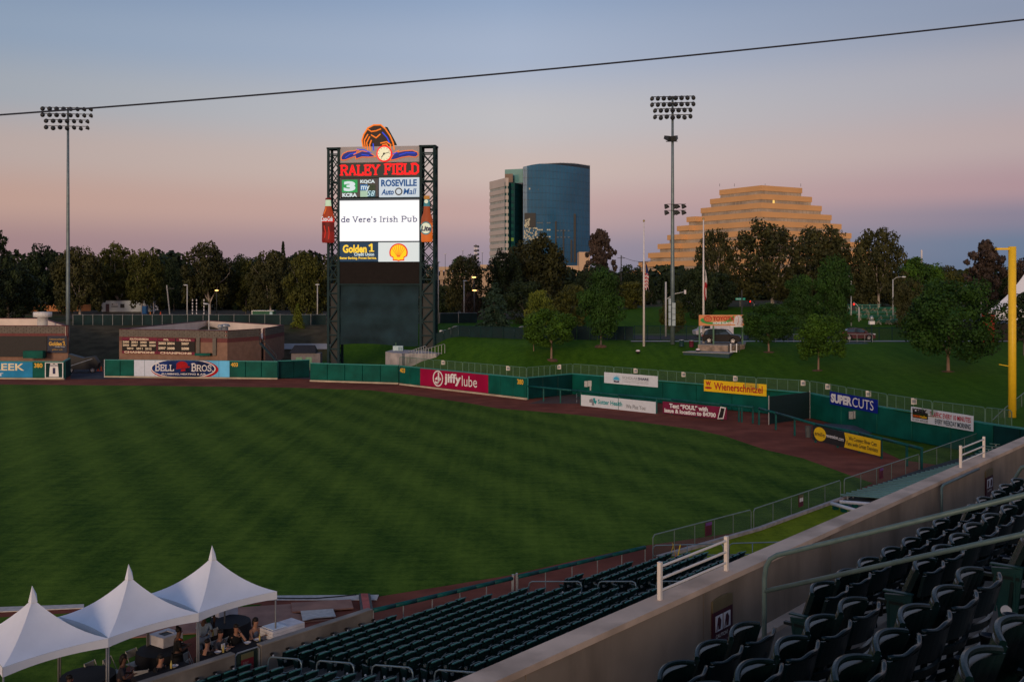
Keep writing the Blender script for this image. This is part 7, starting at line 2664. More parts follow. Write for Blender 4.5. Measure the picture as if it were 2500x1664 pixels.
MB().box(x0, 330, 0, x1, 340, zy(646, 330)).build('block', m_gar, cbk, False, True)
MB().box(x0 + 0.5, 329.9, zy(660, 330), x1 - 0.5, 329.995, zy(655, 330)).build('window', m_glass, cbk, False, True)

# ------------------------------------------------------------ picnic tables on the hill
m_tbl = mat('table_green', (0.02, 0.20, 0.16), 0.5, var=0.15)
m_tleg = mat('table_leg_pale', (0.45, 0.42, 0.32), 0.6)
tt = MB().box(-1.2, -0.42, 0.70, 1.2, 0.42, 0.80).build('table_top', m_tbl)
tt_me = tt.data
bpy.data.objects.remove(tt)
tbn = MB().box(-1.1, -0.95, 0.42, 1.1, -0.65, 0.47).build('bench', m_tbl)
tbn_me = tbn.data
bpy.data.objects.remove(tbn)
tl = MB()
for sx_ in (-0.75, 0.75):
    tl.beam((sx_, -0.7, 0), (sx_, 0.3, 0.69), 0.14, 0.14).beam((sx_, 0.7, 0), (sx_, -0.3, 0.69), 0.14, 0.14).box(sx_ - 0.04, -0.85, 0.34, sx_ + 0.04, 0.85, 0.41)
tlo = tl.build('legs', m_tleg)
tl_me = tlo.data
bpy.data.objects.remove(tlo)
random.seed(5)
k = 0
for (y_, xs) in ((790, (2155, 2178, 2195)), (780, (2112, 2136, 2160, 2186, 2204)), (771, (2090, 2108, 2130, 2152, 2176, 2198)), (763, (2082, 2100, 2124, 2148, 2170)), (756, (2076, 2092, 2114, 2136))):
    for q_, x_ in enumerate(xs):
        D = {790: 168, 780: 175, 771: 182, 763: 190, 756: 198}[y_]
        px = x_ + random.uniform(-3, 3)
        X, Y = gxy(px, D)
        z = H - (y_ - HY) / F * D
        zz = max(z - 0.2, hz(X, Y))
        root = thing('picnic_table', 'green picnic table on the hill, %s row, %s from the left' % ({790: 'nearest', 780: 'second', 771: 'third', 763: 'fourth', 756: 'farthest'}[y_], ordn(q_)), 'table', (X, Y, hz(X, Y)), random.uniform(-0.35, 0.35), 'picnic tables gathered on the grass hill')
        inst('table_top', tt_me, root)
        inst('bench', tbn_me, root)
        inst('bench', tbn_me, root, rz=math.pi)
        inst('legs', tl_me, root)

# ------------------------------------------------------------ white pavilion at the right edge
pv = thing('event_tent', 'large white event tent at the right edge behind the foul pole', 'tent', (*gxy(2424, 128), 0))
zb0 = hz(*gxy(2424, 128))
ez = zy(781, 128)
ax0, ax1 = gxy(2424, 128)[0], gxy(2424, 128)[0] + 24
v = [(ax0, 128, ez), (ax1, 128, ez), (ax1, 146, ez), (ax0, 146, ez), (ax0 - 0.6, 129, zy(756, 129)), ((ax0 + ax1) / 2, 136, zy(610, 136))]
nn = 8
mb = MB()
grid = []
for i in range(nn + 1):
    u = i / nn
    e0 = Vector((ax0 - 0.5, 128, zy(757, 128))).lerp(Vector((ax1, 128, zy(757, 128))), u)
    rowp = []
    for j in range(nn + 1):
        t = j / nn
        apx = Vector(((ax0 + ax1) / 2, 137, zy(560, 137)))
        rr_ = e0.lerp(apx, t)
        rr_.z -= 1.6 * math.sin(math.pi * t) * (1 - t * .3)
        rowp.append(rr_)
    grid.append(rowp)
vs = [tuple(p) for r_ in grid for p in r_]
fs = [(i * (nn + 1) + j, (i + 1) * (nn + 1) + j, (i + 1) * (nn + 1) + j + 1, i * (nn + 1) + j + 1) for i in range(nn) for j in range(nn)]
m_tent = mat('tent_white', (0.72, 0.74, 0.78), 0.6, var=0.04, scale=0.8, spec=0.2)
mb.add(vs, fs).build('roof', m_tent, pv, True, True)
MB().box(ax0 - 0.5, 127.98, ez, ax1, 128.04, zy(757, 128)).build('valance', m_tent, pv, False, True)
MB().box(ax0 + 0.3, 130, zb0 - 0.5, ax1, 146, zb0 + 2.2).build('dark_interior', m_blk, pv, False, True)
for i in range(5):
    x = ax0 + 0.1 + i * 5
    MB().tube([(x, 128.1, zb0 - 0.3), (x, 128.1, ez)], 0.08, 6).build('pole', m_galv, pv, False, True)
tag(MB().box(ax0 - 1.7, 127.2, zy(835, 127), ax0 - 0.1, 127.4, zy(765, 127)).build('red_banner', mat('banner_red', (0.42, 0.04, 0.02), 0.7)), 'red banner standing at the corner of the white event tent', 'banner')
# ------------------------------------------------------------ party tents by the concrete wall
m_tent2 = mat('party_tent_white', (0.80, 0.82, 0.86), 0.6, var=0.03, scale=1.5, spec=0.25, bump=0.05)
m_tpole = mat('tent_pole', (0.20, 0.20, 0.20), 0.5, metal=0.3)
TS = [(21.83, 18.87), (18.87, 15.9), (15.9, 12.95)]      # s ranges
N_T = 27.62


def s_px(px, n):
    r = (px - 1250) / F
    return n * (0.764 + 0.645 * r) / (0.645 - 0.764 * r)


sA, sB, sC = s_px(676, N_T), s_px(487, N_T), s_px(264, N_T)
wT = (sA - sC) / 2
for i, lab in enumerate(('white peaked party tent nearest the red carpet ramp', 'white peaked party tent in the middle of the row of three', 'white peaked party tent at the left edge of the photo')):
    s1 = sA - wT * i
    s0 = s1 - wT
    root = thing('party_tent', lab, 'tent', SN((s0 + s1) / 2, N_T + wT / 2), US_ANG, 'peaked white party tents beside the field')
    hw = wT / 2
    ez, pz = 2.44, 3.62
    nr, ns = 10, 12
    vs, fs = [], []
    for side in range(4):
        ca, sa_ = [(1, 0), (0, 1), (-1, 0), (0, -1)][side]
        base = len(vs)
        for j in range(nr + 1):
            t = j / nr
            rr = (1 - t)
            z = ez + (pz - ez) * (0.45 * t + 0.55 * t ** 2.2)
            for k in range(ns + 1):
                u = k / ns * 2 - 1
                x, y = hw * rr, hw * rr * u
                dip = 0.10 * (1 - u * u) * rr * (1 - rr) * 2.0
                pull = 0.16 * (1 - u * u) * rr ** 3
                vs.append(((x - pull) * ca - y * sa_, (x - pull) * sa_ + y * ca, z - dip))
        for j in range(nr):
            for k in range(ns):
                a = base + j * (ns + 1) + k
                fs.append((a, a + 1, a + ns + 2, a + ns + 1))
    MB().add(vs, fs).build('canopy', m_tent2, root, True)
    vs, fs = [], []
    for side in range(4):
        ca, sa_ = [(1, 0), (0, 1), (-1, 0), (0, -1)][side]
        base = len(vs)
        for k in range(17):
            u = k / 16 * 2 - 1
            pull = 0.16 * (1 - u * u)
            for (dz, wob) in ((0.0, 0), (-0.26 + 0.05 * (1 - u * u), 0.012)):
                x, y = hw - pull + 0.008, hw * u
                x += wob * math.sin(u * 25)
                vs.append((x * ca - y * sa_, x * sa_ + y * ca, ez + dz))
        for k in range(16):
            a = base + 2 * k
            fs.append((a, a + 1, a + 3, a + 2))
    MB().add(vs, fs).build('valance', m_tent2, root, True)
    MB().add([(-0.09, -0.09, pz - 0.09), (0.09, -0.09, pz - 0.09), (0.09, 0.09, pz - 0.09), (-0.09, 0.09, pz - 0.09), (-0.02, 0, pz + 0.38), (0.13, 0.05, pz + 0.1)],
             [(0, 1, 4), (1, 5, 4), (5, 2, 4), (2, 3, 4), (3, 0, 4), (1, 2, 5)]).build('peak_cap', m_tent2, root)
    for (x, y) in ((-hw + 0.03, -hw + 0.03), (hw - 0.03, -hw + 0.03), (-hw + 0.03, hw - 0.03), (hw - 0.03, hw - 0.03)):
        MB().tube([(x, y, 0), (x, y, ez - 0.02)], 0.028, 8).build('leg', m_tpole, root, True)
    fr = MB()
    for (a, b) in (((-hw, -hw), (hw, -hw)), ((hw, -hw), (hw, hw)), ((hw, hw), (-hw, hw)), ((-hw, hw), (-hw, -hw))):
        fr.tube([(a[0] * .8, a[1] * .8, ez - 0.06), (b[0] * .8, b[1] * .8, ez - 0.06)], 0.02, 6)
    fr.build('frame', m_tpole, root)

# ------------------------------------------------------------ ground covers by the tents
m_ply = mat('plywood', (0.34, 0.17, 0.115), 0.85, var=0.15, scale=1.2, dirt=(0.24, 0.11, 0.08), dscale=0.8)
m_mat = mat('white_mat', (0.52, 0.47, 0.42), 0.8, var=0.12, scale=5)


def slabp(name, label, pts, m, th, cat, z=0.01, group=None):
    w = [G(x, y) for x, y in pts]
    o = MB().prism([(p.x, p.y) for p in reversed(w)], z, z + th).build(name, m)
    tag(o, label, cat, group)
    return o


slabp('plywood_sheet', 'large tan plywood sheet on the ground behind the tent with cut seams', [(315, 1558), (330, 1520), (556, 1486), (711, 1476), (714, 1498), (817, 1513), (720, 1522), (588, 1534), (500, 1546)], m_ply, 0.04, 'plywood')
slabp('plywood_sheet', 'smaller tan plywood sheet beside the grey white cloth', [(711, 1476.5), (857, 1468), (863, 1489), (800, 1494), (714, 1498.5)], m_ply, 0.05, 'plywood', 0.055)
slabp('ground_cloth', 'wrinkled pale cloth lying on the plywood', [(734, 1499), (813, 1493.5), (820, 1512), (770, 1516), (739, 1523)], m_mat, 0.03, 'cloth', 0.11)
slabp('ground_mat', 'long narrow white mat along the edge of the grass', [(640, 1455), (925, 1453), (920, 1465), (600, 1466)], m_mat, 0.03, 'mat')
slabp('ground_mat', 'narrow tan mat along the grass at the left edge of the photo', [(-60, 1485), (205, 1476), (205, 1485), (-60, 1497)], m_mat, 0.03, 'mat')
cable_pts = [G(640, 1461), G(700, 1463), G(770, 1463), G(820, 1459), G(870, 1454)]
tag(MB().tube([p + Vector((0, 0, 0.06)) for p in cable_pts], 0.025, 5).build('ground_cable', m_blk), 'thin black cable lying along the white mat', 'cable')
rc = thing('carpet_ramp', 'small ramp with a red carpet strip and black edges by the wall end', 'ramp', G(885, 1474))
w = [G(x, y) for x, y in ((876, 1455), (904, 1455), (911, 1493), (880, 1496))]
MB().prism([(p.x, p.y) for p in reversed(w)], 0.0, 0.12).build('base', m_blk, rc, False, True)
w = [G(x, y) for x, y in ((881, 1456), (898, 1456), (904, 1492), (887, 1495))]
MB().prism([(p.x, p.y) for p in reversed(w)], 0.121, 0.14).build('carpet', mat('carpet_red', (0.42, 0.10, 0.08), 0.9, var=0.2, scale=4), rc, False, True)

# ------------------------------------------------------------ tables, chairs and people under the tents
m_blackcloth = mat('black_tablecloth', (0.010, 0.010, 0.013), 0.85, var=0.2, scale=3)
m_fchair = mat('folding_chair_white', (0.34, 0.33, 0.31), 0.5, var=0.05)


def uv(px, n, z=0.0):
    return SN(s_px(px, n), n, z)


# long narrow tables against the wall
for a, b, lab in ((342, 470, 'black clothed table along the concrete wall, left part'), (497, 650, 'black clothed table along the concrete wall with bowls and bottles, right part')):
    s0, s1 = s_px(a, 27.5), s_px(b, 27.5)
    root = thing('long_table', lab, 'table', SN(s0, 27.38), US_ANG)
    MB().box(0, 0, 0.9, s1 - s0, 0.62, 0.96).build('table_top', m_blackcloth, root)
    MB().box(0.0, 0.0, 0.05, s1 - s0, 0.62, 0.895).build('tablecloth', m_blackcloth, root)
for px, n_, lab in ((555, 30.6, 'round black clothed table at the back behind the seated people'), (395, 29.9, 'round black clothed table in front of the tall white cooler'), (215, 29.6, 'round black clothed table in the dark at left')):
    root = thing('round_table', lab, 'table', uv(px, n_))
    MB().lathe([(0.85, 0.05), (0.8, 0.7), (0.78, 0.75)], 20).build('tablecloth', m_blackcloth, root, True)
    MB().lathe([(0.79, 0.752), (0.79, 0.78), (0, 0.78)], 20).build('table_top', m_blackcloth, root)


def cooler(label, px, n_, w_, d_, h_, ang=0.1):
    root = thing('cooler_cart', label, 'cooler', uv(px, n_), US_ANG + ang)
    MB().box(-w_ / 2, -d_ / 2, 0, w_ / 2, d_ / 2, h_).build('body', m_fw, root)
    mb = MB()
    for (a, b, c, d) in ((-w_ / 2, -d_ / 2, w_ / 2, -d_ / 4), (-w_ / 2, d_ / 4, w_ / 2, d_ / 2), (-w_ / 2, -d_ / 4, -w_ / 4, d_ / 4), (w_ / 4, -d_ / 4, w_ / 2, d_ / 4)):
        mb.box(a, b, h_ + 0.001, c, d, h_ + 0.05)
    mb.build('rim', m_fw, root)
    MB().box(-w_ / 4 + .002, -d_ / 4 + .002, h_ + 0.001, w_ / 4 - .002, d_ / 4 - .002, h_ + 0.02).build('opening', m_blk, root)
    return root


cooler('white square cooler bin with a dark opening behind the seated group', 540, 31.6, 0.85, 0.8, 0.95)
cooler('tall white cooler bin beside the standing person in black', 405, 30.3, 0.75, 0.75, 1.05)


def fchair(label, px, n_, ang):
    root = thing('folding_chair', label, 'chair', uv(px, n_), ang, 'white folding chairs under the tents')
    MB().box(-0.2, -0.2, 0.43, 0.2, 0.2, 0.46).build('seat', m_fchair, root)
    MB().box(-0.2, 0.19, 0.62, 0.2, 0.22, 0.86).build('backrest', m_fchair, root)
    for sx_ in (-0.21, 0.21):
        MB().tube([(sx_, -0.24, 0), (sx_, 0.2, 0.88)], 0.014, 6).tube([(sx_, 0.22, 0), (sx_, -0.18, 0.44)], 0.014, 6).build('leg', m_fchair, root)
    return root


for px, n_, a, lab in ((463, 28.6, 0.4, 'empty folding chair between the tent poles beside the black standing figure'), (470, 28.0, 0.6, 'low folding chair against the wall behind the tent pole'),
                       (330, 30.2, 0.2, 'folding chair at the back in front of the dark grass'), (345, 28.7, 2.6, 'folding chair with slatted back left of the seated dark figure'),
                       (300, 28.0, 2.8, 'folding chair close to the wall at the left tent pole'), (262, 28.1, 2.9, 'folding chair partly behind the left tent pole'),
                       (230, 30.2, 0.3, 'folding chair at the far left back'), (528, 29.9, 0.1, 'white folding chair at the back table under the cooler'),
                       (545, 28.7, 0.2, 'white folding chair behind the man in the grey shirt'), (560, 28.8, 0.3, 'white folding chair behind the person in the black top'),
                       (590, 28.7, 0.4, 'white folding chair beside the woman in the tank top'), (275, 30.1, 0.5, 'folding chair behind the dark seated person at left')):
    fchair(lab, px, n_, US_ANG + a)
# bowls, bottles, crates
for px, nm in ((628, 'bowl'), (604, 'bowl'), (554, 'bowl'), (532, 'bowl'), (426, 'bowl')):
    o = MB().lathe([(0.05, 0), (0.11, 0.05), (0.12, 0.06), (0.1, 0.04), (0, 0.02)], 14, uv(px, 27.75, 0.962)).build('bowl', m_fw, None, True)
    tag(o, 'white food bowl on the black table, %s' % {628: 'in front of the woman in the tank top', 604: 'left of the woman in the tank top', 554: 'right of the man in the grey shirt', 532: 'in front of the man in the grey shirt', 426: 'beside the seated dark figure'}[px], 'bowl')
for px, nn_, wh in ((634, 27.7, 'right end of the table'), (545, 27.7, 'between the two bowls'), (418, 27.75, 'left part of the long table'), (520, 29.7, 'back table')):
    p = uv(px, nn_, 0.962 if nn_ < 29 else 0.79)
    tag(MB().lathe([(0.03, 0), (0.033, 0.13), (0.014, 0.18), (0.013, 0.23), (0, 0.235)], 10, p).build('bottle', mat('bottle_yellow', (0.5, 0.38, 0.1), 0.4), None, True), 'small yellow drink bottle standing on the ' + wh, 'bottle')
cr = thing('crate_stack', 'stack of white plastic crates beside the rightmost tent pole', 'crates', uv(688, 27.75, 0.0), US_ANG)
for k in range(5):
    MB().box(-0.55, -0.25, 0.7 + k * 0.1, 0.75, 0.45, 0.7 + k * 0.1 + 0.09).build('crate', m_fw, cr)
MB().box(-0.5, -0.2, 1.205, 0.05, 0.4, 1.23).build('lid', m_sgw, cr)
MB().box(-0.55, -0.25, 0, 0.75, 0.45, 0.69).build('stand', m_blackcloth, cr)

m_skin = mat('skin', (0.34, 0.17, 0.11), 0.6, var=0.05)
m_skind = mat('skin_dark', (0.10, 0.05, 0.035), 0.6, var=0.05)
m_hairb = mat('hair_dark', (0.012, 0.009, 0.008), 0.6)
m_cloth = {k: mat('cloth_' + k, c, 0.85, var=0.12, scale=8) for k, c in
           dict(black=(0.008, 0.008, 0.009), grey=(0.06, 0.06, 0.065), green=(0.008, 0.06, 0.03), blue=(0.22, 0.30, 0.42), slate=(0.10, 0.12, 0.17), red=(0.18, 0.01, 0.012), orange=(0.5, 0.09, 0.02), dark=(0.02, 0.02, 0.03)).items()}


def skin_mesh(name, joints, edges, m, parent, levels=1):
    me = bpy.data.meshes.new(name)
    keys = list(joints)
    me.from_pydata([joints[k][0] for k in keys], [(keys.index(a), keys.index(b)) for a, b in edges], [])
    ob = bpy.data.objects.new(name, me)
    COL.objects.link(ob)
    sk = ob.modifiers.new('skin', 'SKIN')
    for i, k in enumerate(keys):
        r = joints[k][1]
        me.skin_vertices[0].data[i].radius = (r, r) if not isinstance(r, tuple) else r
        me.skin_vertices[0].data[i].use_root = (i == 0)
    su = ob.modifiers.new('sub', 'SUBSURF')
    su.levels = levels
    su.render_levels = levels
    dg = bpy.context.evaluated_depsgraph_get()
    m2 = bpy.data.meshes.new_from_object(ob.evaluated_get(dg))
    bpy.data.objects.remove(ob)
    bpy.data.meshes.remove(me)
    m2.materials.clear()
    m2.materials.append(m)
    m2.polygons.foreach_set('use_smooth', [True] * len(m2.polygons))
    o = bpy.data.objects.new(name, m2)
    COL.objects.link(o)
    o.parent = parent
    return o


def person(label, px, n_, ang, pose, top, bottom, skin, hair='short', seat_h=0.46, arms='table', sleeves=True, extra=None):
    """local -y is the way the person faces"""
    root = thing('person', label, 'person', uv(px, n_), ang)
    sit = pose == 'sit'
    hip = seat_h + 0.08 if sit else 0.93
    lean = 0.10 if sit else 0.03
    J = {}
    J['pel'] = ((0, 0, hip), 0.135)
    J['bel'] = ((0, -lean * .3, hip + .17), 0.12)
    J['che'] = ((0, -lean * .7, hip + .36), 0.135)
    J['nec'] = ((0, -lean, hip + .53), 0.06)
    hz_ = hip + .68
    J['hea'] = ((0, -lean - .04, hz_), 0.085)
    J['hed'] = ((0, -lean - .05, hz_ + .09), 0.075)
    E = [('pel', 'bel'), ('bel', 'che'), ('che', 'nec'), ('nec', 'hea'), ('hea', 'hed')]
    for s_, t in ((-1, 'l'), (1, 'r')):
        J['sho' + t] = ((s_ * .19, -lean * .8, hip + .45), 0.058)
        if arms == 'table':
            J['elb' + t] = ((s_ * .25, -lean - .14, hip + .20), 0.045)
            J['wri' + t] = ((s_ * .13, -lean - .36, hip + .30), 0.032)
        elif arms == 'head' and s_ > 0:
            J['elb' + t] = ((s_ * .24, -lean - .24, hip + .32), 0.045)
            J['wri' + t] = ((s_ * .10, -lean - .12, hip + .58), 0.032)
        elif arms == 'front':
            J['elb' + t] = ((s_ * .26, -lean - .05, hip + .18), 0.045)
            J['wri' + t] = ((s_ * .10, -lean - .28, hip + .24), 0.032)
        else:
            J['elb' + t] = ((s_ * .27, -lean * .4, hip + .18), 0.045)
            J['wri' + t] = ((s_ * .26, -lean - .10, hip - .06), 0.032)
        E += [('che', 'sho' + t), ('sho' + t, 'elb' + t), ('elb' + t, 'wri' + t)]
        J['hip' + t] = ((s_ * .10, 0, hip - .04), 0.095)
        if sit:
            J['kne' + t] = ((s_ * .13, -.44, seat_h + .04), 0.065)
            J['ank' + t] = ((s_ * .13, -.42, .08), 0.042)
        else:
            J['kne' + t] = ((s_ * .11, -.03, .50), 0.062)
            J['ank' + t] = ((s_ * .12, .02, .08), 0.042)
        J['toe' + t] = ((s_ * .13, J['ank' + t][0][1] - .16, .045), 0.038)
        E += [('pel', 'hip' + t), ('hip' + t, 'kne' + t), ('kne' + t, 'ank' + t), ('ank' + t, 'toe' + t)]
    body = skin_mesh('body', J, E, skin, root)
    # hands: palm and five fingers, joined to the body mesh data
    hb = MB()
    for s_, t in ((-1, 'l'), (1, 'r')):
        w_ = Vector(J['wri' + t][0])
        d = (w_ - Vector(J['elb' + t][0])).normalized()
        side = d.cross(Vector((0, 0, 1)))
        side = side.normalized() if side.length > .1 else Vector((1, 0, 0))
        pc_ = w_ + d * .055
        hb.beam(w_ + d * 0.01, w_ + d * .10, .075, .03)
        for k, ln in enumerate((.062, .075, .08, .068)):
            b0 = w_ + d * .095 + side * (k - 1.5) * .02
            hb.tube([b0, b0 + d * ln * .55, b0 + d * ln * .9 - Vector((0, 0, .022))], [.0095, .009, .007], 5)
        b0 = w_ + d * .04 + side * s_ * -.04
        hb.tube([b0, b0 + d * .035 + side * s_ * -.03, b0 + d * .07 + side * s_ * -.028], [.011, .010, .008], 5)
    hb.build('hands', skin, body)
    hc = Vector(J['hea'][0]) + Vector((0, -.0, .05))
    fc = MB()
    fc.ball((hc.x, hc.y - .088, hc.z - .01), .012, .016, .018, 6, 0)
    for s_ in (-1, 1):
        fc.ball((hc.x + s_ * .03, hc.y - .075, hc.z + .015), .010, .006, .007, 6, 1)
        fc.ball((hc.x + s_ * .082, hc.y + .005, hc.z), .01, .018, .025, 6, 0)
    fc.box(hc.x - .022, hc.y - .086, hc.z - .05, hc.x + .022, hc.y - .07, hc.z - .042, 2)
    fc.build('face', [skin, m_blk, m_tred], body)
    hm = MB()
    if hair == 'long':
        hm.ball((hc.x, hc.y + .025, hc.z + .045), .098, .10, .095, 12)
        hm.tube([(hc.x, hc.y + .06, hc.z + .05), (hc.x, hc.y + .10, hc.z - .08), (hc.x + .03, hc.y + .10, hc.z - .25)], [.08, .07, .03], 8)
    elif hair == 'cap':
        hm.ball((hc.x, hc.y + .012, hc.z + .06), .10, .105, .075, 12)
        hm.box(hc.x - .07, hc.y - .18, hc.z + .05, hc.x + .07, hc.y - .07, hc.z + .062)
    elif hair == 'bun':
        hm.ball((hc.x, hc.y + .02, hc.z + .05), .10, .10, .09, 12)
        hm.ball((hc.x, hc.y + .06, hc.z + .15), .05, .05, .05, 8)
    else:
        hm.ball((hc.x, hc.y + .02, hc.z + .05), .094, .096, .078, 12)
    hm.build('hair', m_hairb, root, True)
    # clothes: slightly larger shells
    K = {k: (J[k][0], J[k][1] * 1.13) for k in ('pel', 'bel', 'che', 'shol', 'shor', 'elbl', 'elbr')}
    K['nk'] = (tuple(Vector(J['che'][0]).lerp(Vector(J['nec'][0]), .55)), .09)
    ce = [('pel', 'bel'), ('bel', 'che'), ('che', 'nk')]
    if sleeves:
        for t in 'lr':
            a, b = Vector(J['sho' + t][0]), Vector(J['elb' + t][0])
            K['elb' + t] = (tuple(a.lerp(b, .75)), .062)
            ce += [('che', 'sho' + t), ('sho' + t, 'elb' + t)]
    used = {x for e_ in ce for x in e_}
    skin_mesh('shirt', {k: K[k] for k in ['pel'] + [q for q in K if q in used and q != 'pel']}, ce, top, root)
    T = {'pel': ((J['pel'][0][0], J['pel'][0][1], J['pel'][0][2] - .02), .142)}
    te = []
    for t in 'lr':
        for q in ('hip', 'kne', 'ank'):
            T[q + t] = (J[q + t][0], J[q + t][1] * 1.15)
        te += [('pel', 'hip' + t), ('hip' + t, 'kne' + t), ('kne' + t, 'ank' + t)]
    skin_mesh('trousers', T, te, bottom, root)
    MB().box(-.19, -.2 if not sit else -.62, 0, -.07, .07 if not sit else -.34, .07).box(.07, -.2 if not sit else -.62, 0, .19, .07 if not sit else -.34, .07).build('shoes', m_blk, root)
    if extra:
        extra(root, J)
    return root


FT = US_ANG     # facing: local -y towards the wall
person('woman with long dark hair in a slate tank top at the table end', 618, 28.35, US_ANG + .1, 'sit', m_cloth['slate'], m_cloth['dark'], m_skin, 'long', .62, 'table', False)
person('seated person in a black top and cap with a hand to the head', 574, 28.3, US_ANG - .3, 'sit', m_cloth['black'], m_cloth['black'], m_skin, 'cap', .62, 'head')
person('man in a dark grey printed T-shirt seated between the bowls', 531, 28.25, US_ANG + .2, 'sit', m_cloth['grey'], m_cloth['dark'], m_skin, 'short', .62, 'table',
       extra=lambda r, J: MB().box(-.07, J['che'][0][1] - .185, J['che'][0][2] - .1, .07, J['che'][0][1] - .155, J['che'][0][2] + .05).build('shirt_print', m_fw, r))
person('person with dark hair in a black shirt seated sideways just right of the tent pole', 500, 27.95, US_ANG + 1.9, 'sit', m_cloth['black'], m_cloth['black'], m_skin, 'short', .50, 'table')
person('standing person in a long black outfit with an orange scarf beside the tall cooler', 432, 28.7, US_ANG + 1.2, 'stand', m_cloth['black'], m_cloth['black'], m_skind, 'bun', arms='front',
       extra=lambda r, J: (MB().tube([(-.1, -.05, 1.42), (0, -.14, 1.36), (.1, -.05, 1.42)], [.04, .05, .04], 7).build('scarf', m_cloth['orange'], r),
                           MB().lathe([(.30, .15), (.22, .6), (.17, 1.0)], 14).build('skirt', m_cloth['black'], r, True)))
person('standing person in a dark green shirt behind the middle tent pole', 505, 30.4, US_ANG + 2.8, 'stand', m_cloth['green'], m_cloth['dark'], m_skind, 'short', arms='side')
person('person in a pale blue shirt standing behind the tent pole', 497, 29.4, US_ANG + 2.2, 'stand', m_cloth['blue'], m_cloth['blue'], m_skind, 'short', arms='front')
person('dark haired person bent over the table left of the standing black figure', 385, 28.0, US_ANG + .3, 'sit', m_cloth['black'], m_cloth['black'], m_skin, 'long', .5, 'table')
person('person in dark clothes seated in the shade by the left tent pole', 292, 28.9, US_ANG + 1.0, 'sit', m_cloth['dark'], m_cloth['dark'], m_skind, 'long', .46, 'front')
person('person in a dim red shirt at the bottom left under the tent', 158, 28.6, US_ANG + .8, 'sit', m_cloth['red'], m_cloth['black'], m_skind, 'short', .46, 'front')

# ------------------------------------------------------------ trees
import numpy as np
rng = np.random.default_rng(11)
L_olive = leaf_mat('leaves_olive', S(32, 42, 16), S(80, 82, 30))
L_brown = leaf_mat('leaves_brown', S(26, 34, 18), S(68, 68, 34))
L_green = leaf_mat('leaves_green', S(24, 46, 12), S(66, 100, 22))
L_dark = leaf_mat('leaves_dark', S(16, 28, 18), S(42, 56, 28))
L_deep = leaf_mat('leaves_deep_green', S(16, 38, 14), S(46, 78, 22))
L_lime = leaf_mat('leaves_lime', S(54, 72, 22), S(112, 120, 40))
L_blue = leaf_mat('needles_blue_green', S(22, 38, 36), S(54, 78, 60))
L_pink = leaf_mat('leaves_dusky', S(36, 34, 32), S(80, 66, 58))
m_bark = mat('bark_grey', (0.12, 0.10, 0.085), 0.9, var=0.3, scale=1.5)
m_barkw = mat('bark_white', (0.44, 0.38, 0.34), 0.8, var=0.35, scale=1.2)
m_barkt = mat('bark_tan', (0.22, 0.15, 0.11), 0.9, var=0.2, scale=1.5)


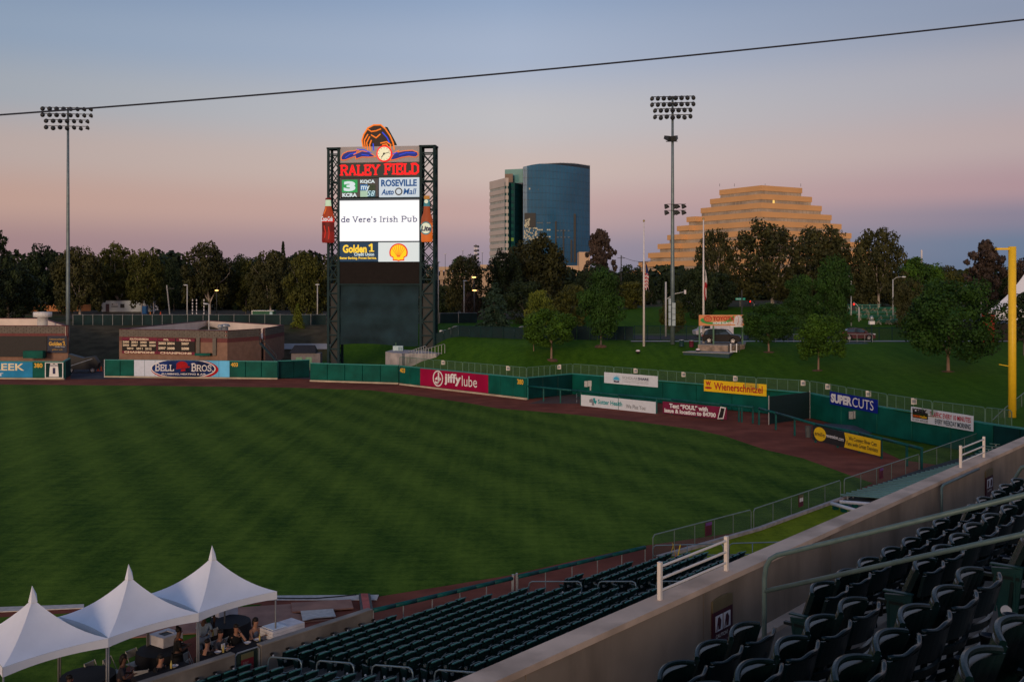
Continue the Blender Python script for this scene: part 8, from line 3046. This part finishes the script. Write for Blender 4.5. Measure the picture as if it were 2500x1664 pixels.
def crown_mesh(name, kind, nleaf, seed, mats, leaf=0.03):
    """unit crown: x,y in +-0.5, z 0..1"""
    rg = np.random.default_rng(seed)
    lobes = []
    if kind == 'round':
        k = 52
        for i in range(k):
            a, c = rg.uniform(0, 2 * np.pi), rg.uniform(-1, 1)
            rr = 0.37 * rg.uniform(0.78, 1.08)
            z = 0.5 + 0.38 * c
            q = np.sqrt(max(0, 1 - c * c))
            lobes.append((rr * q * np.cos(a), rr * q * np.sin(a), z, rg.uniform(0.07, 0.15)))
        lobes.append((0, 0, 0.5, 0.36))
    elif kind == 'wide':
        for i in range(58):
            a = i * 2.399 + rg.uniform(-0.3, 0.3)
            h = ((i + 0.5) / 58) ** 0.9
            rr = 0.43 * (1 - abs(h * 1.12 - 0.5) ** 2.6 * 2.6 if h > .45 else 0.86 + h * .3) * rg.uniform(0.72, 1.02)
            rr = max(rr, 0.03)
            lobes.append((rr * np.cos(a), rr * np.sin(a), 0.07 + 0.83 * h + rg.uniform(-.03, .03), rg.uniform(0.06, 0.12)))
        for i in range(12):
            a = rg.uniform(0, 2 * np.pi)
            lobes.append((0.2 * np.cos(a), 0.2 * np.sin(a), rg.uniform(0.12, 0.75), 0.19))
    elif kind == 'tall':
        k = 34
        for i in range(k):
            h = rg.uniform(0, 1)
            a = rg.uniform(0, 2 * np.pi)
            w = 0.42 * np.sin(np.pi * (0.12 + 0.80 * h)) ** 0.6 * rg.uniform(0.45, 1.0)
            lobes.append((w * np.cos(a), w * np.sin(a), 0.05 + 0.88 * h, rg.uniform(0.07, 0.12)))
        for i in range(8):
            lobes.append((0, 0, 0.12 + 0.1 * i, 0.24))
    elif kind == 'sparse':
        for i in range(64):
            a = i * 2.399 + rg.uniform(-0.5, 0.5)
            h = ((i + 0.5) / 64) ** 0.8
            rr = 0.42 * (1 - (h - 0.35) ** 2 * 2.2) * rg.uniform(0.3, 1.05)
            lobes.append((rr * np.cos(a), rr * np.sin(a), h * 0.95, rg.uniform(0.045, 0.085)))
        for i in range(10):
            lobes.append((rg.uniform(-.1, .1), rg.uniform(-.1, .1), 0.07 + 0.075 * i, 0.13))
    L_ = np.array(lobes)
    wts = L_[:, 3] ** 1.6
    if kind == 'conifer':
        pass
    idx = rg.choice(len(L_), nleaf, p=wts / wts.sum())
    d = rg.normal(size=(nleaf, 3))
    d /= np.linalg.norm(d, axis=1)[:, None]
    rad = L_[idx, 3] * (rg.uniform(0.35, 1.0, nleaf) ** 0.45) * rg.uniform(0.85, 1.18, nleaf)
    c = L_[idx, :3] + d * rad[:, None] * np.array([1, 1, 0.85])
    tone = np.clip(0.5 + 0.35 * d[:, 2] * 0 + rg.normal(0, 0.09, nleaf) + (rg.uniform(-0.38, 0.38, len(L_)))[idx] + 0.16 * d[:, 2], 0, 1)  # clump tops toned lighter, light from above put into the leaf colour
    lo = np.percentile(c, 1.2, axis=0)
    hi = np.percentile(c, 98.8, axis=0)
    c = (c - lo) / (hi - lo)
    c[:, :2] -= 0.5
    return leaves_to_mesh(name, c, d, tone, leaf, mats, rg)


def leaves_to_mesh(name, c, d, tone, leaf, mats, rg, flat=1.1):
    n = len(c)
    nrm = d * flat + rg.normal(size=(n, 3)) * 0.55
    nrm /= np.linalg.norm(nrm, axis=1)[:, None]
    t = np.cross(nrm, rg.normal(size=(n, 3)))
    t /= np.linalg.norm(t, axis=1)[:, None]
    b = np.cross(nrm, t)
    s = leaf * rg.uniform(0.6, 1.35, n)[:, None]
    v = np.stack([c - t * s - b * s * 0.35, c + t * s * 0.15 - b * s * 0.8, c + t * s + b * s * 0.3, c - t * s * 0.1 + b * s * 0.85], 1).reshape(-1, 3)
    me = bpy.data.meshes.new(name)
    me.vertices.add(4 * n)
    me.vertices.foreach_set('co', v.astype(np.float32).ravel())
    me.loops.add(4 * n)
    me.loops.foreach_set('vertex_index', np.arange(4 * n, dtype=np.int32))
    me.polygons.add(n)
    me.polygons.foreach_set('loop_start', np.arange(0, 4 * n, 4, dtype=np.int32))
    me.polygons.foreach_set('loop_total', np.full(n, 4, dtype=np.int32))
    at = me.attributes.new('tone', 'FLOAT', 'FACE')
    at.data.foreach_set('value', tone.astype(np.float32))
    me.materials.append(mats)
    me.update(calc_edges=True)
    return me


def conifer_mesh(name, nleaf, seed, m, leaf=0.03, droop=0.25):
    rg = np.random.default_rng(seed)
    C, D_ = [], []
    tiers = 17
    for t in range(tiers):
        h = 0.06 + 0.92 * t / tiers
        R_ = 0.48 * (1 - h) ** 0.85 + 0.015
        nb = 9 if h < 0.7 else 6
        for b_ in range(nb):
            a = rg.uniform(0, 2 * np.pi)
            R2 = R_ * rg.uniform(0.7, 1.12)
            k = max(6, int(nleaf / tiers / nb * (1.5 - h)))
            u = rg.uniform(0.12, 1, k)
            w = rg.normal(0, 0.045 * (1 - h) + 0.012, k) * (1.1 - 0.6 * u)
            x = R2 * u * np.cos(a) - w * np.sin(a)
            y = R2 * u * np.sin(a) + w * np.cos(a)
            z = h - droop * R2 * u * u + rg.normal(0, 0.008, k) + 0.02
            C.append(np.stack([x, y, z], 1))
            dd = np.stack([np.full(k, np.cos(a)) * 0.3, np.full(k, np.sin(a)) * 0.3, np.ones(k)], 1)
            D_.append(dd)
    c, d = np.concatenate(C), np.concatenate(D_)
    tone = np.clip(rg.normal(0.45, 0.25, len(c)), 0, 1)
    return leaves_to_mesh(name, c, d, tone, leaf, m, rg, 0.8)


def trunk_mesh(name, seed, m, forks=4, r=0.02, top=0.75, spread=0.3, base=0.0, low=0.28):
    """unit tree skeleton: height 1 overall"""
    rnd = random.Random(seed)
    mb = MB()

    def limb(p, d, ln, r0, depth):
        pts, rs = [Vector(p)], [r0]
        q = Vector(p)
        dd = Vector(d)
        for i in range(4):
            dd = (dd + Vector((rnd.uniform(-.22, .22), rnd.uniform(-.22, .22), rnd.uniform(-.02, .16)))).normalized()
            q = q + dd * ln / 4
            pts.append(q.copy())
            rs.append(r0 * (1 - 0.17 * (i + 1)))
        mb.tube(pts, rs, 6 if depth < 2 else 4)
        if depth < 3:
            for k in range(2 if depth else forks):
                a = rnd.uniform(0, 2 * math.pi)
                nd = (dd + Vector((math.cos(a), math.sin(a), rnd.uniform(-.1, .5))) * rnd.uniform(.5, .95)).normalized()
                limb(pts[-1 - (k % 2)], nd, ln * rnd.uniform(.55, .8), rs[-1] * .8, depth + 1)
    mb.tube([(0, 0, -0.03), (0, 0, 0.0), (rnd.uniform(-.01, .01), 0, low * .5), (rnd.uniform(-.02, .02), 0, low)], [r * 1.5, r * 1.2, r, r * .9], 9)
    for k in range(forks):
        a = 2 * math.pi * k / forks + rnd.uniform(-.4, .4)
        limb((0, 0, low - 0.01), Vector((math.cos(a) * spread * 2, math.sin(a) * spread * 2, 1)).normalized(), (top - low) * .55, r * .62, 1)
    tmp = mb.build(name, m)
    me = tmp.data
    bpy.data.objects.remove(tmp)
    return me


CM = {}


def crown(kind, m, v, nleaf=5200, leaf=0.021):
    key = (kind, m.name, v)
    if key not in CM:
        if kind == 'conifer':
            CM[key] = conifer_mesh('crown', nleaf, 40 + v, m, leaf)
        else:
            CM[key] = crown_mesh('crown', kind, nleaf, 10 + v * 7, m, leaf)
    return CM[key]


TM = {}


def trunk(m, v, **k):
    key = (m.name, v, tuple(sorted(k.items())))
    if key not in TM:
        TM[key] = trunk_mesh('trunk', 3 + v, m, **k)
    return TM[key]


def tree(name, label, x0, x1, yt, ycb, base, kind, lm, v=0, bark=None, group=None, nleaf=5200, leaf=0.021, depth=None, tr=None, rot=None):
    """crown spans picture columns x0..x1, rows yt..ycb; base = Vector on the ground; kept as a tree of that real size at its place"""
    D = base.y
    w = (x1 - x0) / F * D
    zt, zb = H + (HY - yt) / F * D, H + (HY - ycb) / F * D
    zb = max(zb, base.z + 0.1)
    cx = ((x0 + x1) / 2 - 1250) / F * D
    root = thing(name, label, 'tree', base, 0, group)
    hgt = zt - base.z
    rr = random.Random(int(x0 * 7 + yt))
    tw_ = min(w, hgt) if kind != 'tall' else w
    inst('trunk', trunk(bark or m_bark, v % 4, **(tr or {})), root, (0, 0, 0), rr.uniform(0, 6.28), (w * .9, w * .9, hgt * .92))
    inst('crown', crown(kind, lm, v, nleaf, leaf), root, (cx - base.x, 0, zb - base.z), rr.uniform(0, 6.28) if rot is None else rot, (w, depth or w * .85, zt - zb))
    return root


# round park trees on the berm
tree('small_tree', 'small two stemmed round green tree nearest the crimson advert, on the grass berm', 1284, 1402, 759, 842, on_ground(1346, 880), 'round', L_green, 0, m_barkt, 'young trees planted on the grass berm', 9000, 0.022, tr=dict(forks=4, r=0.022, low=0.38))
o_ = tree('small_tree', 'thin stemmed young tree just left of the small round tree by the conifer', 1278, 1318, 772, 835, on_ground(1303, 855), 'round', L_green, 1, m_barkt, 'young trees planted on the grass berm', 5000, 0.03)
tree('park_tree', 'big dark upright oval tree on the berm left of the striped flag', 1417, 1527, 664, 812, on_ground(1467, 845), 'tall', L_deep, 0, m_bark, None, 12000, 0.02, tr=dict(low=0.2, r=0.02))
tree('small_tree', 'round dark green tree directly right of the orange billboard', 1821, 1934, 744, 832, on_ground(1877, 860), 'round', L_deep, 1, m_barkt, 'young trees planted on the grass berm', 10000, 0.022, tr=dict(low=0.3))
tree('small_tree', 'lone light green tree with a slim pale trunk on the open berm', 1948, 2061, 772, 869, on_ground(1998, 904), 'wide', L_green, 2, m_barkt, 'young trees planted on the grass berm', 9000, 0.022, tr=dict(low=0.4))
tree('park_tree', 'largest round green tree on the berm, left of the yellow foul pole', 2218, 2422, 690, 866, on_ground(2315, 907), 'round', L_deep, 2, m_barkt, None, 16000, 0.0165, tr=dict(low=0.2))
tree('park_tree', 'leafy branch of a tree behind the foul pole at the right edge', 2440, 2560, 718, 830, tb(2500, 112), 'sparse', L_dark, 0, m_bark, None, 3500, 0.024)
m_mulch = mat('mulch', (0.10, 0.055, 0.035), 0.95, var=0.3, scale=4)
for px, py in ((1346, 880), (1877, 860), (1998, 904), (2315, 907), (1467, 845)):
    q = on_ground(px, py)
    tag(MB().lathe([(0.85, -0.25), (0.6, 0.03), (0, 0.09)], 14, q).build('mulch_ring', m_mulch, None, True), kind='structure')
# trees behind the berm
T_ = [
    ('park_tree', 'tall mid green tree behind the round tree by the billboard', 1918, 2000, 680, 812, 1958, 158, 'tall', L_deep, 0, 7000),
    ('park_tree', 'taller bright green tree in front of the pyramid, right of its twin', 1990, 2082, 636, 812, 2030, 162, 'tall', L_deep, 1, 9000),
    ('sycamore_tree', 'brown leaved sycamore covering the left of the pyramid base', 1695, 1800, 568, 730, 1752, 205, 'wide', L_brown, 0, 6500),
    ('sycamore_tree', 'large sycamore with forked white trunk in front of the pyramid', 1780, 1962, 550, 722, 1885, 208, 'wide', L_brown, 1, 7000),
    ('sycamore_tree', 'broad brown sycamore at the right end of the pyramid', 1920, 2082, 562, 735, 2000, 222, 'wide', L_brown, 2, 8500),
    ('sycamore_tree', 'ragged brown green tree right of the pyramid with one lone top sprig', 2082, 2200, 566, 748, 2145, 205, 'wide', L_brown, 3, 7500),
    ('park_tree', 'dark green tree under the sycamores beside the white pole', 1655, 1752, 655, 770, 1708, 178, 'round', L_dark, 0, 5000),
    ('park_tree', 'grey green bushy tree behind the second flagpole', 1715, 1800, 668, 756, 1762, 195, 'round', L_dark, 1, 4500),
    ('park_tree', 'dark rounded trees mass right of the ragged tree, near one', 2190, 2300, 634, 742, 2245, 260, 'round', L_green, 0, 5500),
    ('park_tree', 'small reddish brown tree between the green crown and the bare tree', 2285, 2340, 652, 735, 2310, 280, 'wide', L_brown, 0, 3500),
    ('park_tree', 'low olive tree left of the bare topped tree', 2318, 2400, 658, 752, 2360, 230, 'round', L_olive, 0, 4500),
    ('park_tree', 'tall thin leaved dark tree left of the foul pole top', 2356, 2464, 592, 720, 2410, 170, 'sparse', L_pink, 0, 4500),
    ('park_tree', 'dark dense lower tree in front of the white tent edge', 2360, 2500, 655, 790, 2430, 180, 'wide', L_dark, 1, 6500),
    ('park_tree', 'dark tree at the right edge above the white tent', 2462, 2580, 628, 760, 2520, 175, 'wide', L_pink, 1, 5500),
    ('park_tree', 'shaggy brown tree between the stacked tables and the big round tree', 2190, 2262, 690, 800, 2235, 150, 'wide', L_brown, 1, 5500),
    ('park_tree', 'dark tree behind the picnic tables', 2070, 2205, 650, 775, 2140, 215, 'wide', L_dark, 2, 6500),
    ('conifer', 'narrow dark conifer left of the light pole', 1568, 1612, 674, 752, 1590, 230, 'conifer', L_dark, 0, 3500),
    ('conifer', 'slim dark conifer just left of the tall light pole boxes', 1607, 1638, 668, 745, 1623, 235, 'conifer', L_dark, 1, 2800),
    ('conifer', 'thin conifer right of the tall light pole in front of the pyramid steps', 1645, 1662, 665, 735, 1653, 240, 'conifer', L_dark, 2, 2500),
    ('park_tree', 'grey olive tree left of the striped flag', 1505, 1585, 690, 772, 1548, 205, 'round', L_olive, 1, 4500),
    ('park_tree', 'olive bush tree hiding the low part of the pole boxes', 1610, 1672, 735, 800, 1640, 150, 'round', L_olive, 2, 4000),
    ('park_tree', 'far rounded tree left of the pyramid beside the utility pole', 1512, 1575, 650, 720, 1545, 300, 'round', L_dark, 2, 3500),
    ('park_tree', 'sparse dusky pink tree right of the glass tower', 1424, 1512, 565, 692, 1470, 210, 'sparse', L_pink, 1, 4500),
    ('park_tree', 'dark tree under the dusky tree right of the glass tower', 1400, 1500, 650, 770, 1450, 200, 'wide', L_dark, 3, 6000),
    ('sycamore_tree', 'broad brown tree in front of the glass tower base', 1225, 1392, 585, 750, 1310, 215, 'wide', L_brown, 4, 9500),
    ('park_tree', 'dark green tree left of the brown tree at the glass tower', 1182, 1282, 618, 745, 1232, 205, 'wide', L_dark, 4, 6500),
    ('conifer', 'wide blue green cedar right of the scoreboard', 1150, 1268, 686, 806, 1212, 158, 'conifer', L_blue, 3, 8000),
    ('park_tree', 'very dark tree behind the cedar', 1222, 1345, 690, 792, 1282, 185, 'round', L_dark, 3, 6000),
    ('park_tree', 'lime green tree behind the small two stemmed tree', 1282, 1360, 712, 800, 1322, 152, 'round', L_lime, 0, 6000),
    ('park_tree', 'olive tree filling between lime tree and the dark oval tree', 1350, 1440, 700, 800, 1392, 170, 'wide', L_olive, 3, 6500),
    ('park_tree', 'brown green tree above the left orange lamp, right of the scoreboard', 1082, 1185, 630, 752, 1135, 222, 'wide', L_brown, 5, 7000),
    ('park_tree', 'bushy dark tree close right of the scoreboard tower', 1050, 1125, 700, 768, 1085, 235, 'wide', L_dark, 5, 5000),
    ('park_tree', 'red tinged shrub tree beside the white lamp post right of the scoreboard', 1128, 1172, 715, 775, 1150, 210, 'round', L_pink, 2, 3500),
    ('park_tree', 'small far tree left of the striped antenna', 1100, 1162, 628, 668, 1130, 330, 'round', L_deep, 3, 3000),
    # left background
    ('park_tree', 'tall dark tree cut by the left edge of the photo', -90, 42, 545, 740, -20, 200, 'sparse', L_dark, 3, 7500),
    ('park_tree', 'dark heavy tree at the far left under the tall one', -60, 95, 640, 772, 20, 215, 'wide', L_dark, 6, 7500),
    ('park_tree', 'dark green tree left of the left light pole', 40, 165, 604, 760, 100, 268, 'wide', L_dark, 7, 8000),
    ('sycamore_tree', 'brown olive tree directly behind the left light pole', 135, 246, 604, 752, 195, 258, 'wide', L_brown, 6, 8500),
    ('sycamore_tree', 'yellowish olive sycamore with a pale trunk beside the site trailer', 228, 345, 600, 738, 290, 274, 'wide', L_olive, 7, 9000),
    ('sycamore_tree', 'yellow green tree right of the trailer with forked bare limbs', 315, 400, 612, 745, 347, 262, 'wide', L_olive, 8, 8000),
    ('park_tree', 'dark green tree behind the leaning utility pole', 395, 455, 632, 745, 425, 285, 'round', L_dark, 4, 6000),
    ('sycamore_tree', 'tall brown tree with a pale trunk above the banded marker poles', 440, 568, 596, 735, 512, 252, 'wide', L_brown, 7, 9500),
    ('park_tree', 'olive tree between the brown tree and the pointed conifer', 560, 642, 632, 752, 600, 262, 'wide', L_olive, 9, 8000),
    ('sycamore_tree', 'brown tree with a curved trunk above the green container', 610, 712, 616, 748, 660, 250, 'wide', L_brown, 8, 8500),
    ('sycamore_tree', 'large brown olive tree left against the scoreboard tower', 690, 800, 616, 765, 748, 235, 'wide', L_olive, 10, 9500),
    ('conifer', 'pointed dark conifer rising above the trees left of the scoreboard', 672, 710, 580, 700, 690, 300, 'conifer', L_dark, 4, 4000),
    ('conifer', 'smaller far conifer tip above the left tree line', 382, 412, 604, 690, 397, 320, 'conifer', L_dark, 5, 3000),
    ('park_tree', 'dark tree behind the tree line left of the small conifer', 360, 470, 630, 750, 415, 330, 'wide', L_dark, 8, 6500),
    ('park_tree', 'dark background tree between the two brown sycamores at left', 540, 650, 625, 755, 595, 330, 'wide', L_dark, 9, 6500),
    ('park_tree', 'dark background tree behind the trailer', 200, 330, 630, 765, 265, 320, 'wide', L_dark, 10, 6500),
    ('park_tree', 'background tree directly behind the scoreboard tarp, seen through its truss', 770, 900, 625, 770, 835, 290, 'wide', L_brown, 9, 7000),
    ('park_tree', 'dark background tree seen through the right scoreboard truss', 980, 1075, 645, 775, 1028, 260, 'wide', L_dark, 11, 6500),
    ('conifer', 'small yellow green conifer on the embankment left of the scoreboard', 703, 750, 733, 800, 725, 184, 'conifer', L_lime, 6, 5000),
]
for (nm, lab, x0, x1, yt, yb, xb, D, kind, lm, v, nl) in T_:
    b = tb(xb, D)
    if xb < 800:
        yt += 6
    white = nm == 'sycamore_tree'
    tree(nm, lab, x0, x1, yt, yb + (4 if kind != 'conifer' else 0), b, kind, lm, v, m_barkw if white else m_bark, None, int(nl * 1.15), 0.0215 if nl > 5000 else 0.03,
         tr=dict(forks=5, r=0.026, top=1.02, spread=0.42, low=0.2) if white else None)
# pale bare limbs of the big sycamore, lower part showing under the crown
# ground-hugging dark shrubs along the far side of the lots: one mass nobody could count
sh_c, sh_d = [], []
rg = np.random.default_rng(77)
cs_ = []
for _ in range(2200):
    px = rg.uniform(-60, 2560)
    D = rg.uniform(300, 335)
    x, y = (px - 1250) / F * D, D
    hh_ = (14.5 if px < 990 else (3 if px < 1200 else 10)) + 1.5 * math.sin(px * .02) + 1.2 * math.sin(px * .051)
    cs_.append((x, y, 5 + rg.uniform(0, 1) ** 0.8 * hh_, rg.uniform(1.2, 2.6)))
cs_ = np.array(cs_)
n = 60000
idx = rg.integers(0, len(cs_), n)
d = rg.normal(size=(n, 3))
d /= np.linalg.norm(d, axis=1)[:, None]
c = cs_[idx, :3] + d * cs_[idx, 3:4]
me = leaves_to_mesh('far_wood', c, d, np.clip(rg.normal(.4, .25, n), 0, 1), 0.8, L_dark, rg)
o = bpy.data.objects.new('far_wood', me)
COL.objects.link(o)
tag(o, 'dark far off wood along the horizon behind the parkland trees', 'woodland', kind='stuff')
